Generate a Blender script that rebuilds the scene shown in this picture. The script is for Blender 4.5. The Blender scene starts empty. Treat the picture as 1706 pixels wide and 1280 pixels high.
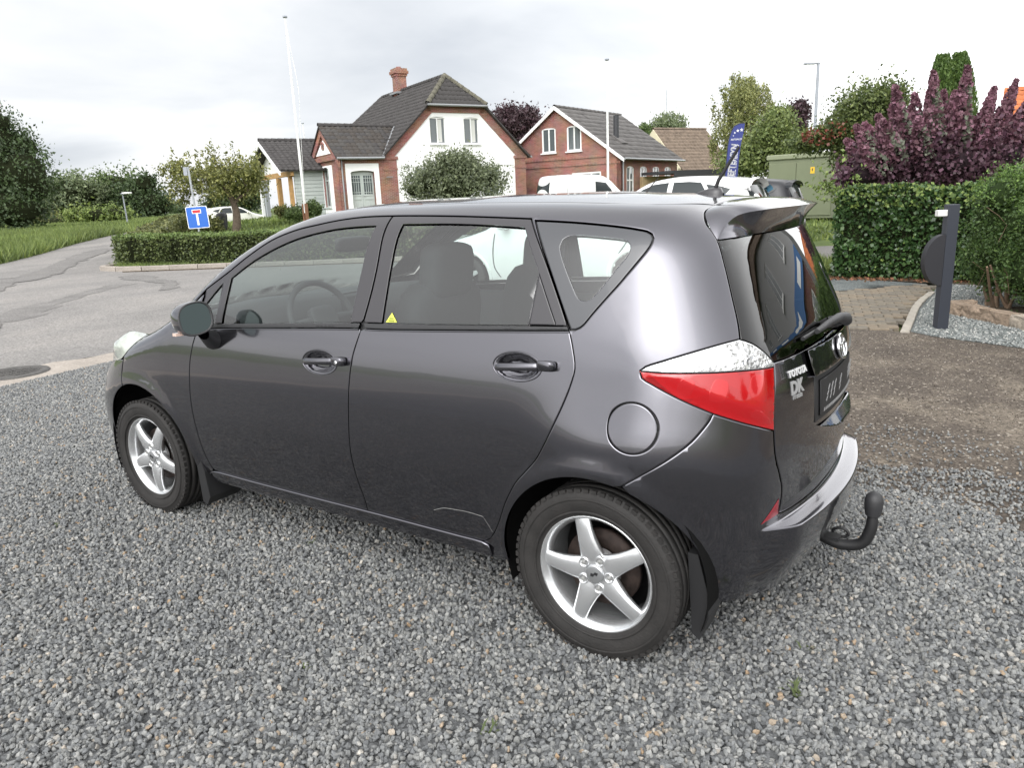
import bpy, bmesh, math, random
import numpy as np
from mathutils import Vector, Matrix
from mathutils.geometry import delaunay_2d_cdt
S = bpy.context.scene
COL = S.collection
random.seed(7); RNG = np.random.default_rng(11)
R = math.radians

# ---------------------------------------------------------------- camera
CAM = np.array([3.60032, -1.96651, 1.52006]); YAW, PIT, ROL = -.5937, .24362, -.04185; FPX = 1245.592
def cam_axes():
    f = np.array([math.sin(YAW)*math.cos(PIT), math.cos(YAW)*math.cos(PIT), -math.sin(PIT)])
    r = np.array([math.cos(YAW), -math.sin(YAW), 0.]); u = np.cross(r, f)
    c, s = math.cos(ROL), math.sin(ROL)
    return c*r+s*u, -s*r+c*u, f
AX = cam_axes()
cd = bpy.data.cameras.new('camera'); cam = bpy.data.objects.new('camera', cd); COL.objects.link(cam)
m = Matrix.Identity(4)
for i, a in enumerate((AX[0], AX[1], -AX[2])):
    for j in range(3): m[j][i] = a[j]
for j in range(3): m[j][3] = CAM[j]
cam.matrix_world = m
cd.sensor_width = 36; cd.lens = FPX/1706*36; cd.clip_end = 3000; cd.clip_start = .05
S.camera = cam

# ---------------------------------------------------------------- sky and sun
SUN_AZ, SUN_EL = R(167), R(34)          # compass-like: x = sin, y = cos
sun_dir = Vector((math.sin(SUN_AZ)*math.cos(SUN_EL), math.cos(SUN_AZ)*math.cos(SUN_EL), math.sin(SUN_EL)))
W = bpy.data.worlds.new('World'); S.world = W; W.use_nodes = True
nt = W.node_tree; nt.nodes.clear()
def N(t, **k):
    n = nt.nodes.new(t)
    for a, b in k.items(): setattr(n, a, b)
    return n
def Lk(a, b): nt.links.new(a, b)
out = N('ShaderNodeOutputWorld'); bg = N('ShaderNodeBackground'); bg.inputs[1].default_value = .1
sky = N('ShaderNodeTexSky', sky_type='NISHITA'); sky.sun_disc = False
sky.sun_elevation = SUN_EL; sky.sun_rotation = SUN_AZ
tc = N('ShaderNodeTexCoord'); sep = N('ShaderNodeSeparateXYZ'); Lk(tc.outputs['Generated'], sep.inputs[0])
def MATH(op, a, b=None, c=None):
    n = N('ShaderNodeMath', operation=op)
    for i, q in enumerate((a, b, c)):
        if q is None: continue
        if isinstance(q, (int, float)): n.inputs[i].default_value = q
        else: Lk(q, n.inputs[i])
    return n.outputs[0]
zc = MATH('MAXIMUM', sep.outputs[2], 0.0); zd = MATH('ADD', zc, .16)
cmb = N('ShaderNodeCombineXYZ'); Lk(MATH('DIVIDE', sep.outputs[0], zd), cmb.inputs[0]); Lk(MATH('DIVIDE', sep.outputs[1], zd), cmb.inputs[1])
nz = N('ShaderNodeTexNoise'); nz.inputs['Scale'].default_value = .62; nz.inputs['Detail'].default_value = 7; nz.inputs['Roughness'].default_value = .52; nz.inputs['Distortion'].default_value = .35
Lk(cmb.outputs[0], nz.inputs['Vector'])
nz2 = N('ShaderNodeTexNoise'); nz2.inputs['Scale'].default_value = .23; nz2.inputs['Detail'].default_value = 3
Lk(cmb.outputs[0], nz2.inputs['Vector'])
# cloud deck: grey-blue undersides to white; greyer towards the west (-x), whiter towards the sun
dt = N('ShaderNodeVectorMath', operation='DOT_PRODUCT'); Lk(tc.outputs['Generated'], dt.inputs[0]); dt.inputs[1].default_value = (-.93, .36, -.05)
west = MATH('MULTIPLY', MATH('SUBTRACT', dt.outputs['Value'], .30), .95)
val = MATH('SUBTRACT', MATH('ADD', MATH('MULTIPLY', nz.outputs['Fac'], 1.5), MATH('MULTIPLY', nz2.outputs['Fac'], .9)), .42)
val = MATH('SUBTRACT', val, MATH('MAXIMUM', west, 0.0))
rp = N('ShaderNodeValToRGB'); Lk(val, rp.inputs[0])
e = rp.color_ramp.elements; e[0].position = -.0; e[0].color = (.76, .80, .86, 1); e[1].position = .80; e[1].color = (1.5, 1.5, 1.5, 1)
q = e.new(.26); q.color = (.97, 1.0, 1.04, 1); q = e.new(.46); q.color = (1.20, 1.205, 1.21, 1)
dts = N('ShaderNodeVectorMath', operation='DOT_PRODUCT'); Lk(tc.outputs['Generated'], dts.inputs[0]); dts.inputs[1].default_value = sun_dir
glow = MATH('ADD', MATH('ADD', 10.4, MATH('MULTIPLY', MATH('POWER', MATH('MAXIMUM', dts.outputs['Value'], 0.0), 2.0), 5.0)), MATH('MULTIPLY', MATH('MULTIPLY', MATH('POWER', MATH('MAXIMUM', dts.outputs['Value'], 0.0), 9.0), 105.0), MATH('MAXIMUM', MATH('SUBTRACT', nz.outputs['Fac'], .18), 0.0)))
dt2 = N('ShaderNodeVectorMath', operation='DOT_PRODUCT'); Lk(tc.outputs['Generated'], dt2.inputs[0]); dt2.inputs[1].default_value = (.52, .80, .30)
glow = MATH('ADD', glow, MATH('MULTIPLY', MATH('POWER', MATH('MAXIMUM', dt2.outputs['Value'], 0.0), 5.0), 18.0))   # thin bright cloud low in the north-east, blown out in the photograph
mul = N('ShaderNodeVectorMath', operation='SCALE'); Lk(rp.outputs[0], mul.inputs[0]); Lk(glow, mul.inputs['Scale'])
mx = N('ShaderNodeMixRGB'); mx.inputs[0].default_value = .93; Lk(sky.outputs[0], mx.inputs[1]); Lk(mul.outputs[0], mx.inputs[2])
Lk(mx.outputs[0], bg.inputs[0]); Lk(bg.outputs[0], out.inputs[0])
sl = bpy.data.lights.new('sun', 'SUN'); sl.energy = .55; sl.angle = R(55); sl.color = (1, .965, .91)
so = bpy.data.objects.new('sun', sl); COL.objects.link(so); so.location = (8, -10, 20)
so.rotation_euler = (-sun_dir).to_track_quat('-Z', 'Y').to_euler()
S.view_settings.view_transform = 'Standard'; S.view_settings.look = 'None'; S.view_settings.exposure = -.10; S.view_settings.gamma = 1
S.view_settings.use_curve_mapping = False
S.render.engine = 'CYCLES'; S.cycles.use_denoising = True
S.cycles.max_bounces = 10; S.cycles.transparent_max_bounces = 24; S.cycles.caustics_reflective = False; S.cycles.caustics_refractive = False

# ---------------------------------------------------------------- helpers
def pix(u, v):
    d = (u-853)/FPX*AX[0] - (v-640)/FPX*AX[1] + AX[2]
    return d
HF = np.array([math.sin(YAW), math.cos(YAW), 0]); HR = np.array([math.cos(YAW), -math.sin(YAW), 0])
def at_depth(u, v, D):
    d = pix(u, v); return CAM + d*(D/(d@HF))
def on_z(u, v, z=0.):
    d = pix(u, v); return CAM + d*((z-CAM[2])/d[2])
def sstep(t): t = np.clip(t, 0, 1); return t*t*(3-2*t)
def terr(x, y):
    x = np.asarray(x, float); y = np.asarray(y, float)
    dx, dy = x-CAM[0], y-CAM[1]
    X = dx*HR[0]+dy*HR[1]; Y = dx*HF[0]+dy*HF[1]
    return 1.0*sstep((Y-20)/24)*(.45+.55*sstep((X+20)/8))*(1-.55*sstep((X-3)/8)) + .8*sstep((Y-60)/120)

def tag(o, label=None, cat=None, group=None, kind=None):
    if label: o['label'] = label
    if cat: o['category'] = cat
    if group: o['group'] = group
    if kind: o['kind'] = kind
    return o
def thing(name, label, cat, loc=(0, 0, 0), rz=0., group=None):
    o = bpy.data.objects.new(name, None); COL.objects.link(o); o.empty_display_size = .2
    o.location = loc; o.rotation_euler = (0, 0, rz)
    return tag(o, label, cat, group)
def link(name, me, mat=None, parent=None):
    o = bpy.data.objects.new(name, me); COL.objects.link(o)
    if mat is not None:
        for mm in (mat if isinstance(mat, (list, tuple)) else [mat]): me.materials.append(mm)
    if parent is not None: o.parent = parent
    return o
def mesh_np(name, V, F):
    """V (n,3); F (k,3 or 4) int"""
    V = np.asarray(V, np.float32); F = np.asarray(F, np.int32)
    me = bpy.data.meshes.new(name); k = F.shape[1]
    me.vertices.add(len(V)); me.vertices.foreach_set('co', V.ravel())
    me.loops.add(F.size); me.loops.foreach_set('vertex_index', F.ravel())
    me.polygons.add(len(F)); me.polygons.foreach_set('loop_start', np.arange(0, F.size, k, dtype=np.int32))
    me.update(calc_edges=True); return me
class MB:
    """collects polygons into one mesh"""
    def __init__(s): s.v = []; s.f = []; s.mi = []; s.sm = []
    def add(s, V, F, mi=0, sm=False):
        b = len(s.v); s.v += [tuple(float(c) for c in p) for p in V]
        for f in F: s.f.append(tuple(b+i for i in f)); s.mi.append(mi); s.sm.append(sm)
        return s
    def box(s, c, d, rz=0., mi=0, ax=None, bev=0):
        c = np.array(c, float); d = np.array(d, float)/2
        X, Y, Z = (np.array([math.cos(rz), math.sin(rz), 0]), np.array([-math.sin(rz), math.cos(rz), 0]), np.array([0, 0, 1.])) if ax is None else [np.array(a, float) for a in ax]
        if bev <= 0:
            V = [c+sx*d[0]*X+sy*d[1]*Y+sz*d[2]*Z for sz in (-1, 1) for sx, sy in ((-1, -1), (1, -1), (1, 1), (-1, 1))]
            return s.add(V, [(3, 2, 1, 0), (4, 5, 6, 7), (0, 1, 5, 4), (1, 2, 6, 5), (2, 3, 7, 6), (3, 0, 4, 7)], mi)
        V = []
        for z, i in ((-d[2], 1), (-d[2]+bev, 0), (d[2]-bev, 0), (d[2], 1)):
            for sx, sy in ((-1, -1), (1, -1), (1, 1), (-1, 1)): V.append(c+sx*(d[0]-i*bev)*X+sy*(d[1]-i*bev)*Y+z*Z)
        F = [(3, 2, 1, 0), (12, 13, 14, 15)]
        for r in range(3):
            for k in range(4): F.append((r*4+k, r*4+(k+1) % 4, r*4+4+(k+1) % 4, r*4+4+k))
        return s.add(V, F, mi)
    def tube(s, pts, rad, n=10, mi=0, caps=True, sm=True):
        P = [np.array(p, float) for p in pts]; rad = [rad]*len(P) if np.isscalar(rad) else rad
        V = []; F = []; up = None
        for i, p in enumerate(P):
            t = P[min(i+1, len(P)-1)]-P[max(i-1, 0)]; t = t/np.linalg.norm(t)
            if up is None:
                up = np.array([0, 0, 1.]) if abs(t[2]) < .9 else np.array([1., 0, 0])
            u = up-t*(up@t); u /= np.linalg.norm(u); w = np.cross(t, u); up = u
            for k in range(n):
                a = 2*math.pi*k/n; V.append(p+rad[i]*(math.cos(a)*u+math.sin(a)*w))
        for i in range(len(P)-1):
            for k in range(n): F.append((i*n+k, i*n+(k+1) % n, (i+1)*n+(k+1) % n, (i+1)*n+k))
        s.add(V, F, mi, sm)
        if caps:
            s.add(V[:n], [tuple(range(n))[::-1]], mi); s.add(V[-n:], [tuple(range(n))], mi)
        return s
    def lathe(s, prof, c, axis='y', n=48, mi=0, sm=True, close=False):
        """prof: list of (offset along axis, radius)"""
        V = []; F = []; m = len(prof)
        for k in range(n):
            a = 2*math.pi*k/n; ca, sa = math.cos(a), math.sin(a)
            for o, r in prof:
                V.append({'y': (c[0]+r*ca, c[1]+o, c[2]+r*sa), 'z': (c[0]+r*ca, c[1]+r*sa, c[2]+o), 'x': (c[0]+o, c[1]+r*ca, c[2]+r*sa)}[axis])
        for k in range(n):
            for j in range(m-1):
                a, b = k*m+j, ((k+1) % n)*m+j
                F.append((a, b, b+1, a+1) if axis != 'y' else (a, a+1, b+1, b))
        return s.add(V, F, mi, sm)
    def prism(s, poly, O, U, Vv, t0, t1, mi=0):
        """polygon (u,v) in plane O+uU+vV extruded along n=UxV from t0 to t1"""
        O, U, Vv = [np.array(a, float) for a in (O, U, Vv)]; n_ = np.cross(U, Vv); k = len(poly)
        V = [O+a*U+b*Vv+t*n_ for t in (t0, t1) for a, b in poly]
        F = [tuple(range(k))[::-1], tuple(range(k, 2*k))]+[(i, (i+1) % k, k+(i+1) % k, k+i) for i in range(k)]
        return s.add(V, F, mi)
    def build(s, name, mat, parent=None, loc=None):
        me = bpy.data.meshes.new(name); V = s.v if loc is None else [(p[0]-loc[0], p[1]-loc[1], p[2]-loc[2]) for p in s.v]
        me.from_pydata(V, [], s.f); me.polygons.foreach_set('material_index', s.mi); me.polygons.foreach_set('use_smooth', s.sm); me.update()
        return link(name, me, mat, parent)
def copy_tree(o, parent=None):
    c = o.copy(); COL.objects.link(c)
    if parent is not None: c.parent = parent
    for ch in o.children: copy_tree(ch, c)
    return c
def catmull(P, step, closed=False):
    P = np.asarray(P, float)
    if len(P) < 3 and not closed:
        n = max(1, int(round(np.linalg.norm(P[-1]-P[0])/step))); return P[0]+(P[-1]-P[0])*np.linspace(0, 1, n+1)[:, None]
    if closed: Q = np.vstack([P[-1], P, P[0], P[1]]); ns = len(P)
    else: Q = np.vstack([2*P[0]-P[1], P, 2*P[-1]-P[-2]]); ns = len(P)-1
    out = []
    for i in range(ns):
        p0, p1, p2, p3 = Q[i:i+4]
        d = [max(np.linalg.norm(b-a), 1e-6)**.5 for a, b in ((p0, p1), (p1, p2), (p2, p3))]
        t0, t1 = 0., d[0]; t2 = t1+d[1]; t3 = t2+d[2]
        n = max(1, int(math.ceil(np.linalg.norm(p2-p1)/step)))
        for k in range(n):
            t = t1+(t2-t1)*k/n
            A1 = (t1-t)/(t1-t0)*p0+(t-t0)/(t1-t0)*p1; A2 = (t2-t)/(t2-t1)*p1+(t-t1)/(t2-t1)*p2; A3 = (t3-t)/(t3-t2)*p2+(t-t2)/(t3-t2)*p3
            B1 = (t2-t)/(t2-t0)*A1+(t-t0)/(t2-t0)*A2; B2 = (t3-t)/(t3-t1)*A2+(t-t1)/(t3-t1)*A3
            out.append((t2-t)/(t2-t1)*B1+(t-t1)/(t2-t1)*B2)
    if not closed: out.append(P[-1])
    return np.array(out)
def inside(P, poly):
    x, y = P[:, 0], P[:, 1]; c = np.zeros(len(P), bool); n = len(poly)
    for i in range(n):
        x1, y1 = poly[i]; x2, y2 = poly[(i+1) % n]
        if y1 == y2: continue
        c ^= ((y1 > y) != (y2 > y)) & (x < (x2-x1)*(y-y1)/(y2-y1)+x1)
    return c
def area(p): p = np.asarray(p); x, y = p[:, 0], p[:, 1]; return .5*np.sum(x*np.roll(y, -1)-np.roll(x, -1)*y)
def dist_poly(P, poly):
    A = np.asarray(poly); B = np.roll(A, -1, 0); d = np.full(len(P), 1e9)
    for a, b in zip(A, B):
        ab = b-a; L = ab@ab
        if L < 1e-14: continue
        t = np.clip(((P-a)@ab)/L, 0, 1); d = np.minimum(d, np.linalg.norm(P-a-t[:, None]*ab, axis=1))
    return d
def inset(poly, d):
    """shift a CCW polygon inwards by d"""
    P = np.asarray(poly, float); e = np.roll(P, -1, 0)-P; L = np.linalg.norm(e, axis=1, keepdims=True); e = e/np.maximum(L, 1e-9)
    n = np.stack([-e[:, 1], e[:, 0]], 1); npv = np.roll(n, 1, 0); b = n+npv
    den = np.maximum((1+np.sum(n*npv, 1)), .35)[:, None]
    return P+b/den*d
def cdt(loops, pts):
    """loops: first outer, rest holes. returns verts2d, tris"""
    V = []; E = []
    for L in loops:
        b = len(V); V += [Vector((float(p[0]), float(p[1]))) for p in L]; E += [(b+i, b+(i+1) % len(L)) for i in range(len(L))]
    V += [Vector((float(p[0]), float(p[1]))) for p in pts]
    v, e, f, *_ = delaunay_2d_cdt(V, E, [], 0, 1e-6)
    v = np.array([tuple(a) for a in v]); f = np.array([t for t in f if len(t) == 3])
    c = v[f].mean(1); keep = inside(c, loops[0])
    for h in loops[1:]: keep &= ~inside(c, h)
    return v, f[keep]

# ---------------------------------------------------------------- materials
MATS = {}
def mat(name, col, rough=.6, metal=0., coat=0., spec=.5, var=0., vscale=8., bump=0., bscale=40., emis=None, coord='Object', rnd=0., trans=0., hue=None):
    """principled material; var: light/dark variation by noise, bump: fine relief, rnd: variation per leaf/island, hue: second colour"""
    if name in MATS: return MATS[name]
    m = bpy.data.materials.new(name); m.use_nodes = True; t = m.node_tree; t.nodes.clear(); MATS[name] = m
    o = t.nodes.new('ShaderNodeOutputMaterial'); b = t.nodes.new('ShaderNodeBsdfPrincipled'); t.links.new(b.outputs[0], o.inputs[0])
    b.inputs['Base Color'].default_value = (*col, 1); b.inputs['Roughness'].default_value = rough; b.inputs['Metallic'].default_value = metal
    b.inputs['Coat Weight'].default_value = coat; b.inputs['Coat Roughness'].default_value = .03; b.inputs['Specular IOR Level'].default_value = spec
    if emis: b.inputs['Emission Color'].default_value = (*col, 1); b.inputs['Emission Strength'].default_value = emis
    tc = t.nodes.new('ShaderNodeTexCoord'); last = None
    if var or hue:
        n = t.nodes.new('ShaderNodeTexNoise'); n.inputs['Scale'].default_value = vscale; n.inputs['Detail'].default_value = 6; n.inputs['Roughness'].default_value = .62
        t.links.new(tc.outputs[coord], n.inputs['Vector'])
        mp = t.nodes.new('ShaderNodeMapRange'); t.links.new(n.outputs['Fac'], mp.inputs[0]); mp.inputs[1].default_value = .3; mp.inputs[2].default_value = .7
        mx = t.nodes.new('ShaderNodeMixRGB'); t.links.new(mp.outputs[0], mx.inputs[0])
        c2 = hue if hue else tuple(c*(1+var) for c in col)
        mx.inputs[1].default_value = (*[c*(1-var) for c in col], 1); mx.inputs[2].default_value = (*c2, 1); last = mx.outputs[0]
    if rnd:
        g = t.nodes.new('ShaderNodeNewGeometry'); hs = t.nodes.new('ShaderNodeHueSaturation')
        m1 = t.nodes.new('ShaderNodeMapRange'); t.links.new(g.outputs['Random Per Island'], m1.inputs[0]); m1.inputs[3].default_value = 1-rnd; m1.inputs[4].default_value = 1+rnd
        t.links.new(m1.outputs[0], hs.inputs['Value'])
        m2 = t.nodes.new('ShaderNodeMapRange'); t.links.new(g.outputs['Random Per Island'], m2.inputs[0]); m2.inputs[3].default_value = .5+.03*rnd; m2.inputs[4].default_value = .5-.05*rnd
        t.links.new(m2.outputs[0], hs.inputs['Hue'])
        if last: t.links.new(last, hs.inputs['Color'])
        else: hs.inputs['Color'].default_value = (*col, 1)
        last = hs.outputs[0]
    if last: t.links.new(last, b.inputs['Base Color'])
    if bump:
        n2 = t.nodes.new('ShaderNodeTexNoise'); n2.inputs['Scale'].default_value = bscale; n2.inputs['Detail'].default_value = 5
        t.links.new(tc.outputs[coord], n2.inputs['Vector'])
        bp = t.nodes.new('ShaderNodeBump'); bp.inputs['Strength'].default_value = bump; bp.inputs['Distance'].default_value = .02
        t.links.new(n2.outputs['Fac'], bp.inputs['Height']); t.links.new(bp.outputs[0], b.inputs['Normal'])
    if trans:
        tr = t.nodes.new('ShaderNodeBsdfTranslucent'); ms = t.nodes.new('ShaderNodeMixShader'); ms.inputs[0].default_value = trans
        if last: t.links.new(last, tr.inputs[0])
        else: tr.inputs[0].default_value = (*col, 1)
        t.links.new(b.outputs[0], ms.inputs[1]); t.links.new(tr.outputs[0], ms.inputs[2]); t.links.new(ms.outputs[0], o.inputs[0])
    return m
def glass(name, tint, refl=1.0, ior=1.5):
    m = bpy.data.materials.new(name); m.use_nodes = True; t = m.node_tree; t.nodes.clear()
    o = t.nodes.new('ShaderNodeOutputMaterial'); tr = t.nodes.new('ShaderNodeBsdfTransparent'); tr.inputs[0].default_value = (*tint, 1)
    gl = t.nodes.new('ShaderNodeBsdfGlossy'); gl.inputs['Roughness'].default_value = .0
    fr = t.nodes.new('ShaderNodeFresnel'); fr.inputs[0].default_value = ior
    gm = t.nodes.new('ShaderNodeNewGeometry'); mi = t.nodes.new('ShaderNodeMapRange'); t.links.new(gm.outputs['Backfacing'], mi.inputs[0]); mi.inputs[3].default_value = ior; mi.inputs[4].default_value = 1/ior; t.links.new(mi.outputs[0], fr.inputs[0])
    mm = t.nodes.new('ShaderNodeMath'); mm.operation = 'MULTIPLY'; mm.use_clamp = True; mm.inputs[1].default_value = refl; t.links.new(fr.outputs[0], mm.inputs[0])
    ms = t.nodes.new('ShaderNodeMixShader'); t.links.new(mm.outputs[0], ms.inputs[0]); t.links.new(tr.outputs[0], ms.inputs[1]); t.links.new(gl.outputs[0], ms.inputs[2])
    t.links.new(ms.outputs[0], o.inputs[0]); MATS[name] = m; return m
def brickmat(name, c1, c2, mortar, sx=.228, sy=.067, axis='x', msize=.012):
    """brick courses: u along the wall (object x+y), v = z"""
    m = bpy.data.materials.new(name); m.use_nodes = True; t = m.node_tree; b = t.nodes['Principled BSDF']; b.inputs['Roughness'].default_value = .9
    tc = t.nodes.new('ShaderNodeTexCoord'); sp = t.nodes.new('ShaderNodeSeparateXYZ'); t.links.new(tc.outputs['Object'], sp.inputs[0])
    ad = t.nodes.new('ShaderNodeMath'); ad.operation = 'ADD'; t.links.new(sp.outputs[0], ad.inputs[0]); t.links.new(sp.outputs[1], ad.inputs[1])
    cb = t.nodes.new('ShaderNodeCombineXYZ'); t.links.new(ad.outputs[0], cb.inputs[0]); t.links.new(sp.outputs[2], cb.inputs[1])
    br = t.nodes.new('ShaderNodeTexBrick'); t.links.new(cb.outputs[0], br.inputs['Vector']); br.inputs['Scale'].default_value = 1
    br.inputs['Brick Width'].default_value = sx; br.inputs['Row Height'].default_value = sy; br.inputs['Mortar Size'].default_value = msize*.5; br.inputs['Mortar Smooth'].default_value = .2
    br.inputs['Color1'].default_value = (*c1, 1); br.inputs['Color2'].default_value = (*c2, 1); br.inputs['Mortar'].default_value = (*mortar, 1); br.inputs['Bias'].default_value = -.1
    nz = t.nodes.new('ShaderNodeTexNoise'); nz.inputs['Scale'].default_value = 1.3; nz.inputs['Detail'].default_value = 6; t.links.new(tc.outputs['Object'], nz.inputs['Vector'])
    mx = t.nodes.new('ShaderNodeMixRGB'); mx.blend_type = 'OVERLAY'; mx.inputs[0].default_value = .45; t.links.new(br.outputs['Color'], mx.inputs[1]); t.links.new(nz.outputs['Color'], mx.inputs[2])
    hs = t.nodes.new('ShaderNodeHueSaturation'); hs.inputs['Saturation'].default_value = .95; t.links.new(mx.outputs[0], hs.inputs['Color'])
    t.links.new(hs.outputs[0], b.inputs['Base Color'])
    bp = t.nodes.new('ShaderNodeBump'); bp.inputs['Strength'].default_value = .5; bp.inputs['Distance'].default_value = .01; t.links.new(br.outputs['Fac'], bp.inputs['Height']); bp.invert = True
    t.links.new(bp.outputs[0], b.inputs['Normal']); MATS[name] = m; return m
# ================================================================ GROUND
def groundmat(name, cols, scale, rough=.95, bump=.4, bscale=60, fine=120, fineamt=.35, speck=None, stretch=None):
    """noise between two or three colours, fine grain on top"""
    m = bpy.data.materials.new(name); m.use_nodes = True; t = m.node_tree; b = t.nodes['Principled BSDF']; b.inputs['Roughness'].default_value = rough; b.inputs['Specular IOR Level'].default_value = .3
    tc = t.nodes.new('ShaderNodeTexCoord'); vec = tc.outputs['Object']
    if stretch:
        mp = t.nodes.new('ShaderNodeMapping'); mp.inputs['Scale'].default_value = stretch; t.links.new(vec, mp.inputs[0]); v2 = mp.outputs[0]
    else: v2 = vec
    n = t.nodes.new('ShaderNodeTexNoise'); n.inputs['Scale'].default_value = scale; n.inputs['Detail'].default_value = 8; n.inputs['Roughness'].default_value = .65; t.links.new(v2, n.inputs['Vector'])
    r = t.nodes.new('ShaderNodeValToRGB'); t.links.new(n.outputs['Fac'], r.inputs[0])
    el = r.color_ramp.elements; el[0].position = .32; el[0].color = (*cols[0], 1); el[1].position = .70; el[1].color = (*cols[-1], 1)
    if len(cols) == 3: q = el.new(.5); q.color = (*cols[1], 1)
    f = t.nodes.new('ShaderNodeTexVoronoi'); f.inputs['Scale'].default_value = fine; t.links.new(vec, f.inputs['Vector'])
    bw = t.nodes.new('ShaderNodeSeparateColor'); t.links.new(f.outputs['Color'], bw.inputs[0])
    mr = t.nodes.new('ShaderNodeMapRange'); t.links.new(bw.outputs[0], mr.inputs[0]); mr.inputs[3].default_value = 1-fineamt; mr.inputs[4].default_value = 1+fineamt
    vm = t.nodes.new('ShaderNodeVectorMath'); vm.operation = 'SCALE'; t.links.new(r.outputs[0], vm.inputs[0]); t.links.new(mr.outputs[0], vm.inputs['Scale'])
    last = vm.outputs[0]
    if speck:
        f2 = t.nodes.new('ShaderNodeTexVoronoi'); f2.inputs['Scale'].default_value = speck[1]; t.links.new(vec, f2.inputs['Vector'])
        sc = t.nodes.new('ShaderNodeSeparateColor'); t.links.new(f2.outputs['Color'], sc.inputs[0])
        gt = t.nodes.new('ShaderNodeMath'); gt.operation = 'GREATER_THAN'; gt.inputs[1].default_value = speck[2]; t.links.new(sc.outputs[1], gt.inputs[0])
        mx = t.nodes.new('ShaderNodeMixRGB'); t.links.new(gt.outputs[0], mx.inputs[0]); t.links.new(last, mx.inputs[1]); mx.inputs[2].default_value = (*speck[0], 1); last = mx.outputs[0]
    t.links.new(last, b.inputs['Base Color'])
    bp = t.nodes.new('ShaderNodeBump'); bp.inputs['Strength'].default_value = bump; bp.inputs['Distance'].default_value = .01
    n2 = t.nodes.new('ShaderNodeTexNoise'); n2.inputs['Scale'].default_value = bscale; n2.inputs['Detail'].default_value = 4; t.links.new(vec, n2.inputs['Vector'])
    t.links.new(n2.outputs['Fac'], bp.inputs['Height']); t.links.new(bp.outputs[0], b.inputs['Normal']); MATS[name] = m; return m
M_earth = groundmat('earth_grass', [(.07, .09, .03), (.10, .12, .045)], .6)
M_dirt = groundmat('packed_dirt', [(.068, .056, .046), (.098, .081, .066), (.18, .152, .119)], 1.5, fine=85, fineamt=.45, speck=((.30, .265, .22), 75, .965), bump=.9, bscale=45)
M_asph = groundmat('worn_asphalt', [(.175, .168, .161), (.215, .205, .196), (.265, .249, .233)], .55, fine=55, fineamt=.30, stretch=(1, .55, 1), bump=.5)
M_conc = groundmat('old_concrete', [(.27, .24, .21), (.37, .33, .29)], 2.2, fine=60, fineamt=.15)
M_patch = groundmat('dark_asphalt_patch', [(.145, .139, .133), (.20, .191, .183)], 1.6, fine=60, fineamt=.3)
M_gravbase = groundmat('gravel_bed', [(.075, .078, .08), (.14, .143, .145)], 3, fine=75, fineamt=.6, bump=1., bscale=80)
M_grassb = groundmat('meadow_soil', [(.075, .11, .028), (.11, .15, .04)], .5)
def sheet(name, poly, m, dz, step, extra=None):
    poly = np.asarray(poly, float)
    if area(poly) < 0: poly = poly[::-1]
    L = []
    for a, b in zip(poly, np.roll(poly, -1, 0)):
        n = max(1, int(np.linalg.norm(b-a)/step)); L += [a+(b-a)*k/n for k in range(n)]
    L = np.array(L); lo, hi = L.min(0), L.max(0)
    gx, gy = np.meshgrid(np.arange(lo[0], hi[0], step), np.arange(lo[1], hi[1], step)); P = np.stack([gx.ravel(), gy.ravel()], 1)
    P = P[inside(P, L)]; P = P[dist_poly(P, L) > step*.35] if len(P) else P
    v, f = cdt([L], P); z = terr(v[:, 0], v[:, 1])+dz
    me = mesh_np(name, np.column_stack([v, z]), f); me.polygons.foreach_set('use_smooth', np.ones(len(f), bool))
    return tag(link(name, me, m), kind='structure')
def wob(a, b, n, amp, seed):
    r = np.random.default_rng(seed); a, b = np.array(a, float), np.array(b, float); d = b-a; nn = np.array([-d[1], d[0]])/np.linalg.norm(d)
    t = np.linspace(0, 1, n+1); w = r.normal(0, amp, n+1); w[0] = w[-1] = 0
    return [tuple(a+d*t[i]+nn*w[i]) for i in range(n+1)]
g = np.concatenate([np.arange(-700, -120, 60), np.arange(-120, 60, 3.), np.arange(60, 700, 60)])
gy = np.concatenate([np.arange(-500, -20, 60), np.arange(-20, 130, 3.), np.arange(130, 900, 60)])
GX, GY = np.meshgrid(g, gy); nX, nY = len(g), len(gy)
idx = np.arange(nX*nY).reshape(nY, nX)
Fq = np.stack([idx[:-1, :-1], idx[:-1, 1:], idx[1:, 1:], idx[1:, :-1]], -1).reshape(-1, 4)
me = mesh_np('ground', np.column_stack([GX.ravel(), GY.ravel(), terr(GX.ravel(), GY.ravel())-.06]), Fq); me.polygons.foreach_set('use_smooth', np.ones(len(Fq), bool))
tag(link('ground', me, M_earth), kind='structure')
sheet('dirt_yard', [(-4.35, -30), (16, -30), (16, 5.4), (5.2, 5.4)] + [(3.75, 6.15), (3.0, 6.5), (2.78, 6.72), (2.66, 6.70), (-1.4, 6.64), (-1.6, 9.8), (-4.35, 10.5)], M_dirt, 0., 1.0)
sheet('gravel_lot', [(-4.0, -14), (9, -14)] + wob((9, 1.5), (3.0, 1.72), 24, .07, 1) + wob((3.0, 1.72), (-4.33, 2.1), 24, .07, 2) + [(-4.2, 1.45), (-4.12, .9)], M_gravbase, .006, .8)
sheet('gutter', wob((-4.0, -14), (-4.12, .95), 8, .03, 5)+[(-4.2, 1.45), (-4.33, 2.3), (-4.3, 12.)]+[(-4.82, 12)]+wob((-4.82, 2.4), (-4.9, 1.3), 4, .03, 6)+[(-4.7, -14)], M_conc, .004, .8)
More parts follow.
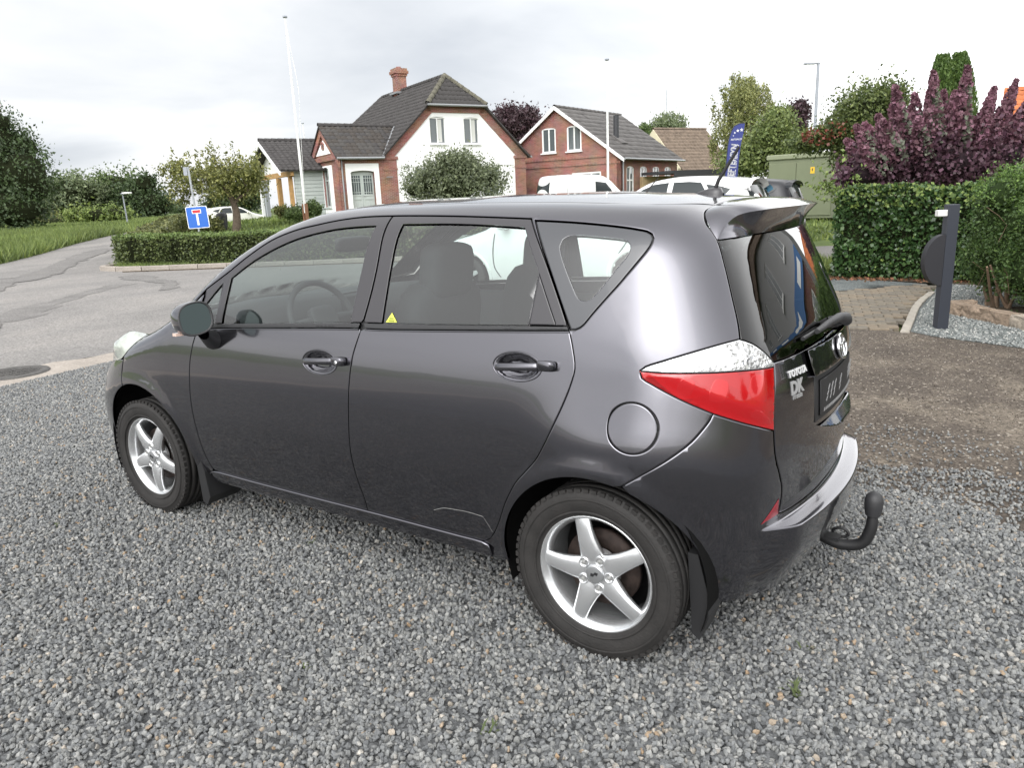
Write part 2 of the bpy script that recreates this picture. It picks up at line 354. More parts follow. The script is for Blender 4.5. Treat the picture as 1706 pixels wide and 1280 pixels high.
sheet('asphalt_road', [(-4.75, -60), (-4.9, 1.3), (-4.82, 2.4), (-4.82, 12.0), (-.5, 13.2), (9, 18), (40, 36), (38, 40), (9.5, 23.6), (2, 20.2), (-8.0, 14.2), (-14.0, 10.7), (-15.9, 9.6), (-17.6, 9.3), (-18.7, 10.1), (-42, 27.5), (-75, 52), (-78, 49.5), (-39.9, 22.5), (-31.7, 15.5), (-27, 11.8), (-24.3, 9.4), (-21.5, 5.5), (-19, -2), (-17.5, -20), (-17, -60)], M_asph, 0., 1.4)
for k, pts in enumerate(([(-9.0, 3.1), (-10.3, 3.6), (-11.2, 4.6), (-12.6, 6.3), (-13.3, 7.3), (-12.9, 7.5), (-11.9, 6.1), (-10.6, 4.7), (-9.2, 3.7)],
                         [(-10.6, 6.7), (-12.2, 7.6), (-14.8, 8.2), (-15.2, 8.75), (-12.6, 8.1), (-10.9, 7.2)],
                         [(-14.2, 4.4), (-16.2, 5.6), (-18.8, 6.8), (-18.6, 7.3), (-16.0, 6.2), (-14.1, 4.9)],
                         [(-17.0, 6.5), (-21.4, 9.7), (-25.6, 13.2), (-25.4, 13.6), (-21.0, 10.3), (-16.8, 7.0)],
                         [(-7.3, 1.6), (-7.9, 2.4), (-9.4, 3.1), (-9.3, 2.6), (-8.2, 1.9)])):
    P = catmull(pts, .25, True)+0; P = catmull(pts, .12, True); P = P+np.random.default_rng(k).normal(0, .028, (len(P), 2))+np.random.default_rng(k+9).normal(0, .06, (len(P)//4+1, 2)).repeat(4, 0)[:len(P)]
    sheet('asphalt_patch', P, M_patch, .004+.003*k, .6)
sheet('meadow', [(-39.9, 22.5), (-31.7, 15.5), (-27, 11.8), (-24.3, 9.4), (-21.5, 5.5), (-19, -2), (-17.5, -20), (-17, -60), (-200, -60), (-230, 140), (-120, 140), (-78, 49.5)], M_grassb, -.01, 5.)
sheet('garden_lawn', [(-18.7, 10.1), (-17.0, 9.5), (-15.3, 10.0), (-8.0, 14.2), (2, 20.2), (9.5, 23.6), (38, 40), (60, 110), (-90, 110), (-75, 52), (-42, 27.5)], M_grassb, -.01, 3.)
M_bed = groundmat('bed_gravel', [(.10, .115, .115), (.17, .18, .175)], 4, fine=90, fineamt=.55, bump=1., bscale=90)
M_soil = groundmat('bed_soil', [(.05, .037, .025), (.10, .075, .05)], 5, fine=60, fineamt=.4)
sheet('gravel_bed', [(2.78, 6.7), (3.0, 6.5), (3.75, 6.15), (5.2, 5.4), (9, 4.2), (9, 12), (2.74, 12.2), (2.70, 9.9), (2.70, 8.3)], M_bed, .004, .6)
sheet('garden_soil', [(3.12, 8.12), (3.46, 7.72), (3.83, 7.25), (4.6, 6.3), (6.2, 4.6), (9, 4.6), (9, 9), (4.6, 9.2)], M_soil, .05, .5)
sheet('soil_strip', [(.4, 11.2), (1.6, 11.35), (2.76, 11.0), (4.4, 10.7), (4.4, 13), (.4, 13)], M_soil, .008, .5)
sheet('gravel_strip', [(-1.5, 9.7), (1.45, 9.75), (2.55, 10.95), (1.6, 11.35), (.4, 11.2), (-1.5, 11.4)], M_bed, .004, .6)

# paved path: every block is a stone of its own
path = tag(MB().box((0.6, 8.7, -.02), (4.0, 4.2, .03)).build('paved_path', mat('joint_sand', (.13, .113, .09), .95, var=.2, vscale=8)), kind='structure')
mk_pave = [mat('paver_tan', (.172, .149, .115), .95, var=.22, vscale=9, bump=.5, bscale=70), mat('paver_grey', (.148, .131, .106), .95, var=.22, vscale=9, bump=.5, bscale=70), mat('paver_warm', (.19, .156, .115), .95, var=.2, vscale=9, bump=.5, bscale=70)]
pm = []
for k in range(6):
    w, h = .196, .127; b = MB()
    pts = [(-w/2, -h/2), (-w*.12, -h/2), (-w*.04, -h/2+.012), (w*.2, -h/2+.012), (w/2, -h/2+.002), (w/2, h/2), (w*.2, h/2+.012), (-w*.04, h/2+.012), (-w*.12, h/2), (-w/2, h/2)]
    top = [(x*.93, y*.9) for x, y in pts]; n = len(pts)
    V = [(x, y, -.03) for x, y in pts]+[(x, y, .006) for x, y in pts]+[(x, y, .014) for x, y in top]
    F = [(i, (i+1) % n, n+(i+1) % n, n+i) for i in range(n)]+[(n+i, n+(i+1) % n, 2*n+(i+1) % n, 2*n+i) for i in range(n)]+[tuple(range(2*n, 3*n))]
    b.add(V, F); o = b.build('paving_stone', mk_pave[k % 3], path); pm.append(o.data); bpy.data.objects.remove(o)
pathpoly = np.array([(-1.35, 6.66), (2.64, 6.66), (2.6, 8.3), (2.6, 9.85), (2.66, 10.75), (2.5, 10.85), (1.45, 9.72), (-1.35, 9.62)])
cnt = 0; ca, sa = math.cos(R(12)), math.sin(R(12)); cand = []
for i in range(-40, 40):
    for j in range(-50, 50):
        u = (i+.5*(j % 2))*.205; v = j*.137; x, y = 1.6+u*ca-v*sa, 8.4+u*sa+v*ca
        if inside(np.array([[x, y]]), pathpoly)[0] and dist_poly(np.array([[x, y]]), pathpoly)[0] > .02: cand.append((x, y))
cand.sort(key=lambda c: (c[0]-2.4)**2*1.6+(c[1]-8.2)**2*.35)
for k, (x, y) in enumerate(cand[:290]):
    o = bpy.data.objects.new('paving_stone', pm[random.randrange(6)]); COL.objects.link(o); o.parent = path
    o.location = (x, y, .004+random.uniform(-.004, .004)); o.rotation_euler = (random.gauss(0, .012), random.gauss(0, .012), R(12)+random.gauss(0, .012)+(math.pi if random.random() < .5 else 0))
rest = MB()
for x, y in cand[290:]: rest.box((x, y, -.006), (.19, .12, .03), R(12))
if rest.v: tag(rest.build('paving_rest', mk_pave[0], path), kind='stuff')
# pale edging stones along the path
edge = tag(MB().tube([(2.70, 6.70, -.03), (2.62, 8.35, -.03), (2.64, 9.9, -.03)], .03, 6).build('path_edging', M_soil), kind='structure')
mk_edge = mat('edging_stone', (.36, .33, .285), .95, var=.18, vscale=6, bump=.4, bscale=60)
ep = catmull([(2.735, 6.62), (2.70, 7.4), (2.655, 8.34), (2.655, 9.1), (2.69, 9.85)], .01); sl_ = np.concatenate([[0], np.cumsum(np.linalg.norm(np.diff(ep, axis=0), axis=1))])
for k in range(11):
    c = [np.interp((k+.5)*.298, sl_, ep[:, i]) for i in (0, 1)]; d = [np.interp((k+.5)*.298+.05, sl_, ep[:, i]) for i in (0, 1)]
    if k == 0:
        b0 = MB().box((0, 0, -.01), (.292, .085, .075), bev=.008).build('edging_stone', mk_edge, edge); o = b0
    else: o = b0.copy(); COL.objects.link(o)
    o.location = (c[0], c[1], random.uniform(-.004, .004)); o.rotation_euler = (0, 0, math.atan2(d[1]-c[1], d[0]-c[0])+random.gauss(0, .01))
# rough granite kerb round the planted bed
kerb = tag(MB().box((3.9, 7.05, .0), (2.3, .05, .05), math.atan2(-.80, .62)).build('bed_kerb', M_soil), kind='structure')
mk_gran = [mat('granite_brown', (.27, .205, .15), .95, var=.35, vscale=14, bump=1., bscale=40), mat('granite_grey', (.33, .285, .23), .95, var=.35, vscale=14, bump=1., bscale=40)]
def rough_block(L, Wd, H, seed, mt, nm, parent):
    r = np.random.default_rng(seed); b = MB(); nx, ny, nzv = 7, 3, 3
    bm = bmesh.new(); bmesh.ops.create_cube(bm, size=1.)
    bmesh.ops.subdivide_edges(bm, edges=bm.edges[:], cuts=3, use_grid_fill=True)
    for v in bm.verts:
        c = np.array(v.co); c = c*[L, Wd, H]; e = (np.abs(v.co.x) > .49)+(np.abs(v.co.y) > .49)+(np.abs(v.co.z) > .49)
        v.co = c*(1-.045*max(0, e-1))+r.normal(0, .006, 3)
    me = bpy.data.meshes.new(nm); bm.to_mesh(me); bm.free(); return link(nm, me, mt, parent)
p0 = np.array([3.00, 8.16]); d0 = np.array([.625, -.78]); pos = 0.
for k, L in enumerate((.36, .33, .42, .38, .35, .4, .37, .41)):
    o = rough_block(L-.015, .17, .17, k+3, mk_gran[k % 2 if k > 1 else 0], 'kerb_stone', kerb); c = p0+d0*(pos+L/2); pos += L
    o.location = (c[0], c[1], .055); o.rotation_euler = (random.gauss(0, .02), random.gauss(0, .02), math.atan2(d0[1], d0[0])+random.gauss(0, .02))
o = rough_block(.34, .16, .15, 55, mk_gran[0], 'kerb_stone', kerb); o.location = (3.12, 8.33, .045); o.rotation_euler = (0, 0, R(28))
# concrete kerb in front of the clipped hedge
kb = tag(MB().box((-12.6, 11.5, .0), (9, .04, .05), R(31)).build('hedge_kerb', M_soil), kind='structure')
kp = catmull([(-18.25, 10.05), (-17.75, 9.42), (-16.9, 9.38), (-15.6, 9.95), (-14.0, 10.85), (-8.0, 14.35), (-3, 17.3)], .02)
ks = np.concatenate([[0], np.cumsum(np.linalg.norm(np.diff(kp, axis=0), axis=1))]); b0 = None
for k in range(int(ks[-1]/.8)):
    c = [np.interp((k+.5)*.8, ks, kp[:, i]) for i in (0, 1)]; d = [np.interp((k+.5)*.8+.1, ks, kp[:, i]) for i in (0, 1)]
    if b0 is None: o = b0 = MB().box((0, 0, .03), (.785, .14, .2), bev=.015).build('kerb_block', M_conc, kb)
    else: o = b0.copy(); COL.objects.link(o)
    o.location = (c[0], c[1], terr(*c)+random.uniform(-.008, .008)); o.rotation_euler = (0, 0, math.atan2(d[1]-c[1], d[0]-c[0]))
# manhole cover in the gutter
mh = thing('manhole_cover', 'round dark iron manhole cover sunk in the road edge', 'manhole cover', (-4.72, 1.36, .006))
M_iron = mat('cast_iron', (.11, .105, .10), .7, metal=.5, var=.25, vscale=30)
MB().lathe([(0, .0), (.012, .0), (.012, .235), (0, .24)], (0, 0, 0), 'z', 40).build('lid', M_iron, mh)
MB().lathe([(0, .25), (.014, .252), (.014, .32), (0, .33)], (0, 0, 0), 'z', 40).build('frame', M_iron, mh)
b = MB()
for i in range(-4, 5):
    for j in range(-4, 5):
        if i*i+j*j < 18: b.box((i*.048, j*.048, .0145), (.03, .03, .006))
b.build('tread_pattern', M_iron, mh)

# ---- loose gravel: geometry-node pebbles
def pebble_nodes(name, density, smin, smax, m, seed, sink=.3):
    ng = bpy.data.node_groups.new(name, 'GeometryNodeTree')
    ng.interface.new_socket('Geometry', in_out='INPUT', socket_type='NodeSocketGeometry'); ng.interface.new_socket('Geometry', in_out='OUTPUT', socket_type='NodeSocketGeometry')
    n = ng.nodes; L = ng.links.new
    gi = n.new('NodeGroupInput'); go = n.new('NodeGroupOutput')
    dp = n.new('GeometryNodeDistributePointsOnFaces'); dp.inputs['Density'].default_value = density; dp.inputs['Seed'].default_value = seed; L(gi.outputs[0], dp.inputs[0])
    g2i = n.new('GeometryNodeGeometryToInstance')
    for k in range(6):
        ic = n.new('GeometryNodeMeshIcoSphere'); ic.inputs['Radius'].default_value = 1; ic.inputs['Subdivisions'].default_value = 2
        sp = n.new('GeometryNodeSetPosition'); L(ic.outputs[0], sp.inputs[0])
        ps = n.new('GeometryNodeInputPosition'); ad = n.new('ShaderNodeVectorMath'); ad.operation = 'ADD'; ad.inputs[1].default_value = (k*7.3, k*3.1, seed); L(ps.outputs[0], ad.inputs[0])
        nz = n.new('ShaderNodeTexNoise'); nz.inputs['Scale'].default_value = .85; nz.inputs['Detail'].default_value = 1.5; L(ad.outputs[0], nz.inputs['Vector'])
        sb = n.new('ShaderNodeVectorMath'); sb.operation = 'SUBTRACT'; sb.inputs[1].default_value = (.5, .5, .5); L(nz.outputs['Color'], sb.inputs[0])
        sc = n.new('ShaderNodeVectorMath'); sc.operation = 'SCALE'; sc.inputs['Scale'].default_value = 1.9; L(sb.outputs[0], sc.inputs[0]); L(sc.outputs[0], sp.inputs['Offset'])
        sm = n.new('GeometryNodeSetMaterial'); sm.inputs['Material'].default_value = m; L(sp.outputs[0], sm.inputs[0])
        ss = n.new('GeometryNodeSetShadeSmooth'); ss.inputs['Shade Smooth'].default_value = (k % 2 == 0); L(sm.outputs[0], ss.inputs[0])
        L(ss.outputs[0], g2i.inputs[0])
    ip = n.new('GeometryNodeInstanceOnPoints'); L(dp.outputs[0], ip.inputs['Points']); L(g2i.outputs[0], ip.inputs['Instance']); ip.inputs['Pick Instance'].default_value = True
    rr = n.new('FunctionNodeRandomValue'); rr.data_type = 'FLOAT_VECTOR'; rr.inputs[1].default_value = (6.28, 6.28, 6.28); L(rr.outputs[0], ip.inputs['Rotation'])
    rs = n.new('FunctionNodeRandomValue'); rs.data_type = 'FLOAT_VECTOR'; rs.inputs[0].default_value = (smin,)*3; rs.inputs[1].default_value = (smax, smax*.85, smax*.75); rs.inputs['Seed'].default_value = 3; L(rs.outputs[0], ip.inputs['Scale'])
    rz = n.new('FunctionNodeRandomValue'); rz.data_type = 'FLOAT_VECTOR'; rz.inputs[0].default_value = (0, 0, -smax*sink); rz.inputs[1].default_value = (0, 0, smax*.75); rz.inputs['Seed'].default_value = 9
    sp2 = n.new('GeometryNodeSetPosition'); L(dp.outputs[0], sp2.inputs[0]); L(rz.outputs[0], sp2.inputs['Offset']); L(sp2.outputs[0], ip.inputs['Points'])
    L(ip.outputs[0], go.inputs[0]); return ng
def pebblemat(name, ramp, rough=.75):
    m = bpy.data.materials.new(name); m.use_nodes = True; t = m.node_tree; b = t.nodes['Principled BSDF']; b.inputs['Roughness'].default_value = rough; b.inputs['Specular IOR Level'].default_value = .35
    oi = t.nodes.new('ShaderNodeObjectInfo'); r = t.nodes.new('ShaderNodeValToRGB'); r.color_ramp.interpolation = 'LINEAR'; t.links.new(oi.outputs['Random'], r.inputs[0])
    el = r.color_ramp.elements; el[0].position, el[0].color = ramp[0][0], (*ramp[0][1], 1); el[1].position, el[1].color = ramp[-1][0], (*ramp[-1][1], 1)
    for p, c in ramp[1:-1]: q = el.new(p); q.color = (*c, 1)
    tc = t.nodes.new('ShaderNodeTexCoord'); nz = t.nodes.new('ShaderNodeTexNoise'); nz.inputs['Scale'].default_value = 2.2; nz.inputs['Detail'].default_value = 5; t.links.new(tc.outputs['Object'], nz.inputs['Vector'])
    mr = t.nodes.new('ShaderNodeMapRange'); mr.inputs[1].default_value = .3; mr.inputs[2].default_value = .7; mr.inputs[3].default_value = .80; mr.inputs[4].default_value = 1.18; t.links.new(nz.outputs['Fac'], mr.inputs[0])
    vm = t.nodes.new('ShaderNodeVectorMath'); vm.operation = 'SCALE'; t.links.new(r.outputs[0], vm.inputs[0]); t.links.new(mr.outputs[0], vm.inputs['Scale']); t.links.new(vm.outputs[0], b.inputs['Base Color'])
    MATS[name] = m; return m
M_peb = pebblemat('granite_pebble', [(0, (.106, .110, .113)), (.25, (.160, .165, .168)), (.45, (.202, .207, .206)), (.62, (.178, .179, .173)), (.80, (.240, .243, .236)), (.93, (.315, .312, .298)), (.975, (.28, .25, .21)), (.993, (.30, .21, .13)), (1, (.44, .42, .38))])
M_chip = pebblemat('dirt_chip', [(0, (.07, .056, .045)), (.45, (.125, .104, .084)), (.75, (.18, .155, .127)), (.93, (.27, .24, .2)), (1, (.46, .42, .37))])
M_bedpeb = pebblemat('bed_pebble', [(0, (.13, .145, .14)), (.4, (.19, .205, .20)), (.8, (.27, .28, .27)), (1, (.48, .47, .44))])
def scatter(name, poly, density, smin, smax, m, seed, label=None, z=.006, sub=None, cat='gravel'):
    poly = np.array(poly); P = np.column_stack([poly, np.full(len(poly), z)])
    v, f = cdt([poly if area(poly) > 0 else poly[::-1]], []); me = mesh_np(name, np.column_stack([v, np.full(len(v), z)]), f)
    o = link(name, me, m); md = o.modifiers.new('pebbles', 'NODES'); md.node_group = pebble_nodes(name, density, smin, smax, m, seed)
    return tag(o, label, cat, kind='stuff')
lot_edge = wob((5.2, 1.85), (3.0, 1.98), 14, .07, 3)+wob((3.0, 1.98), (-4.28, 2.2), 20, .07, 4)
scatter('gravel', [(-4.12, .9), (-3.95, -2.6), (.2, -2.9), (5.2, -2.9)]+lot_edge, 6200, .0044, .0124, M_peb, 1, 'loose grey crushed granite covering the parking lot round the grey car')
scatter('loose_gravel', [(-4.3, 1.8), (3.0, 1.7), (5.4, 1.6), (5.5, 2.25)]+wob((5.5, 2.25), (-4.3, 2.55), 20, .09, 8)[1:-1], 2300, .0042, .0105, M_peb, 5, 'thin scatter of grey gravel running out onto the dirt yard')
scatter('stray_gravel', [(-4.3, 2.2), (3.0, 2.1), (5.4, 2.0), (5.6, 3.0)]+wob((5.6, 3.0), (-4.3, 3.4), 12, .12, 18)[1:-1], 420, .004, .009, M_peb, 15, 'last stray gravel stones lying on the brown dirt behind the car')
scatter('stone_chips', [(-4.2, 2.3), (7, 2.2), (7, 4.9), (5.0, 5.45), (3.0, 6.45), (-1.3, 6.5), (-4.2, 7)], 420, .0022, .0062, M_chip, 2, 'pale stone chips pressed into the brown dirt yard')
scatter('bed_pebbles', [(2.80, 6.72), (3.0, 6.5), (3.75, 6.15), (5.2, 5.4), (5.6, 5.6), (4.3, 6.55), (3.72, 7.2), (3.0, 8.1), (3.5, 8.6), (4.4, 8.8), (4.4, 10.6), (2.76, 10.9), (2.76, 9.9), (2.73, 8.3)], 2200, .006, .0135, M_bedpeb, 4, 'grey green pebbles in the bed round the black post')
# ---- small weeds between the stones
M_weed = mat('weed_leaf', (.085, .115, .04), .7, rnd=.3, trans=.3)
def weed(name, x, y, n, h, label, group='small weeds growing through the gravel', z=0.):
    b = MB()
    for k in range(n):
        a = random.uniform(0, 6.28); l = h*random.uniform(.4, .9); w = .0035; dx, dy = math.cos(a), math.sin(a); px, py = random.gauss(0, .012), random.gauss(0, .012)
        b.add([(px-dy*w, py+dx*w, 0), (px+dy*w, py-dx*w, 0), (px+dx*l*.5+dy*w, py+dy*l*.5-dx*w, l*.6), (px+dx*l*.5-dy*w, py+dy*l*.5+dx*w, l*.6), (px+dx*l, py+dy*l, l*.75)], [(0, 1, 2, 3), (3, 2, 4)])
    o = b.build(name, M_weed); o.location = (x, y, z+.008); return tag(o, label, 'weed', group)
for u, v, n, h, lb in ((820, 1225, 7, .05, 'small weed tuft in the gravel below the rear wheel, nearest the camera'), (1325, 1165, 9, .06, 'green weed in the gravel right of the rear wheel'), (1345, 1085, 5, .04, 'small yellowish weed sprout beside the rear bumper shadow'), (510, 1115, 5, .03, 'tiny weed in the middle of the gravel, left of the rear wheel'), (95, 878, 6, .04, 'small weed in the gravel left of the front wheel'), (515, 910, 5, .035, 'low weed sprout beside the car sill shadow')):
    p = on_z(u, v); weed('weed', p[0], p[1], n, h, lb)
p = on_z(1100, 1072); q = on_z(1118, 1050)
tag(MB().tube([(p[0], p[1], .025), ((p[0]+q[0])/2, (p[1]+q[1])/2, .04), (q[0], q[1], .03)], .0022, 5).build('straw', mat('straw', (.42, .33, .15), .8)), 'dry yellow straw lying in front of the rear tyre', 'straw')
# ================================================================ BUILDINGS
def gpos(u, D, v=325):
    p = at_depth(u, v, D); return np.array([p[0], p[1], float(terr(p[0], p[1]))])
def zpx(u, v, D): return at_depth(u, v, D)[2]
M_white = mat('white_render', (.88, .88, .875), .9, var=.04, vscale=1.2, bump=.15, bscale=30)
M_wpaint = mat('white_paint', (.84, .84, .83), .5)
M_gpaint = mat('pale_green_paint', (.47, .51, .49), .5, var=.05, vscale=4)
M_brick = brickmat('red_brick', (.20, .060, .042), (.31, .112, .080), (.35, .28, .23), msize=.016)
M_brick2 = brickmat('red_brick_weathered', (.20, .056, .038), (.32, .108, .074), (.38, .30, .25), msize=.017)
M_tile = mat('dark_roof_tile', (.052, .048, .047), .8, var=.3, vscale=3)
M_tile2 = mat('mossy_ridge_tile', (.115, .108, .082), .95, var=.4, vscale=6)
M_slate = mat('grey_fibre_slate', (.115, .108, .105), .9, var=.35, vscale=2.5)
M_btile = mat('brown_roof_tile', (.165, .125, .095), .9, var=.35, vscale=2.5)
M_otile = mat('orange_roof_tile', (.48, .15, .055), .8, var=.2, vscale=3)
M_pane = mat('window_pane', (.10, .115, .12), .05, coat=.5, spec=.8)
M_curt = mat('pale_curtain', (.55, .55, .52), .9)
M_yellow = mat('cream_render', (.60, .54, .40), .9, var=.08, vscale=1)
M_wood = mat('pale_timber', (.42, .25, .10), .7, var=.25, vscale=6)
M_grey = mat('grey_paint', (.33, .35, .37), .6)
M_dgrey = mat('dark_grey_paint', (.035, .036, .04), .6)
M_green = mat('cabinet_green', (.155, .175, .105), .55, var=.05, vscale=2)
M_zinc = mat('zinc', (.32, .33, .34), .5, metal=.6)
def dirs(ang): return HR*math.cos(ang)+HF*math.sin(ang)
def wall(name, parent, O, U, poly, holes, depth, mt):
    """flat wall in the plane O + u*U + z*Z (outward normal U x Z) with openings; jambs go in by depth"""
    O = np.array(O, float); U = np.array([U[0], U[1], 0.]); Zv = np.array([0, 0, 1.]); n = np.cross(U, Zv)
    poly = np.array(poly, float); poly = poly if area(poly) > 0 else poly[::-1]
    hs = [np.array(h, float) if area(h) > 0 else np.array(h, float)[::-1] for h in holes]
    v, f = cdt([poly]+hs, np.zeros((0, 2))); b = MB(); W3 = lambda q, t=0.: [O+p[0]*U+p[1]*Zv-n*t for p in q]
    b.add(W3(v), [tuple(t) for t in f])
    for h in hs:
        k = len(h); b.add(W3(h)+W3(h, depth), [(i, k+i, k+(i+1) % k, (i+1) % k)[::-1] for i in range(k)])
    k = len(poly); b.add(W3(poly)+W3(poly, .25), [(i, (i+1) % k, k+(i+1) % k, k+i)[::-1] for i in range(k)])
    o = b.build(name, mt, parent)
    bm = bmesh.new(); bm.from_mesh(o.data); bmesh.ops.recalc_face_normals(bm, faces=bm.faces[:]); bm.to_mesh(o.data); bm.free(); return o
def rect(u, z, w, h, arch=0.):
    if not arch: return [(u, z), (u+w, z), (u+w, z+h), (u, z+h)]
    return [(u, z), (u+w, z)]+[(u+w/2+w/2*math.cos(a), z+h-arch+arch*math.sin(a)) for a in np.linspace(0, math.pi, 9)]
def window(parent, O, U, u, z, w, h, cols=2, rows=1, depth=.10, mt=None, sill=True, bar=.06, trans=None, curtain=False, inset_=0):
    mt = mt or M_wpaint; O = np.array(O, float); U = np.array([U[0], U[1], 0.]); n = np.array([U[1], -U[0], 0.]); Zv = np.array([0, 0, 1.]); ax = [U, n, Zv]; b = MB()
    def bx(uc, zc, du, dz, t=.05, d=depth): b.box(O+U*uc+Zv*zc-n*(d-.02), (du, t, dz), ax=ax)
    bx(u+w/2, z+bar/2, w, bar); bx(u+w/2, z+h-bar/2, w, bar); bx(u+bar/2, z+h/2, bar, h-2*bar); bx(u+w-bar/2, z+h/2, bar, h-2*bar)
    for c in range(1, cols): bx(u+w*c/cols, z+h/2, bar*.9, h-2*bar, .044)
    for r in range(1, rows): bx(u+w/2, z+h*(r/rows if trans is None else trans), w-2*bar, bar*.9, .040)
    fr = b.build('window', mt, parent)
    MB().box(O+U*(u+w/2)+Zv*(z+h/2)-n*(depth+.005), (w-.02, .01, h-.02), ax=ax).build('pane', M_pane, fr)
    if curtain: MB().box(O+U*(u+w*.66)+Zv*(z+h*.5)-n*(depth-.004), (w*.26, .004, h-.2), ax=ax).build('curtain', M_curt, fr)
    if sill: MB().box(O+U*(u+w/2)+Zv*(z-.04)+n*.04, (w+.14, .16, .07), ax=ax).build('sill', mt, fr)
    return fr
def tile_mesh(w, l, curve=.04):
    b = MB(); xs = np.linspace(0, w*1.06, 6); zs = [curve*.9*math.sin(t*math.pi*2)*.5+curve*.5 for t in np.linspace(.75, 1.75, 6)]
    V = [(x, y, z+(.022 if y == 0 else .0)) for y in (0, l*1.08) for x, z in zip(xs, zs)]+[(x, 0, z-.012) for x, z in zip(xs, zs)]
    return V, [(i, i+1, 7+i, 6+i) for i in range(5)]+[(12+i, 13+i, i+1, i) for i in range(5)]
def roof_plane(name, parent, pts, mt, tw=.30, tl=.34, single=False, slab=.07, curve=.045, part='roof_tile', tmats=None):
    """pts: planar 3D outline, first edge is the eave (left to right seen from outside)"""
    P = np.array(pts, float); u = P[1]-P[0]; u /= np.linalg.norm(u); n = np.cross(u, P[2]-P[0]); n /= np.linalg.norm(n); v = np.cross(n, u)
    Q = np.stack([(P-P[0])@u, (P-P[0])@v], 1); b = MB(); k = len(P)
    b.add(list(P)+list(P-n*slab), [tuple(range(k)), tuple(range(k, 2*k))[::-1]]+[(i, k+i, k+(i+1) % k, (i+1) % k) for i in range(k)])
    ro = b.build(name, mt, parent); V, F = tile_mesh(tw, tl, curve); V = np.array(V); V[:, 0] -= tw/2; V[:, 1] -= tl/2; bb = MB(); cnt = 0; me = None
    lo, hi = Q.min(0), Q.max(0); r = np.random.default_rng(4)
    for j in range(int((hi[1]-lo[1])/tl)+1):
        for i in range(int((hi[0]-lo[0])/tw)+1):
            c = np.array([lo[0]+(i+.5)*tw, lo[1]+(j+.5)*tl])
            if not inside(c[None], Q)[0] or dist_poly(c[None], Q)[0] < tw*.18: continue
            off = r.normal(0, .006, 3)
            if single:
                M4 = Matrix([[u[0], v[0], n[0], 0], [u[1], v[1], n[1], 0], [u[2], v[2], n[2], 0], [0, 0, 0, 1]]); p = P[0]+u*(c[0]+off[0])+v*(c[1]+off[1])+n*(.004+off[2]*.5)
                for q in range(3): M4[q][3] = p[q]
                if me is None: me = [MB().add([tuple(x) for x in V], F, sm=True).build(part, mm, ro) for mm in (tmats or [mt])]; me = [(o.data, bpy.data.objects.remove(o))[0] for o in me]
                o = bpy.data.objects.new(part, me[int(r.integers(len(me)))]); COL.objects.link(o); o.parent = ro; o.matrix_local = M4
            else:
                bb.add([P[0]+u*(c[0]+x[0]+off[0])+v*(c[1]+x[1]+off[1])+n*(x[2]+.004+off[2]*.6) for x in V], F, sm=True)
    if bb.v: tag(bb.build(part+'s', mt, ro), kind='stuff')
    return ro
def ridge(parent, p0, p1, mt, r=.12, L=.36, part='ridge_tile'):
    p0, p1 = np.array(p0, float), np.array(p1, float); d = p1-p0; l = np.linalg.norm(d); d /= l; s = np.cross(d, (0, 0, 1)); s /= np.linalg.norm(s); t = np.cross(s, d); k = max(1, int(l/L))
    for i in range(k):
        c0, c1 = p0+d*l*i/k, p0+d*l*(i+1.12)/k; b = MB(); V = []
        for c, rr in ((c0, r*1.08), (c1, r*.92)):
            for a in np.linspace(-.3, math.pi+.3, 8): V.append(c+s*rr*math.cos(a)+t*(rr*math.sin(a)-.02))
        b.add(V, [(q, q+1, 9+q, 8+q) for q in range(7)], sm=True); b.build(part, mt, parent)
def gutter(parent, p0, p1, mt=None): MB().tube([p0, p1], .065, 8).build('gutter', mt or M_zinc, parent)
def drain(parent, p, z0, z1): MB().tube([(p[0], p[1], z1), (p[0], p[1], z0)], .045, 8).build('downpipe', M_zinc, parent)

# ---------------- white house with brick trim
gang = R(31); g_ = dirs(gang); zh = .95
O_ = at_depth(655, 345, 42.)
H = thing('white_house', 'white gabled house with red brick trim, dark tiled roof and a brick porch', 'house', (O_[0], O_[1], zh-.25), math.atan2(g_[1], g_[0]))
def hz(a): return a-(zh-.25)
E_, RZ, RU, HZ = hz(3.90), hz(8.35), 4.15, hz(6.68); GW = 8.3; sl = (RZ-E_)/(RU+.55); L_h = 11.3
def ru(z): return -.55+(z-E_)/sl
ax_x, ax_y = (1, 0), (0, 1)
up_w = [(2.50, hz(4.62), .98, 1.42), (4.62, hz(4.62), .98, 1.42)]; dn_w = [(1.4, hz(1.9), 1.0, 1.45), (5.8, hz(1.9), 1.0, 1.45)]
gp = [(0, 0), (GW, 0), (GW, E_+.45), (GW-ru(HZ), HZ-.12), (ru(HZ), HZ-.12), (0, E_+.45)]
wall('gable_wall', H, (0, 0, 0), ax_x, gp, [rect(*w, .14) for w in up_w]+[rect(*w, .14) for w in dn_w], .12, M_white)
for w in up_w: window(H, (0, 0, 0), ax_x, w[0], w[1], w[2], w[3]-.02, 2, 1, mt=M_wpaint, curtain=True)
for w in dn_w: window(H, (0, 0, 0), ax_x, w[0], w[1], w[2], w[3]-.02, 2, 2, trans=.68, mt=M_gpaint)
MB().box((GW/2, -.02, hz(3.48)), (7.4, .04, .10)).build('string_course', M_white, H)
wall('side_wall', H, (GW, 0, 0), ax_y, [(0, 0), (L_h, 0), (L_h, E_+.4), (0, E_+.4)], [rect(1.5, 1.0, 1.0, 1.4), rect(5.5, 1., 1.0, 1.4)], .12, M_white)
for u in (1.5, 5.5): window(H, (GW, 0, 0), ax_y, u, 1.0, 1.0, 1.4)
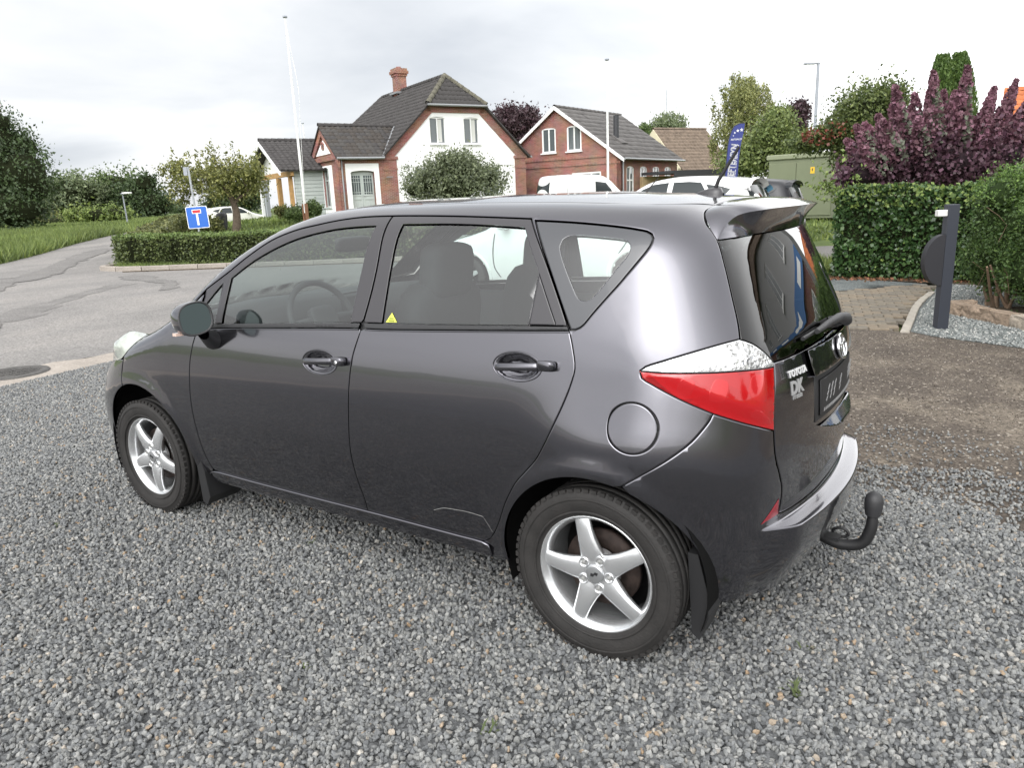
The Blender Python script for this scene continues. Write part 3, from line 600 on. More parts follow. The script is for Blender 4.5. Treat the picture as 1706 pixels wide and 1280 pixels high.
wall('back_wall', H, (GW, L_h, 0), (-1, 0), [(GW-x, z) for x, z in gp][::-1], [], .1, M_white); wall('left_wall', H, (0, L_h, 0), (0, -1), [(0, 0), (L_h, 0), (L_h, E_+.4), (0, E_+.4)], [], .1, M_white)
for u0, w in ((-.38, .76), (GW-.38, .72)):
    b = MB().box((u0+w/2, .16, (E_-.1)/2), (w, .42, E_-.1)); b.box((u0+w/2, .15, E_-.02), (w+.14, .52, .16)); b.box((u0+w/2, .15, E_-.6), (w+.06, .46, .12)); b.build('brick_pillar', M_brick, H)
def band(p0, p1, w, name='brick_verge'):
    p0, p1 = np.array(p0, float), np.array(p1, float); d = p1-p0; d /= np.linalg.norm(d); nn = np.array([d[1], -d[0]])
    MB().prism([tuple(p0), tuple(p1), tuple(p1+nn*w), tuple(p0+nn*w)][::-1], (0, 0, 0), (1, 0, 0), (0, 0, 1), -.02, .06).build(name, M_brick, H)
zz = HZ-.03
band((-.42, E_+.02), (ru(HZ)+.0, HZ-.06), .46); band((GW-ru(HZ), HZ-.06), (GW+.42, E_+.02), .46); band((ru(HZ)+.0, HZ-.06), (GW-ru(HZ), HZ-.06), .36, 'brick_band')
yF, yB = -.32, L_h+.32; hipi = (RZ-HZ)/1.2
lp = [(-.55, yB, E_), (-.55, yF, E_), (ru(HZ), yF, HZ), (RU, yF+hipi, RZ), (RU, yB-hipi, RZ), (ru(HZ), yB, HZ)]
rf = roof_plane('roof', H, lp, M_tile)
roof_plane('roof', H, [(GW+.55, yF, E_), (GW+.55, yB, E_), (GW-ru(HZ), yB, HZ), (RU, yB-hipi, RZ), (RU, yF+hipi, RZ), (GW-ru(HZ), yF, HZ)], M_tile)
roof_plane('roof', H, [(ru(HZ)-.08, yF-.03, HZ-.02), (GW-ru(HZ)+.08, yF-.03, HZ-.02), (RU, yF+hipi, RZ)], M_tile, single=True)
roof_plane('roof', H, [(GW-ru(HZ), yB, HZ), (ru(HZ), yB, HZ), (RU, yB-hipi, RZ)], M_tile)
ridge(H, (RU, yF+hipi, RZ+.04), (RU, yB-hipi, RZ+.04), M_tile)
ridge(H, (ru(HZ)-.08, yF-.02, HZ+.03), (RU, yF+hipi, RZ+.05), M_tile2, .14); ridge(H, (GW-ru(HZ)+.08, yF-.02, HZ+.03), (RU, yF+hipi, RZ+.05), M_tile2, .14); ridge(H, (ru(HZ), yB, HZ+.03), (RU, yB-hipi, RZ+.05), M_tile)
gutter(H, (ru(HZ)-.1, yF-.09, HZ-.06), (GW-ru(HZ)+.1, yF-.09, HZ-.06)); gutter(H, (GW+.6, yF, E_-.02), (GW+.6, yB, E_-.02))
# chimney
cb = MB(); cy = yB-hipi-2.9; cb.box((RU, cy, RZ+.35), (.66, .66, 1.5)); cb.box((RU, cy, RZ+.95), (.78, .78, .14)); cb.box((RU, cy, RZ+1.11), (.92, .92, .18)); cb.box((RU, cy, RZ+1.27), (.80, .80, .14)); ch = cb.build('chimney', M_brick, H)
MB().box((RU, cy, RZ-.12), (1.0, 1.1, .12)).build('chimney_flashing', M_zinc, H); MB().lathe([(0, .16), (.12, .16), (.12, .12), (0, .12)], (RU, cy, RZ+1.34), 'z', 16).build('chimney_pot', M_brick, ch)
MB().box((ru(E_+1.35), 3.0, E_+1.42), (.5, .9, .05), ax=[(1/math.hypot(1, sl), 0, sl/math.hypot(1, sl)), (0, 1, 0), (-sl/math.hypot(1, sl), 0, 1/math.hypot(1, sl))]).build('roof_light', M_zinc, H)
# porch wing
PU, PD, PZ = -2.85, 4.3, hz(5.70); psl = (PZ-E_)/(PD/2+.3)
dr = (-2.27, .35, 1.32, hz(3.26)-.35); ro_h = rect(dr[0], dr[1], dr[2], dr[3], .10)
wall('porch_wall', H, (0, -.04, 0), ax_x, [(PU, 0), (-.38, 0), (-.38, E_), (PU, E_)], [ro_h], .30, M_brick)
wall('door_surround', H, (0, -.07, 0), ax_x, [(-2.54, .05), (-.68, .05), (-.68, hz(3.62)), (-2.54, hz(3.62))], [ro_h], .06, M_white)
b = MB(); b.box((-1.61, .19, dr[1]+dr[3]/2), (1.32, .05, dr[3])); db = b.build('front_door', M_gpaint, H)
for s_ in (-1, 1):
    cx = -1.61+s_*.33; b = MB()
    for (x, z, w, h) in ((cx, 1.05, .48, .06), (cx, .72, .06, .5), (cx-.27, 1.40, .06, 2.0), (cx+.27, 1.40, .06, 2.0), (cx, 2.36, .5, .08), (cx, 1.25, .5, .08), (cx, .5, .5, .1)): b.box((x, .155, z+.05), (w, .03, h))
    b.build('door_leaf', M_gpaint, db)
    pn = MB().box((cx, .160, 1.82), (.46, .012, .98)).build('door_pane', M_pane, db); b = MB()
    for x in (-.12, .0, .12): b.box((cx+x, .148, 1.82), (.022, .016, .98))
    for z in (1.45, 1.98, 2.18): b.box((cx, .150, z), (.46, .014, .022))
    b.build('door_bars', M_gpaint, db)
MB().tube([(-1.58, .12, 1.25), (-1.58, .08, 1.25), (-1.50, .08, 1.25)], .014, 6).build('door_handle', M_zinc, db)
MB().box((-1.61, -.25, .15), (2.3, .7, .3)).build('door_step', M_conc, H)
gz = [(0, 0), (PD, 0), (PD, E_), (PD/2, PZ-.08), (0, E_)]; pw = (1.55, .75, 1.1, 2.1)
wall('porch_gable', H, (PU, PD, 0), (0, -1), gz, [rect(*pw, .16)], .16, M_brick)
wall('window_surround', H, (PU-.03, PD, 0), (0, -1), rect(1.0, .35, 2.2, hz(3.62)-.35), [rect(*pw, .16)], .05, M_white)
window(H, (PU, PD, 0), (0, -1), pw[0], pw[1], pw[2], pw[3]-.03, 2, 2, trans=.68, mt=M_gpaint, depth=.14)
wall('gable_panel', H, (PU-.04, PD, 0), (0, -1), [(.75, E_+.30), (PD-.75, E_+.30), (PD/2, PZ-.75)], [], .02, M_white)
ov = MB().lathe([(0, .13), (-.05, .15), (-.05, .21), (0, .23)], (PU-.04, PD/2, E_+.75), 'x', 20).build('round_vent', M_brick, H); MB().lathe([(-.02, .14), (-.02, .001)], (PU-.04, PD/2, E_+.75), 'x', 20).build('vent_glass', M_pane, ov)
MB().box((PU-.08, PD/2, E_+.05), (.14, PD+.1, .22)).build('brick_cornice', M_brick, H)
b = MB()
for s_ in (-1, 1):
    d = np.array([s_*(PD/2+.3), PZ-E_]); b.prism([(0, PZ-.06), (s_*(PD/2+.3), E_-.06), (s_*(PD/2+.3), E_-.46), (0, PZ-.52)][::s_], (PU-.02, PD/2, 0), (0, 1, 0), (0, 0, 1), -.1, .02)
b.build('brick_verge', M_brick, H)
vx = ru(PZ)
roof_plane('porch_roof', H, [(PU-.2, -.34, E_), (-.5, -.34, E_), (vx, PD/2, PZ), (PU-.2, PD/2, PZ)], M_tile, single=True, tmats=[M_tile, mat('dark_roof_tile_worn', (.066, .061, .057), .85, var=.3, vscale=3), mat('dark_roof_tile_brown', (.058, .050, .044), .85, var=.3, vscale=3)])
roof_plane('porch_roof', H, [(-.5, PD+.34, E_), (PU-.2, PD+.34, E_), (PU-.2, PD/2, PZ), (vx, PD/2, PZ)], M_tile)
ridge(H, (PU-.22, PD/2, PZ+.05), (vx, PD/2, PZ+.05), M_tile); gutter(H, (PU-.2, -.42, E_-.03), (-.45, -.42, E_-.03)); drain(H, (PU+.12, -.12), 0, E_-.05)
MB().tube([(-.5, -.36, E_+.02), (vx, PD/2, PZ+.03)], .07, 6).build('valley_flashing', M_zinc, H)
wl = MB().box((-.15, -.22, hz(2.9)), (.34, .1, .05)).build('wall_lamp', M_zinc, H)
# carport wing on the left
CU, C0, C1, CZ, CE = -4.6, 2.7, 9.6, hz(5.25), hz(3.45); cyM = (C0+C1)/2
CP = thing('carport', 'open carport with white gable, grey roof and pale timber posts beside the white house', 'carport', H.location, H.rotation_euler[2])
roof_plane('roof', CP, [(CU-.7, C0-.35, CE), (-.1, C0-.35, CE), (-.1, cyM, CZ), (CU-.7, cyM, CZ)], M_tile)
roof_plane('roof', CP, [(-.1, C1+.35, CE), (CU-.7, C1+.35, CE), (CU-.7, cyM, CZ), (-.1, cyM, CZ)], M_tile)
ridge(CP, (CU-.7, cyM, CZ+.05), (-.1, cyM, CZ+.05), M_tile)
wall('gable_boards', CP, (CU, C1, 0), (0, -1), [(0, CE), (C1-C0, CE), ((C1-C0)/2, CZ-.12)], [], .02, M_wpaint)
b = MB()
for s_ in (-1, 1):
    hw = (C1-C0)/2+.35
    b.prism([(0, CZ-.03), (s_*hw, CE-.03), (s_*hw, CE-.26), (0, CZ-.28)][::s_], (CU-.68, cyM, 0), (0, 1, 0), (0, 0, 1), -.05, .02)
b.build('bargeboard', M_wpaint, CP)
MB().lathe([(0, .001), (-.04, .14), (-.04, .2), (0, .22)], (CU-.02, cyM-.1, CE+.75), 'x', 16).build('round_vent', M_gpaint, CP)
MB().box((CU, cyM, CE-.15), (.16, C1-C0+.4, .26)).build('beam', M_wood, CP)
for y, mt, w in ((C0+.3, M_wood, .2), (C0+2.6, M_wood, .22), (C0+2.95, M_wood, .12), (C1-1.2, M_grey, .22), (C1-.15, M_wpaint, .24)): MB().box((CU, y, (CE-.3)/2), (w, w, CE-.3)).build('post', mt, CP)
MB().box((CU+.05, C1-.68, 1.05), (.06, .85, 2.1)).build('glass_screen', mat('dark_green_glass', (.05, .075, .075), .15, coat=.4), CP)
wall('side_wall', CP, (CU+.2, C0+.1, 0), ax_x, [(0, 0), (4.6, 0), (4.6, CE), (0, CE)], [], .02, M_gpaint); b = MB()
for k in range(14): b.box((CU+2.4, C0+.08, .12+k*.2), (4.5, .03, .17))
b.build('siding', M_gpaint, CP)
wall('back_wall', CP, (-.6, C1, 0), (0, -1), [(0, 0), (C1-C0, 0), (C1-C0, CE), (0, CE)], [rect(2.3, 0.1, 1.3, 2.3, .65)], .15, M_white)
MB().box((-.75, C1-2.95, 1.2), (.05, 1.3, 2.3)).build('arched_door', M_gpaint, CP)
# ---------------- brick house
s2 = dirs(R(53.5)); Ob = at_depth(1034, 300, 45.); zb = .75
B2 = thing('brick_house', 'red brick house with white framed windows and grey slate gable roof', 'house', (Ob[0], Ob[1], zb-.3), math.atan2(s2[1], s2[0]))
eb, ab, wb, Lb = 3.72-zb+.3, 6.75-zb+.3, 8.6, 7.9; bs = (ab-eb)/(wb/2)
gw = [(3.2, eb+.40, 1.0, 1.45), (5.0, eb+.40, 1.0, 1.45)]
lw = (5.3, 1.1, 2.0, 1.3)
wall('gable_wall', B2, (0, wb, 0), (0, -1), [(0, 0), (wb, 0), (wb, eb), (wb/2, ab-.05), (0, eb)], [rect(*w, .12) for w in gw]+[rect(*lw)], .1, M_brick2)
for w in gw: window(B2, (0, wb, 0), (0, -1), *w, cols=2, depth=.06, bar=.09)
window(B2, (0, wb, 0), (0, -1), *lw, cols=3, depth=.06, bar=.09); b = MB()
for z in (eb-.42, eb-.02): b.box((-.03, wb/2, z), (.06, wb-.02, .09))
b.build('brick_course', M_brick2, B2)
sw = [(.75+1.75*k, .85, .92, 1.78) for k in range(4)]
wall('side_wall', B2, (0, 0, 0), ax_x, [(0, 0), (Lb, 0), (Lb, eb), (0, eb)], [rect(*w, .14) for w in sw], .1, M_brick2)
for w in sw: window(B2, (0, 0, 0), ax_x, *w, cols=2, rows=2, trans=.55, depth=.06, bar=.09)
wall('far_wall', B2, (Lb, 0, 0), (0, 1), [(0, 0), (wb, 0), (wb, eb), (wb/2, ab-.05), (0, eb)], [], .1, M_brick2); wall('back_wall', B2, (Lb, wb, 0), (-1, 0), [(0, 0), (Lb, 0), (Lb, eb), (0, eb)], [], .1, M_brick2)
oh = .25
roof_plane('roof', B2, [(-oh, -.35, eb-.35*bs*.9), (Lb+oh, -.35, eb-.35*bs*.9), (Lb+oh, wb/2, ab), (-oh, wb/2, ab)], M_slate, tw=.6, tl=.5, curve=.012, part='roof_slate', slab=.05)
roof_plane('roof', B2, [(Lb+oh, wb+.35, eb-.35*bs*.9), (-oh, wb+.35, eb-.35*bs*.9), (-oh, wb/2, ab), (Lb+oh, wb/2, ab)], M_slate, tw=.6, tl=.5, curve=.012, part='roof_slate', slab=.05)
ridge(B2, (-oh, wb/2, ab+.02), (Lb+oh, wb/2, ab+.02), M_slate, .1, .5); b = MB()
for s_ in (-1, 1):
    hw = wb/2+.37; b.prism([(0, ab+.02), (s_*hw, eb-.36*bs*.9), (s_*hw, eb-.36*bs*.9-.2), (0, ab-.2)][::s_], (-oh-.02, wb/2, 0), (0, 1, 0), (0, 0, 1), -.03, .03)
b.build('bargeboard', M_wpaint, B2); gutter(B2, (-oh, -.42, eb-.36*bs), (Lb+oh, -.42, eb-.36*bs)); drain(B2, (.15, -.1), 0, eb-.35)
zc_ = eb+1.35/1*bs; MB().tube([(2.3, 1.5, eb+1.2*bs), (2.3, 1.5, eb+1.5*bs+1.35)], .17, 14).build('stove_pipe', M_dgrey, B2)
MB().box((2.3, 1.35, eb+1.3*bs), (.7, .9, .3), ax=[(1, 0, 0), (0, 1/math.hypot(1, bs), bs/math.hypot(1, bs)), (0, -bs/math.hypot(1, bs), 1/math.hypot(1, bs))]).build('pipe_flashing', M_slate, B2)
# ---------------- cream house behind
Oy = at_depth(1133, 300, 72.); g3 = dirs(R(28)); zy = .85
B3 = thing('cream_house', 'cream rendered house with weathered brown tiled roof behind the brick house', 'house', (Oy[0], Oy[1], zy-.3), math.atan2(g3[1], g3[0]))
ey, ay, wy, Ly = zpx(1140, 280, 72.)-zy+.3, zpx(1083, 214, 75.)-zy+.3, 8.0, 6.6
wall('front_wall', B3, (0, 0, 0), ax_x, [(0, 0), (Ly, 0), (Ly, ey), (0, ey)], [rect(1., .8, 1., 1.2), rect(4.2, .8, 1., 1.2)], .1, M_yellow)
for u in (1., 4.2): window(B3, (0, 0, 0), ax_x, u, .8, 1., 1.2)
for nm, x, U in (('gable_wall', 0, (0, -1)), ('gable_wall', Ly, (0, 1))): wall(nm, B3, (x, wy if U[1] < 0 else 0, 0), U, [(0, 0), (wy, 0), (wy, ey), (wy/2, ay-.05), (0, ey)], [], .1, M_yellow)
roof_plane('roof', B3, [(.08, -.4, ey-.3), (Ly+.1, -.4, ey-.3), (Ly+.1, wy/2, ay), (.08, wy/2, ay)], M_btile, tw=.4, tl=.45); roof_plane('roof', B3, [(Ly+.1, wy+.4, ey-.3), (.08, wy+.4, ey-.3), (.08, wy/2, ay), (Ly+.1, wy/2, ay)], M_btile, tw=.4, tl=.45)
ridge(B3, (.05, wy/2, ay+.03), (Ly+.1, wy/2, ay+.03), M_btile, .13, .5)
# ---------------- dark flat carport in front of the cream house
p0 = at_depth(1122, 289, 44.); p1 = at_depth(1214, 281, 46.); d = p1-p0; ang = math.atan2(d[1], d[0]); Lc = math.hypot(d[0], d[1]); zt = (p0[2]+p1[2])/2
PG = thing('flat_carport', 'dark flat roofed open carport beside the brick house', 'carport', (p0[0], p0[1], .45), ang)
MB().box((Lc/2, 1.4, zt-.45), (Lc, 3.0, .16)).build('roof', M_dgrey, PG); MB().box((Lc/2, -.12, zt-.58), (Lc, .1, .28)).build('beam', M_dgrey, PG)
for k in range(4): MB().box((.15+k*(Lc-.3)/3, 0, (zt-.6)/2), (.14, .14, zt-.6)).build('post', M_dgrey, PG)
wall('back_wall', PG, (0, 2.8, 0), ax_x, [(0, 0), (Lc, 0), (Lc, zt-.6), (0, zt-.6)], [], .02, mat('ochre_boards', (.40, .30, .17), .9, var=.2, vscale=3))
# ---------------- house with an orange roof behind the purple bush
Oo = at_depth(1677, 250, 27.); g4 = dirs(R(-33))
B4 = thing('orange_roofed_house', 'house with bright orange tiled roof half hidden behind the purple bush', 'house', (Oo[0], Oo[1], .3), math.atan2(g4[1], g4[0]))
eo = zpx(1680, 262, 27)-.3; ao = eo+2.5; wall('front_wall', B4, (0, 0, 0), ax_x, [(0, 0), (10, 0), (10, eo), (0, eo)], [rect(2, .8, 1.2, 1.2)], .1, M_brick); window(B4, (0, 0, 0), ax_x, 2, .8, 1.2, 1.2)
wall('gable_wall', B4, (0, 7, 0), (0, -1), [(0, 0), (7, 0), (7, eo), (3.5, ao-.05), (0, eo)], [], .1, M_brick)
roof_plane('roof', B4, [(-.3, -.4, eo-.3), (10, -.4, eo-.3), (10, 3.5, ao), (-.3, 3.5, ao)], M_otile, single=False); roof_plane('roof', B4, [(10, 7.4, eo-.3), (-.3, 7.4, eo-.3), (-.3, 3.5, ao), (10, 3.5, ao)], M_otile); ridge(B4, (-.3, 3.5, ao+.03), (10, 3.5, ao+.03), M_otile)
# ---------------- shop on the right: outside the frame, mirrored in the rear window of the grey car
SH = thing('shop_building', 'two storey shop with white upper wall, blue sign band and brick ground floor', 'shop', (6.0, 15.5, 0), R(-6))
M_sign = mat('sign_blue', (.03, .12, .30), .4); M_shw = mat('grey_white_render', (.34, .34, .34), .9); M_dbrick = brickmat('shop_brick', (.10, .035, .026), (.15, .055, .04), (.2, .18, .16))
lo_ = [(1.0, .6, 2.6, 2.0), (4.4, .6, 2.6, 2.0), (8.0, 0.1, 1.2, 2.4), (10., .6, 2.6, 2.0)]; hi_ = [(1.4, 4.6, 1.2, 1.5), (5., 4.6, 1.2, 1.5), (8.6, 4.6, 1.2, 1.5), (12, 4.6, 1.2, 1.5)]
wall('ground_floor_wall', SH, (0, 0, 0), ax_x, rect(0, 0, 15, 3.1), [rect(*w) for w in lo_], .15, M_dbrick)
for w in lo_: window(SH, (0, 0, 0), ax_x, *w, cols=3, rows=2, trans=.7)
wall('upper_wall', SH, (0, .02, 0), ax_x, rect(0, 3.1, 15, 3.9), [rect(*w) for w in hi_], .15, M_shw)
for w in hi_: window(SH, (0, .02, 0), ax_x, *w, cols=2)
MB().box((7.5, -.12, 3.45), (14.9, .16, .62)).build('sign_band', M_sign, SH)
for k in range(4): MB().box((1.5+k*3.6, -.21, 3.45), (1.8, .02, .26)).build('sign_stripe', M_wpaint, SH)
wall('end_wall', SH, (0, 9, 0), (0, -1), rect(0, 0, 9, 7), [], .1, M_shw); roof_plane('roof', SH, [(-.3, -.4, 6.95), (15.3, -.4, 6.95), (15.3, 4.5, 9.6), (-.3, 4.5, 9.6)], M_btile, tw=.5, tl=.5); roof_plane('roof', SH, [(15.3, 9.4, 6.95), (-.3, 9.4, 6.95), (-.3, 4.5, 9.6), (15.3, 4.5, 9.6)], M_btile, tw=1.5, tl=1.5)
# ---------------- green transformer cabinet
pc0 = at_depth(1279, 330, 31.2); pc1 = at_depth(1386, 330, 29.6); d = pc1-pc0; Wc = math.hypot(d[0], d[1]); zc0 = .3; zt = zpx(1330, 262, 30.3)
CB = thing('transformer_cabinet', 'green metal electricity cabinet with two doors standing behind the ivy hedge', 'electric cabinet', (pc0[0], pc0[1], zc0), math.atan2(d[1], d[0]))
hC = zt-zc0
MB().box((Wc/2, .85, hC/2-.02), (Wc, 1.7, hC)).build('body', M_green, CB); MB().box((Wc/2, .85, hC+.05), (Wc+.16, 1.86, .2), bev=.03).build('lid', mat('cabinet_lid_green', (.215, .235, .15), .55), CB)
for k, (x0, x1) in enumerate(((.03, Wc*.44-.012), (Wc*.44+.012, Wc-.03))):
    dd = MB().box(((x0+x1)/2, -.015, hC/2-.06), (x1-x0, .05, hC-.28), bev=.012).build('door', M_green, CB)
    if k: MB().box((x0+.10, -.055, hC*.40), (.07, .05, .24)).build('handle', M_zinc, dd); sg = MB().box((x0+.62, -.045, hC*.78), (.16, .008, .24)).build('warning_sign', mat('warning_yellow', (.72, .45, .03), .6), dd); bb = MB(); bb.prism([(-.02, .07), (.03, .07), (.0, .01), (.03, .01), (-.02, -.07), (-.005, -.005), (-.035, -.005)], (x0+.62, -.050, hC*.78), (1, 0, 0), (0, 0, 1), 0, .003); bb.build('lightning_bolt', M_dgrey, sg)
# ================================================================ VEGETATION
def leafmat(name, col, rnd=.35, var=.25, vscale=1.2, trans=.25, rough=.55): return mat(name, tuple(min(.22, c*1.6) for c in col), rough, rnd=rnd, var=var, vscale=vscale, trans=trans)
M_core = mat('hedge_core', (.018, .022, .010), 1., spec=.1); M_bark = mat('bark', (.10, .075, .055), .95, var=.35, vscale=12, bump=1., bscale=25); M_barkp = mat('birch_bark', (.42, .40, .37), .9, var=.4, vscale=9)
def leafcloud(name, P, size, mt, parent, asp=.55, rng=None, droop=0., kind='stuff', up=None, jit=.35):
    """one small rhombic leaf per point"""
    r = rng or RNG; P = np.asarray(P, float); n = len(P); d = r.normal(size=(n, 3)); d[:, 2] -= droop
    if up is not None: d = d*.6+np.array(up)
    d /= np.linalg.norm(d, axis=1, keepdims=True); q = r.normal(size=(n, 3)); w = np.cross(d, q); w /= np.maximum(np.linalg.norm(w, axis=1, keepdims=True), 1e-6)
    L = (size*(1+r.normal(0, jit, n)).clip(.4, 1.9))[:, None]; nn = np.cross(d, w)
    V = np.stack([P-d*L*.5, P+w*L*asp*.5+nn*L*.08, P+d*L*.5, P-w*L*asp*.5+nn*L*.08], 1).reshape(-1, 3)
    me = mesh_np(name, V, np.arange(4*n).reshape(n, 4)); o = link(name, me, mt, parent); return tag(o, kind=kind) if kind else o
def blobs_pts(bl, n, clump=38, shell=.55, spread=.17, r=None):
    """leaf positions grouped in clumps through a set of ellipsoids (x,y,z,rx,ry,rz)"""
    r = r or RNG; B = np.array(bl, float); vol = B[:, 3]*B[:, 4]*B[:, 5]; p = vol**.8; p = p/p.sum(); m = max(1, n//clump)
    k = r.choice(len(B), m, p=p); d = r.normal(size=(m, 3)); d /= np.linalg.norm(d, axis=1, keepdims=True); rad = (shell+(1-shell)*r.random(m)**.7)[:, None]
    C = B[k, :3]+d*rad*B[k, 3:]; j = r.integers(0, m, n); s = (B[k[j], 3:].mean(1)*spread)[:, None]*(.5+r.random(n))[:, None]
    return C[j]+r.normal(size=(n, 3))*s
def trunk(name, parent, pts, r0, r1, mt=None, n=9):
    k = len(pts); return MB().tube(catmull(pts, .25), list(np.linspace(r0, r1, len(catmull(pts, .25)))), n).build(name, mt or M_bark, parent)
def tree(name, label, cat, p, bl, n, leaf, mt, tr=None, group=None, core=None, limbs=(), seed=1, asp=.55, clump=38, spread=.17, droop=0.):
    r = np.random.default_rng(seed); t = thing(name, label, cat, tuple(p), 0, group)
    if tr: trunk('trunk', t, [(0, 0, -.1), (tr[2] if len(tr) > 2 else 0, 0, tr[0]*.5), (0, 0, tr[0])], tr[1], tr[1]*.55)
    for L in limbs: trunk('limb', t, L[:-1], L[-1], L[-1]*.4, n=6)
    leafcloud('crown', blobs_pts(bl, n, clump, spread=spread, r=r), leaf, mt, t, asp, r, droop)
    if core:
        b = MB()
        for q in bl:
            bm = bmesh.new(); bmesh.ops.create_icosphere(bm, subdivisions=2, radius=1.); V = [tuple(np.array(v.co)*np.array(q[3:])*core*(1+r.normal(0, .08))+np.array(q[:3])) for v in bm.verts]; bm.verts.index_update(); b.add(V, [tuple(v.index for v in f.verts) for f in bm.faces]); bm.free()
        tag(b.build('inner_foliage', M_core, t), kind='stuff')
    return t
def spx(u, v, D): p = at_depth(u, v, D); return p
def rel(p, q): return np.array(q)-np.array(p)
def crown_px(base, D, items):
    """blobs from (u, v, ru_px, rv_px, depth offset, depth radius)"""
    out = []
    for u, v, a, b, dd, rd in items:
        c = at_depth(u, v, D+dd)-base; s = (D+dd)/FPX; out.append((c[0], c[1], c[2], a*s*1.0, max(rd, .3), b*s))
    return out
G1 = leafmat('leaf_dark_green', (.036, .058, .022)); G2 = leafmat('leaf_mid_green', (.055, .085, .025)); G3 = leafmat('leaf_olive', (.085, .095, .030), rnd=.45); G4 = leafmat('leaf_birch', (.125, .15, .048), rnd=.4); G5 = leafmat('leaf_grey_green', (.10, .125, .065)); G6 = leafmat('leaf_purple', (.040, .022, .026), rnd=.45)
G7 = leafmat('leaf_cypress', (.055, .095, .022), rnd=.35); G8 = leafmat('leaf_bright_green', (.10, .17, .035))
# --- far left
b0 = gpos(20, 55); tree('broad_tree', 'large dark broadleaf tree at the left edge of the photo, beside the road', 'tree', b0, crown_px(b0, 55, [(-45, 300, 85, 70, 0, 3.5), (-30, 235, 55, 55, 0, 3), (35, 300, 36, 60, 0, 2.5), (15, 250, 30, 45, 1, 2.5), (20, 350, 45, 40, -1, 2.5), (-20, 205, 30, 25, 0, 2)]), 24000, .20, G1, (4., .35), core=.72, seed=2)
for k, (u, D, items, n, mt, lab, sd) in enumerate((
    (120, 95, [(95, 340, 30, 35, 0, 4), (125, 320, 30, 28, 0, 4)], 7000, G5, 'grey green bushy tree at the left end of the far thicket', 3),
    (175, 100, [(150, 330, 35, 40, 0, 5), (195, 315, 38, 28, 2, 5), (180, 345, 45, 28, 0, 5)], 10000, G2, 'tallest rounded tree in the middle of the far thicket', 4),
    (240, 100, [(225, 335, 28, 32, 0, 4), (252, 342, 20, 24, 0, 4), (243, 305, 7, 18, 0, 2)], 7000, G1, 'dark tree at the right end of the far thicket, behind the low street lamp', 5),
    (100, 85, [(70, 372, 40, 16, 0, 4), (105, 372, 30, 14, 0, 4)], 4000, G3, 'low olive scrub at the edge of the meadow, in front of the far thicket', 6),
    (160, 80, [(150, 360, 28, 14, 0, 3), (178, 358, 20, 14, 0, 3)], 4000, G8, 'low bright green bush in front of the far thicket', 7))):
    b0 = gpos(u, D); tree('bush' if k > 2 else 'thicket_tree', lab, 'bush' if k > 2 else 'tree', b0, crown_px(b0, D, items), n, .34 if k < 3 else .25, mt, (3., .2) if k < 3 else None, 'trees of the far thicket across the meadow' if k < 3 else None, core=.7, seed=sd)
for k, (u, v, D, a, b, mt, lab) in enumerate(((292, 345, 190, 14, 10, G5, 'small pale far tree between the thicket and the apple tree'), (305, 352, 180, 12, 9, G1, 'tiny dark conifer far behind the dead end sign'), (345, 346, 200, 12, 8, G1, 'tiny dark far tree just right of the dead end sign'))):
    b0 = gpos(u, D); tree('distant_tree', lab, 'tree', b0, crown_px(b0, D, [(u, v, a, b, 0, 2)]), 1500, .5, mt, (1.5, .2), 'tiny trees on the horizon', core=.7, seed=30+k)
b0 = gpos(380, 62); tree('conifer_tree', 'dark conifer hedge tree behind the white car on the left', 'tree', b0, crown_px(b0, 62, [(365, 340, 12, 28, 0, 1.5), (385, 338, 16, 24, 0, 1.5), (410, 330, 14, 28, 1, 2)]), 6000, .22, G1, (2., .2), core=.7, seed=8)
# --- apple tree in front of the carport
D = 33.; b0 = gpos(392, D, 380); t = thing('apple_tree', 'leaning apple tree with yellowing leaves behind the clipped hedge', 'tree', tuple(b0))
P_ = lambda u, v, dd=0: at_depth(u, v, D+dd)-b0
trunk('trunk', t, [(0, 0, -.2), P_(394, 355), P_(388, 335), P_(380, 318)], .20, .11)
for pts, r_ in (([P_(390, 340), P_(400, 328), P_(415, 322, .3), P_(428, 312, .4)], .10), ([P_(388, 335), P_(372, 310, -.2), P_(352, 296), P_(325, 290)], .08), ([P_(381, 318), P_(385, 290), P_(380, 262)], .07), ([P_(376, 312), P_(350, 300), P_(310, 310)], .06), ([P_(415, 322), P_(405, 300), P_(400, 280)], .05)): trunk('limb', t, pts, r_, r_*.35, n=7)
r = np.random.default_rng(21)
bl = crown_px(b0, D, [(350, 302, 38, 18, 0, 1.2), (395, 300, 36, 22, .3, 1.3), (425, 308, 22, 16, .3, .9), (375, 318, 28, 16, -.2, 1.), (305, 305, 22, 18, 0, .9), (295, 285, 16, 14, 0, .7), (302, 326, 14, 16, .2, .6), (345, 290, 22, 12, .2, 1.), (405, 288, 22, 12, 0, 1.)])
pts = [blobs_pts(bl, 9500, 24, spread=.22, r=r)]
for k in range(64):
    u = r.uniform(285, 438); v0 = 292+r.normal(0, 6); h = r.uniform(18, 54)*(1 if 330 < u < 400 else .62); p0 = P_(u, v0, r.normal(0, .6)); p1 = P_(u+r.normal(0, 4), v0-h, r.normal(0, .6)); m_ = 34; tt = r.random(m_)[:, None]; pts.append(p0+(p1-p0)*tt+r.normal(0, .05, (m_, 3)))
leafcloud('crown', np.vstack(pts), .115, leafmat('leaf_apple', (.115, .125, .040), rnd=.5), t, .55, r)
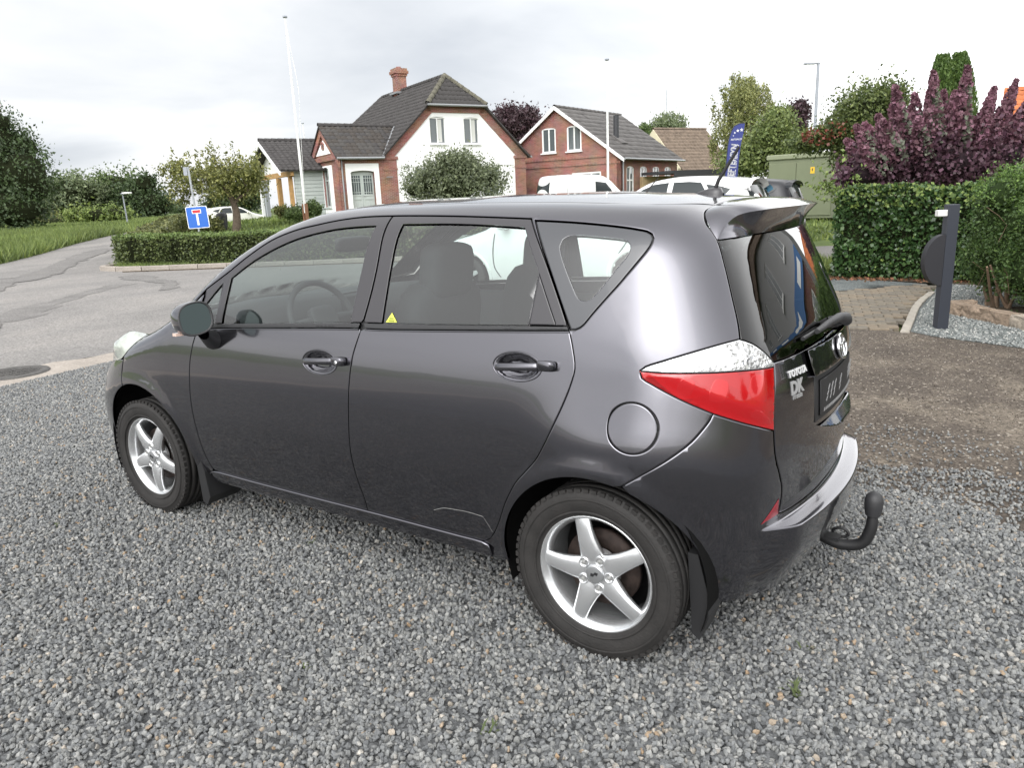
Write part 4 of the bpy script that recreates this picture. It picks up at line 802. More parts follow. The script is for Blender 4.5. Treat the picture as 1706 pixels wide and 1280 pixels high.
# --- trees behind the houses
b0 = gpos(865, 75); tree('copper_beech', 'dark purple copper beech between the white house and the brick house', 'tree', b0, crown_px(b0, 75, [(862, 215, 38, 32, 0, 3), (845, 200, 22, 18, 0, 2), (885, 228, 16, 28, 0, 2), (870, 190, 22, 10, 0, 2), (895, 212, 10, 12, 0, 1)]), 13000, .27, G6, (4, .3), seed=9, core=.45)
b0 = gpos(1115, 110); tree('round_tree', 'pale green round tree behind the ridge of the cream house', 'tree', b0, crown_px(b0, 110, [(1115, 208, 26, 16, 0, 3), (1100, 212, 14, 12, 0, 2), (1130, 212, 14, 10, 0, 2)]), 5000, .3, G5, (4, .3), seed=10)
b0 = gpos(1077, 105); tree('round_tree', 'small green tree top left of the cream house gable', 'tree', b0, crown_px(b0, 105, [(1077, 220, 10, 12, 0, 2)]), 1500, .3, G2, (4, .3), seed=11)
# birch with hanging twigs
D = 46.; b0 = gpos(1245, D); t = thing('birch_tree', 'tall weeping birch with loose pale green crown behind the blue banner', 'tree', tuple(b0)); r = np.random.default_rng(12)
trunk('trunk', t, [(0, 0, -.1), at_depth(1248, 250, D)-b0, at_depth(1246, 190, D)-b0, at_depth(1242, 140, D)-b0], .22, .05, M_barkp)
pts = []
for k in range(520):
    a = r.random(); u = 1240+r.normal(0, 30)*(.45+a); v = 132+a*130+r.normal(0, 8)
    if u > 1300 or u < 1184: u = 1240+r.normal(0, 15)
    dd = r.normal(0, 1.3); L = r.uniform(10, 34); p0 = at_depth(u, v, D+dd)-b0; p1 = at_depth(u+r.normal(0, 3), v+L, D+dd)-b0; m_ = 46; tt = r.random(m_)[:, None]; pts.append(p0+(p1-p0)*tt+r.normal(0, .10, (m_, 3)))
leafcloud('crown', np.vstack(pts), .125, G4, t, .6, r, droop=.8)
for k in range(9): q = at_depth(1246+r.normal(0, 22), 170+r.uniform(-20, 60), D+r.normal(0, .6))-b0; trunk('limb', t, [at_depth(1247, 235-k*8, D)-b0, (at_depth(1247, 215-k*8, D)-b0+q)/2+np.array([0, 0, .3]), q], .06, .02, M_barkp, 5)
b0 = gpos(1305, 40); tree('broad_bush_tree', 'green bushy tree right of the birch, above the transformer cabinet', 'tree', b0, crown_px(b0, 40, [(1290, 225, 30, 34, 0, 1.8), (1265, 262, 34, 30, 0, 1.8), (1320, 250, 30, 26, 0, 1.8), (1230, 272, 24, 24, 0, 1.5), (1300, 195, 14, 18, 1, 1)]), 16000, .15, leafmat('leaf_lime_olive', (.095, .125, .040), rnd=.4), (2, .2), core=.66, seed=13)
b0 = gpos(1330, 52); tree('purple_plum_tree', 'dark purple leaved tree behind the bushes beside the tall street lamp', 'tree', b0, crown_px(b0, 52, [(1330, 195, 15, 22, 0, 1.2), (1338, 180, 10, 12, 0, 1), (1325, 212, 16, 18, 0, 1.2)]), 5000, .18, G6, (3, .2), seed=14, core=.5)
b0 = gpos(1440, 22); tree('rowan_bush', 'tall wild green bush with red berries left of the purple smoke bush', 'bush', b0, crown_px(b0, 22, [(1445, 190, 46, 40, 0, 1.2), (1408, 215, 36, 28, 0, 1.), (1480, 175, 30, 36, 0, 1), (1370, 232, 34, 16, .5, .9), (1432, 262, 34, 40, 0, 1), (1340, 240, 26, 12, .5, .7), (1415, 240, 24, 30, 0, .8)]), 24000, .085, leafmat('leaf_rowan', (.062, .085, .025), rnd=.5), None, core=.62, seed=15, spread=.2)
rw = [o for o in COL.objects if o.name.startswith('rowan_bush')][0]; r = np.random.default_rng(16)
bp_ = blobs_pts(crown_px(b0, 22, [(1385, 222, 34, 14, -.6, .8), (1362, 226, 22, 10, -.6, .7)]), 420, 7, spread=.09, shell=.85, r=r); leafcloud('berries', bp_, .06, mat('red_berry', (.15, .04, .02), .5, rnd=.3), rw, 1., r)
pts = []
for k in range(26): u = r.uniform(1395, 1500); v0 = 175+abs(u-1450)*.25; q0 = at_depth(u, v0, 22+r.normal(0, .5))-b0; q1 = at_depth(u+r.normal(6, 8), v0-r.uniform(18, 52), 22+r.normal(0, .5))-b0; tt = r.random(26)[:, None]; pts.append(q0+(q1-q0)*tt+r.normal(0, .035, (26, 3)))
leafcloud('shoots', np.vstack(pts), .08, MATS['leaf_rowan'], rw, .5, r)
# cypress pair
for k, (u, u2, vt, lab) in enumerate(((1565, 1571, 92, 'left of two slim columnar cypresses behind the purple bush'), (1601, 1600, 88, 'right of two slim columnar cypresses behind the purple bush'))):
    D = 24.; b0 = gpos(u, D); r = np.random.default_rng(40+k); t = thing('cypress_tree', lab, 'tree', tuple(b0), 0, 'pair of columnar cypresses'); n = 15000; zt = at_depth(u2, vt, D)[2]-b0[2]; zz = r.random(n)**.85
    wd = 27*D/FPX*np.clip(1.02-zz**4*.72, .1, 1)*np.clip(zz*6+.6, 0, 1); a = r.random(n)*6.2832; rr = wd*(.72+.3*r.random(n))*(1+.12*np.sin(a*5+zz*9))
    cx = (at_depth(u2, vt, D)-b0)*np.ones((n, 3)); P = np.column_stack([cx[:, 0]*zz+rr*np.cos(a), cx[:, 1]*zz+rr*np.sin(a), zz*zt*(1+.0)]); leafcloud('crown', P, .13, G7, t, .32, r, up=(0, 0, 1.1))
    MB().tube([(0, 0, 0), (cx[0, 0]*.5, cx[0, 1]*.5, zt*.5), (cx[0, 0]*.9, cx[0, 1]*.9, zt*.9)], [.42, .38, .12], 9).build('inner_foliage', M_core, t)
    trunk('trunk', t, [(0, 0, -.1), (0, 0, .3)], .12, .12)
# purple smoke bush: upright plumes of round leaves
D = 14.5; b0 = gpos(1560, D, 310); t = thing('smoke_bush', 'large purple smoke bush with upright plumes of round leaves above the ivy hedge', 'bush', tuple(b0)); r = np.random.default_rng(50)
tips = [(1408, 232), (1425, 208), (1440, 205), (1462, 190), (1470, 200), (1490, 142), (1484, 175), (1524, 155), (1518, 175), (1555, 118), (1548, 150), (1572, 150), (1592, 150), (1613, 110), (1606, 145), (1600, 170), (1640, 180), (1657, 145), (1650, 170), (1668, 190), (1694, 133), (1686, 160), (1700, 185), (1725, 150), (1720, 200), (1740, 180), (1415, 255), (1435, 245), (1530, 195), (1580, 190), (1625, 195), (1500, 195), (1455, 230)]
pu, gr, dk = [], [], []
for k, (u, v) in enumerate(tips):
    bx_ = 1555+(u-1555)*.55; dd = r.normal(0, .5); p1 = at_depth(u, v, D+dd)-b0; p0 = at_depth(bx_, 300, D+dd*.4)-b0; L = np.linalg.norm(p1-p0); d = (p1-p0)/L; n = int(560*L)
    tt = (r.random(n)**.75); core = p0+(p1-p0)*tt[:, None]; wd = .19*np.clip(1.12-tt**2.2, .12, 1)*np.clip(.35+tt*1.6, 0, 1); q = r.normal(size=(n, 3)); q -= (q@d)[:, None]*d; q /= np.linalg.norm(q, axis=1, keepdims=True)
    P = core+q*(wd*(.75+.35*r.random(n)))[:, None]; right = q[:, 0]*HR[0]+q[:, 1]*HR[1]
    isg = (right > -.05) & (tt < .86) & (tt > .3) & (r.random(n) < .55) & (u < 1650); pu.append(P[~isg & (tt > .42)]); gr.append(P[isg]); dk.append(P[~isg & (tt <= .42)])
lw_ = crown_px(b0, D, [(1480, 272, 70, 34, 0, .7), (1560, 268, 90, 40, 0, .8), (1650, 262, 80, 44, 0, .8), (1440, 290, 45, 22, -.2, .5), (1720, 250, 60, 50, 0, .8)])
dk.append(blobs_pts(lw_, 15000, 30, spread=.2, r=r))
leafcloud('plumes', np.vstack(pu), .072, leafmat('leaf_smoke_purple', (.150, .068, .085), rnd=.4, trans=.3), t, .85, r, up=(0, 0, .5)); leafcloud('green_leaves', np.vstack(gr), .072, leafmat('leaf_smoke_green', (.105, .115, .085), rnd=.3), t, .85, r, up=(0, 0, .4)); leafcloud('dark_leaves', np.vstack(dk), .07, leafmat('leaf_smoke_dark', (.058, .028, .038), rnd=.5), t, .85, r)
for k, (u, v) in enumerate(tips[::3]): trunk('limb', t, [(0, 0, 0), at_depth(1555+(u-1555)*.4, 300, D)-b0, at_depth(u, v+25, D)-b0], .05, .01, n=5)
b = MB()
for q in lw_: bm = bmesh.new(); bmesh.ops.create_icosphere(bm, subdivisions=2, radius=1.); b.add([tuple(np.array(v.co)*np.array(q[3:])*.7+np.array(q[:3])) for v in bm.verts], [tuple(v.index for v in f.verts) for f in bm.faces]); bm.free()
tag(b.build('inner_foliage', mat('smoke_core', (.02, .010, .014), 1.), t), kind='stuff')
# --- hedges
def hedge_pts(path, h, w, dens, r, ends=True, bumps=.05, zb=0., taper=0.):
    """points over the faces of a hedge that follows a polyline path"""
    P = np.array(path, float); out = []
    seg = np.diff(P, axis=0); ln = np.linalg.norm(seg, axis=1); cum = np.concatenate([[0], np.cumsum(ln)]); T = cum[-1]
    def at(s): i = np.clip(np.searchsorted(cum, s, 'right')-1, 0, len(seg)-1); f = ((s-cum[i])/ln[i])[:, None]; p = P[i]+seg[i]*f; d = seg[i]/ln[i][:, None]; return p, np.stack([d[:, 1], -d[:, 0]], 1)
    bump = lambda s, z: bumps*(np.sin(s*3.1+z*2.3)+np.sin(s*7.3-z*5.1)*.6+np.sin(s*1.3)*.8)
    for side in (1, -1):
        n = int(T*h*dens*(1 if side > 0 else .25)); s = r.random(n)*T; z = r.random(n)*h; p, nn = at(s); o = w/2*(1+taper*(z/h-.5))+bump(s, z)+r.normal(0, .035, n)-.05*sstep((z/h-.88)/.12); out.append(np.column_stack([p+nn*(side*o)[:, None], z+zb]))
    n = int(T*w*dens*1.2); s = r.random(n)*T; p, nn = at(s); o = r.uniform(-w/2, w/2, n); out.append(np.column_stack([p+nn*o[:, None], h+zb+bump(s, 0)*.7+r.normal(0, .03, n)]))
    if ends:
        for e_, sg in ((0., -1), (T-1e-6, 1)):
            n = int(w*h*dens); p, nn = at(np.full(n, e_)); d = np.array([-nn[0, 1], nn[0, 0]]); out.append(np.column_stack([p+nn*r.uniform(-w/2, w/2, n)[:, None]+d*sg*(r.normal(0, .04, n))[:, None], r.random(n)*h+zb]))
    return np.vstack(out)
def hedge_core(name, parent, path, h, w, mt, zb=0.):
    b = MB(); P = np.array(path, float)
    for a, c in zip(P[:-1], P[1:]):
        d = c-a; l = np.linalg.norm(d); m_ = (a+c)/2; b.box((m_[0], m_[1], zb+h/2), (l, w, h), math.atan2(d[1], d[0]))
    return b.build(name, mt, parent)
r = np.random.default_rng(60)
# ivy hedge
ip = [(1.10, 11.95), (1.75, 11.95), (2.9, 11.75), (4.6, 11.4)]; zi = .0
IV = thing('ivy_hedge', 'dense dark ivy hedge with broad glossy leaves behind the paved path', 'hedge', (0, 0, 0))
Pi = hedge_pts(ip, 1.36, .8, 1500, r, bumps=.05, zb=.02); leafcloud('leaves', Pi, .056, leafmat('leaf_ivy', (.028, .058, .018), rnd=.45, var=.3, vscale=2.5, trans=.15, rough=.35), IV, .85, r)
tp = Pi[(Pi[:, 2] > 1.12)]; tp = tp[r.random(len(tp)) < .28]; leafcloud('young_leaves', tp+np.array([0, -.06, .02]), .052, leafmat('leaf_ivy_young', (.095, .165, .035), rnd=.35), IV, .85, r); lv = Pi[r.random(len(Pi)) < .02]; leafcloud('yellow_leaves', lv+np.array([0, -.07, 0]), .05, MATS['leaf_ivy_young'], IV, .8, r)
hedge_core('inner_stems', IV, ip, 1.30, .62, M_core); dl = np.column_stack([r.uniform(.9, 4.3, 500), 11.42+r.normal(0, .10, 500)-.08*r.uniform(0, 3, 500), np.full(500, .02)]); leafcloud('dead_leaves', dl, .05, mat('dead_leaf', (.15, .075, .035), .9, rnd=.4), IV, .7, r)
# loose climbing shoots at the left end of the ivy
pts = []
for k in range(24): q0 = np.array([1.0+r.uniform(-.1, .5), 11.8, 1.15+r.random()*.25]); q1 = q0+np.array([r.normal(-.25, .25), 0, r.uniform(.15, .75)]); tt = r.random(18)[:, None]; pts.append(q0+(q1-q0)*tt+r.normal(0, .03, (18, 3)))
leafcloud('shoots', np.vstack(pts), .06, MATS['leaf_ivy_young'], IV, .6, r)
# loose privet hedge on the right, with bare stems below
RH = thing('privet_hedge', 'loose small leaved green hedge with bare stems behind the stone kerb', 'hedge', (0, 0, 0)); hp = [(3.30, 8.95), (3.62, 8.40), (4.05, 7.80), (4.7, 6.9), (5.6, 5.7), (6.6, 4.3)]
bl = []
for k in range(60):
    i = r.integers(0, len(hp)-1); f = r.random(); p = np.array(hp[i])*(1-f)+np.array(hp[i+1])*f; nrm_ = np.array([.78, .62]); p = p+nrm_*r.uniform(-.08, .95); bl.append((p[0], p[1], r.uniform(.40, 1.38), r.uniform(.24, .4), r.uniform(.24, .4), r.uniform(.2, .34)))
for k in range(12): f = k/11; p = np.array([np.interp(f*5, range(6), [q[0] for q in hp]), np.interp(f*5, range(6), [q[1] for q in hp])]); bl += [(p[0]+.12, p[1]+.1, .95, .36, .36, .46), (p[0]+.3, p[1]+.25, 1.38, .38, .38, .24), (p[0]+.02, p[1]+.02, .62, .30, .30, .28), (p[0]+.1, p[1]+.08, .40, .30, .30, .22)]
leafcloud('leaves', blobs_pts(bl, 190000, 30, shell=.86, spread=.20, r=r), .034, leafmat('leaf_privet', (.036, .068, .016), rnd=.4, var=.35, vscale=3., trans=.2), RH, .5, r)
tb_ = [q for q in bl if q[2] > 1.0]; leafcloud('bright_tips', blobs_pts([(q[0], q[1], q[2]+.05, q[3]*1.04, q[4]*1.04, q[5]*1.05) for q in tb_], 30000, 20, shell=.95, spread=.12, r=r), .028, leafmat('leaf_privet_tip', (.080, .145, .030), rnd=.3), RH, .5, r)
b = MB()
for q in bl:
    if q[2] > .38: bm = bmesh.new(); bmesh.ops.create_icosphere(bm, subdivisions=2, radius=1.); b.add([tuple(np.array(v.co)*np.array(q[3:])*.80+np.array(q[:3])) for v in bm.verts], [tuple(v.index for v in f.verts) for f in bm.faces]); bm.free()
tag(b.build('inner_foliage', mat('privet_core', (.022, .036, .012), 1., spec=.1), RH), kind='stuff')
M_stem = mat('hedge_stem', (.19, .13, .085), .9, var=.3, vscale=20)
for k, (x, y) in enumerate(((3.38, 8.78), (3.46, 8.55), (3.60, 8.42), (3.95, 7.92), (4.02, 7.75), (4.5, 7.1), (5.1, 6.3))):
    for j in range(3): dx, dy = r.normal(0, .16, 2); trunk('stem', RH, [(x+r.normal(0, .03), y+r.normal(0, .03), .0), (x+dx*.4, y+dy*.4, .2), (x+dx, y+dy, .45+r.random()*.1)], .035*(1 if j == 0 else .6), .012, M_stem, 6)
pts = [];
for k in range(40): i = r.integers(0, len(bl)); q = np.array(bl[i]); p0 = q[:3]+np.array([-.28, -.25, -.15]); trunk('twig', RH, [p0, p0+np.array([r.normal(-.02, .05), r.normal(-.02, .05), r.uniform(.1, .3)]), p0+np.array([r.normal(-.05, .08), r.normal(-.05, .08), r.uniform(.3, .45)])], .004, .002, M_stem, 4) if k < 12 else None
# clipped hedge in front of the white house
ch_path = [(-18.6, 10.75), (-17.6, 10.60), (-16.4, 11.05), (-14.0, 12.4), (-8.5, 15.7), (-3., 19.0)]
CH = thing('clipped_hedge', 'low neatly clipped green hedge along the concrete kerb, left of the car', 'hedge', (0, 0, 0)); zt_ = float(terr(-14, 12.4))
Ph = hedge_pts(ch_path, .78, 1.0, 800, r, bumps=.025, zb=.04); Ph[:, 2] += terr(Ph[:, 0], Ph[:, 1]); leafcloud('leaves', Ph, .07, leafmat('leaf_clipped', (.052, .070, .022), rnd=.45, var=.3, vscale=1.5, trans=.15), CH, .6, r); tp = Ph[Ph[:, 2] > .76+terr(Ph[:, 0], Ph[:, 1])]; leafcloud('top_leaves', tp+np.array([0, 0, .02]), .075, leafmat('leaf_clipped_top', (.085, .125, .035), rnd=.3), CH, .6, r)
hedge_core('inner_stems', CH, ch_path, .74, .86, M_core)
CH2 = thing('low_hedge', 'lower clipped hedge behind the dead end sign, running back along the side road', 'hedge', (0, 0, 0)); p2 = [(-19.0, 11.0), (-24, 15.0), (-32, 21.5)]
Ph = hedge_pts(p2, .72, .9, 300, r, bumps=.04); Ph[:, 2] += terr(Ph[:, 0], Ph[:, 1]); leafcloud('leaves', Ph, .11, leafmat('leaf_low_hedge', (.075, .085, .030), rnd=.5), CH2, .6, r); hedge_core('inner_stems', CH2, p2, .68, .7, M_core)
# shrubs round the white house
b0 = gpos(760, 37); tree('round_shrub', 'tall grey green shrub in front of the white gable wall', 'shrub', b0, crown_px(b0, 37, [(760, 290, 52, 34, 0, 1.3), (765, 268, 28, 18, 0, 1), (710, 305, 36, 24, 0, 1.), (810, 300, 34, 24, 0, 1.), (760, 315, 80, 30, 0, 1.2), (690, 318, 22, 16, 0, .8), (740, 272, 16, 14, 0, .6)]), 15000, .115, leafmat('leaf_shrub_grey', (.092, .110, .062), rnd=.4), None, core=.5, seed=70, spread=.2)
sb = [o for o in COL.objects if o.name.startswith('round_shrub')][0]; pts = []; r2 = np.random.default_rng(71)   # shrub_shoots
for k in range(60): u = r2.uniform(672, 846); v0 = 262+abs(u-762)*.42+r2.normal(0, 5); q0 = at_depth(u, v0+8, 37+r2.normal(0, .7))-b0; q1 = at_depth(u+(u-760)*.08, v0-r2.uniform(6, 22), 37+r2.normal(0, .7))-b0; tt = r2.random(28)[:, None]; pts.append(q0+(q1-q0)*tt+r2.normal(0, .06, (28, 3)))
leafcloud('shoots', np.vstack(pts), .11, MATS['leaf_shrub_grey'], sb, .5, r2)
for k, (u, v, D, a, b_, mt, lab) in enumerate(((520, 347, 38, 9, 12, G2, 'small dark green bush left of the porch window'), (497, 352, 38, 12, 8, G1, 'low dark bush beside the foot of the left flagpole'), (490, 357, 36.5, 14, 8, G2, 'low rose bush in front of the carport'), (472, 352, 37, 10, 9, G3, 'rose bush with dark red blooms between the carport posts'), (340, 372, 34, 36, 12, G3, 'low brownish shrub behind the clipped hedge beside the dead end sign'))):
    b0 = gpos(u, D, 350); tree('garden_bush', lab, 'bush', b0, crown_px(b0, D, [(u, v, a, b_, 0, .5), (u+a*.4, v+b_*.5, a*.7, b_*.6, 0, .4)]), 1900, .10, mt, None, seed=80+k, core=.5)
# --- meadow grass and verge
def blades(name, poly, n, h, mt, r, label, w=.02, zfun=terr):
    poly = np.array(poly); lo, hi = poly.min(0), poly.max(0); P = r.uniform(lo, hi, (n*3, 2)); P = P[inside(P, poly)][:n]; n = len(P); a = r.random(n)*6.28; hh = h*(.5+r.random(n)*.9); ln = r.normal(0, .35, (n, 2))*hh[:, None]; z = zfun(P[:, 0], P[:, 1])-.02
    c, s = np.cos(a)*w, np.sin(a)*w; V = np.stack([np.column_stack([P[:, 0]-c, P[:, 1]-s, z]), np.column_stack([P[:, 0]+c, P[:, 1]+s, z]), np.column_stack([P+ln, z+hh])], 1).reshape(-1, 3)
    return tag(link(name, mesh_np(name, V, np.arange(3*n).reshape(n, 3)), mt), label, 'grass', kind='stuff')
M_gr = leafmat('grass_blade', (.098, .135, .038), rnd=.45, var=.35, vscale=.5, trans=.35)
gp1 = [(-40, 22.8), (-31.8, 15.7), (-27.1, 12.0), (-24.5, 9.6), (-21.8, 5.6), (-30, 2), (-48, 14)]
blades('meadow_grass', gp1, 70000, .42, M_gr, r, 'long green grass of the meadow beside the road', .03)
blades('far_grass', [(-40, 22.8), (-48, 14), (-30, 2), (-60, 0), (-110, 60), (-80, 60)], 60000, .45, M_gr, r, 'grass further back across the meadow', .06)
blades('verge_grass', [(-18.4, 9.9), (-17.3, 9.55), (-15.3, 10.2), (-14, 11.3), (-16.3, 10.6), (-18.2, 10.5)], 2600, .16, M_gr, r, 'tufts of grass growing between the kerb and the clipped hedge', .015)
blades('garden_grass', [(-18.4, 11.6), (-8, 17), (4, 23), (12, 40), (-10, 60), (-40, 40), (-36, 27)], 40000, .16, M_gr, r, 'mown grass in the gardens round the houses', .05)
blades('hedge_foot_grass', [(.7, 11.75), (1.3, 11.7), (1.2, 12.6), (.4, 14.5), (-.6, 14.5)], 1500, .2, M_gr, r, 'rough grass beside the left end of the ivy hedge', .012)
# trees on the far side of the yard, seen in the mirror and the paint
for k, (x, y, h) in enumerate(((46, -8, 7.), (52, 3, 9.), (44, -20, 6.))):
    tree('roadside_tree', ('round dark tree far behind the camera, middle of three', 'tallest dark tree far behind the camera', 'smallest dark tree far behind the camera')[k], 'tree', (x, y, 0), [(0, 0, h*.6, h*.35, h*.35, h*.4), (1.5, 2, h*.5, h*.3, h*.3, h*.32)], 2500, .5, G2, (h*.5, .3), 'trees behind the yard', core=.75, seed=90+k)
# ================================================================ CAR SURFACES
def pchip(xs, ys):
    xs = np.array(xs, float); ys = np.array(ys, float); h = np.diff(xs); d = np.diff(ys)/h
    mm = np.zeros_like(xs); mm[0] = d[0]; mm[-1] = d[-1]
    for i in range(1, len(xs)-1):
        if d[i-1]*d[i] > 0:
            w1 = 2*h[i]+h[i-1]; w2 = h[i]+2*h[i-1]; mm[i] = (w1+w2)/(w1/d[i-1]+w2/d[i])
    def f(x):
        x = np.clip(x, xs[0], xs[-1]); i = np.clip(np.searchsorted(xs, x)-1, 0, len(xs)-2)
        t = (x-xs[i])/h[i]; t2 = t*t; t3 = t2*t
        return (2*t3-3*t2+1)*ys[i]+(t3-2*t2+t)*h[i]*mm[i]+(-2*t3+3*t2)*ys[i+1]+(t3-t2)*h[i]*mm[i+1]
    return f
def rmax(a, b, r):
    u = np.maximum(a+r, 0); v = np.maximum(b+r, 0); return np.minimum(np.maximum(a, b), -r)+np.sqrt(u*u+v*v)
class Shell:
    """smooth closed car skin: radius over a stadium-shaped spine; s runs along the flank, v up the section"""
    FAN = .6; KS = .85; Z0 = .65
    def __init__(o, yc, xa, xc, sec, top, rear, front, NS=300, NV=180, it=5, pr=.125, pf=.12, crown=.045, cr=None, ptr=(2.2, .9, .075, .05), ptf=(.3, 1., .12), extra=None):
        o.yc, o.xa, o.xc, o.extra = yc, xa, xc, extra
        o.smin = xa-o.FAN*math.pi/2; o.smax = xc+o.FAN*math.pi/2; o.vmin = .12; o.vmax = o.Z0+o.KS*math.pi/2; o.ns, o.nv = NS, NV
        def F(P):
            x = P[..., 0]; h = np.abs(P[..., 1]-yc); z = P[..., 2]; up = np.clip((z-1.0)/.45, 0, 1)
            plan = np.where(x > ptr[0], ((x-ptr[0])/ptr[1])**2*(ptr[2]+ptr[3]*up), 0)+np.where(x < ptf[0], (np.maximum(ptf[0]-x, 0)/ptf[1])**2.2*ptf[2], 0)
            side = (h-(yc0-sec(z)-plan))*.96; hw = h/.75
            re = (x-(rear(z)-pr*hw**2-.05*hw**6))*.9; fr = ((front(z)+pf*hw**2+.06*hw**6)-x)*.85
            tp = (z-(top(x)-crown*(h/.65)**2))*.9
            a = rmax(rmax(side, re, .17), fr, .16)
            return rmax(a, tp, cr(x) if cr else .08)
        yc0 = .8475
        s = np.linspace(o.smin, o.smax, NS); v = np.linspace(o.vmin, o.vmax, NV); Sg, Vg = np.meshgrid(s, v, indexing='ij'); B, D, _ = o.base(Sg, Vg)
        lo = np.full(Sg.shape, .02); hi = np.full(Sg.shape, 2.6)
        for _ in range(30):
            mid = (lo+hi)/2; ins = F(B+D*mid[..., None]) < 0; lo = np.where(ins, mid, lo); hi = np.where(ins, hi, mid)
        G = (lo+hi)/2; k = np.array([1, 4, 6, 4, 1])/16.
        for _ in range(it):
            for ax in (0, 1):
                Q = np.pad(G, [(2, 2) if a == ax else (0, 0) for a in (0, 1)], mode='reflect'); G = sum(k[i]*np.take(Q, np.arange(i, i+G.shape[ax]), axis=ax) for i in range(5))
        o.pad = np.pad(G, 2, mode='reflect')
    def base(o, s, v):
        mir = s > o.smax; s = np.where(mir, 2*o.smax-s, s)
        tf = np.clip((o.xa-s)/o.FAN, 0, math.pi/2); tr = np.clip((s-o.xc)/o.FAN, 0, math.pi/2); bx = np.clip(s, o.xa, o.xc)
        ph = np.clip((v-o.Z0)/o.KS, 0, math.pi/2); bz = np.minimum(v, o.Z0); hx = np.sin(tr)-np.sin(tf); hy = -np.cos(tr)*np.cos(tf)*np.where(mir, -1, 1)
        return np.stack([bx, 0*bx+o.yc, bz], -1), np.stack([hx*np.cos(ph), hy*np.cos(ph), np.sin(ph)], -1), s
    def rad(o, s, v):
        a = np.clip((s-o.smin)/(o.smax-o.smin), 0, 1)*(o.ns-1); b = np.clip((v-o.vmin)/(o.vmax-o.vmin), 0, 1)*(o.nv-1)
        i = np.clip(a.astype(int), 0, o.ns-2); j = np.clip(b.astype(int), 0, o.nv-2); t = a-i; u = b-j
        w = lambda t: [(1-t)**3/6, (3*t**3-6*t*t+4)/6, (-3*t**3+3*t*t+3*t+1)/6, t**3/6]
        wt, wu = w(t), w(u); r = 0
        for mI in range(4):
            for n in range(4): r = r+wt[mI]*wu[n]*o.pad[i+mI+1, j+n+1]
        return r+o.extra(s, v) if o.extra else r
    def inv(o, P):
        x = P[..., 0]; h = np.abs(P[..., 1]-o.yc); z = P[..., 2]; bx = np.clip(x, o.xa, o.xc); dx = x-bx; rh = np.hypot(dx, h); th = np.arctan2(np.abs(dx), np.maximum(h, 1e-9))
        s = np.where(dx > 0, o.xc+o.FAN*th, np.where(dx < 0, o.xa-o.FAN*th, x)); up = z > o.Z0
        return s, np.where(up, o.Z0+o.KS*np.arctan2(np.maximum(z-o.Z0, 0), np.maximum(rh, 1e-9)), z), np.where(up, np.hypot(rh, z-o.Z0), rh)
    def G(o, P): s, v, r = o.inv(P); return r-o.rad(s, v)
    def sv(o, s, v): B, D, s2 = o.base(np.asarray(s, float), np.asarray(v, float)); return B+D*o.rad(s2, np.asarray(v, float))[..., None]
    def nrm(o, P, e=2e-3):
        g = np.stack([o.G(P+np.eye(3)[i]*e)-o.G(P-np.eye(3)[i]*e) for i in range(3)], -1); return g/np.maximum(np.linalg.norm(g, axis=-1, keepdims=True), 1e-9)
    def solve(o, P0, P1):
        """point on the skin between P0 (outside) and P1 (inside)"""
        lo = np.zeros(len(P0)); hi = np.ones(len(P0))
        for _ in range(40):
            mid = (lo+hi)/2; ins = o.G(P0+(P1-P0)*mid[:, None]) < 0; hi = np.where(ins, mid, hi); lo = np.where(ins, lo, mid)
        return P0+(P1-P0)*((lo+hi)/2)[:, None]
    def top(o, x, y): x, y = np.asarray(x, float), np.asarray(y, float); return o.solve(np.column_stack([x, y, 0*x+1.9]), np.column_stack([x, y, 0*x+.6]))
    def side(o, x, z): x, z = np.asarray(x, float), np.asarray(z, float); return o.solve(np.column_stack([x, 0*x-.4, z]), np.column_stack([x, 0*x+o.yc*.9, z]))
    def rear(o, y, z): y, z = np.asarray(y, float), np.asarray(z, float); return o.solve(np.column_stack([0*y+3.6, y, z]), np.column_stack([0*y+o.xc*.9, y, z]))
    def svof(o, P):
        s, v, _ = o.inv(P); s = np.where(P[:, 1] > o.yc, 2*o.smax-s, s); return np.column_stack([s, v])
def ledge(s, v):
    A = sstep((s-2.955)/.16); st = 1-sstep((v-.470)/.012); low = .45+.55*sstep((v-.2)/.2)
    x = np.where(s > 2.62, 2.62+.9*np.sin(np.clip((s-2.62)/.6, 0, 1.57)), np.where(s < .3, .3-.86*np.sin(np.clip((.3-s)/.6, 0, 1.57)), s))
    fl = 0
    for cx, r0 in ((2.55, .352), (0., .385)):
        rho = np.hypot(x-cx, v-.3036); fl = fl+.010*(1-sstep((rho-r0)/.075))*(v < .9)
    h1 = .026*np.exp(-((s-2.60)/.26)**2-((v-.70)/.15)**2)*sstep((s-2.15)/.3); h2 = .013*np.exp(-((s-2.93)/.16)**2-((v-.64)/.14)**2)
    return .068*A*st*low+fl+h1+h2
CARLOC = np.array([1.2, .8475, 0.])
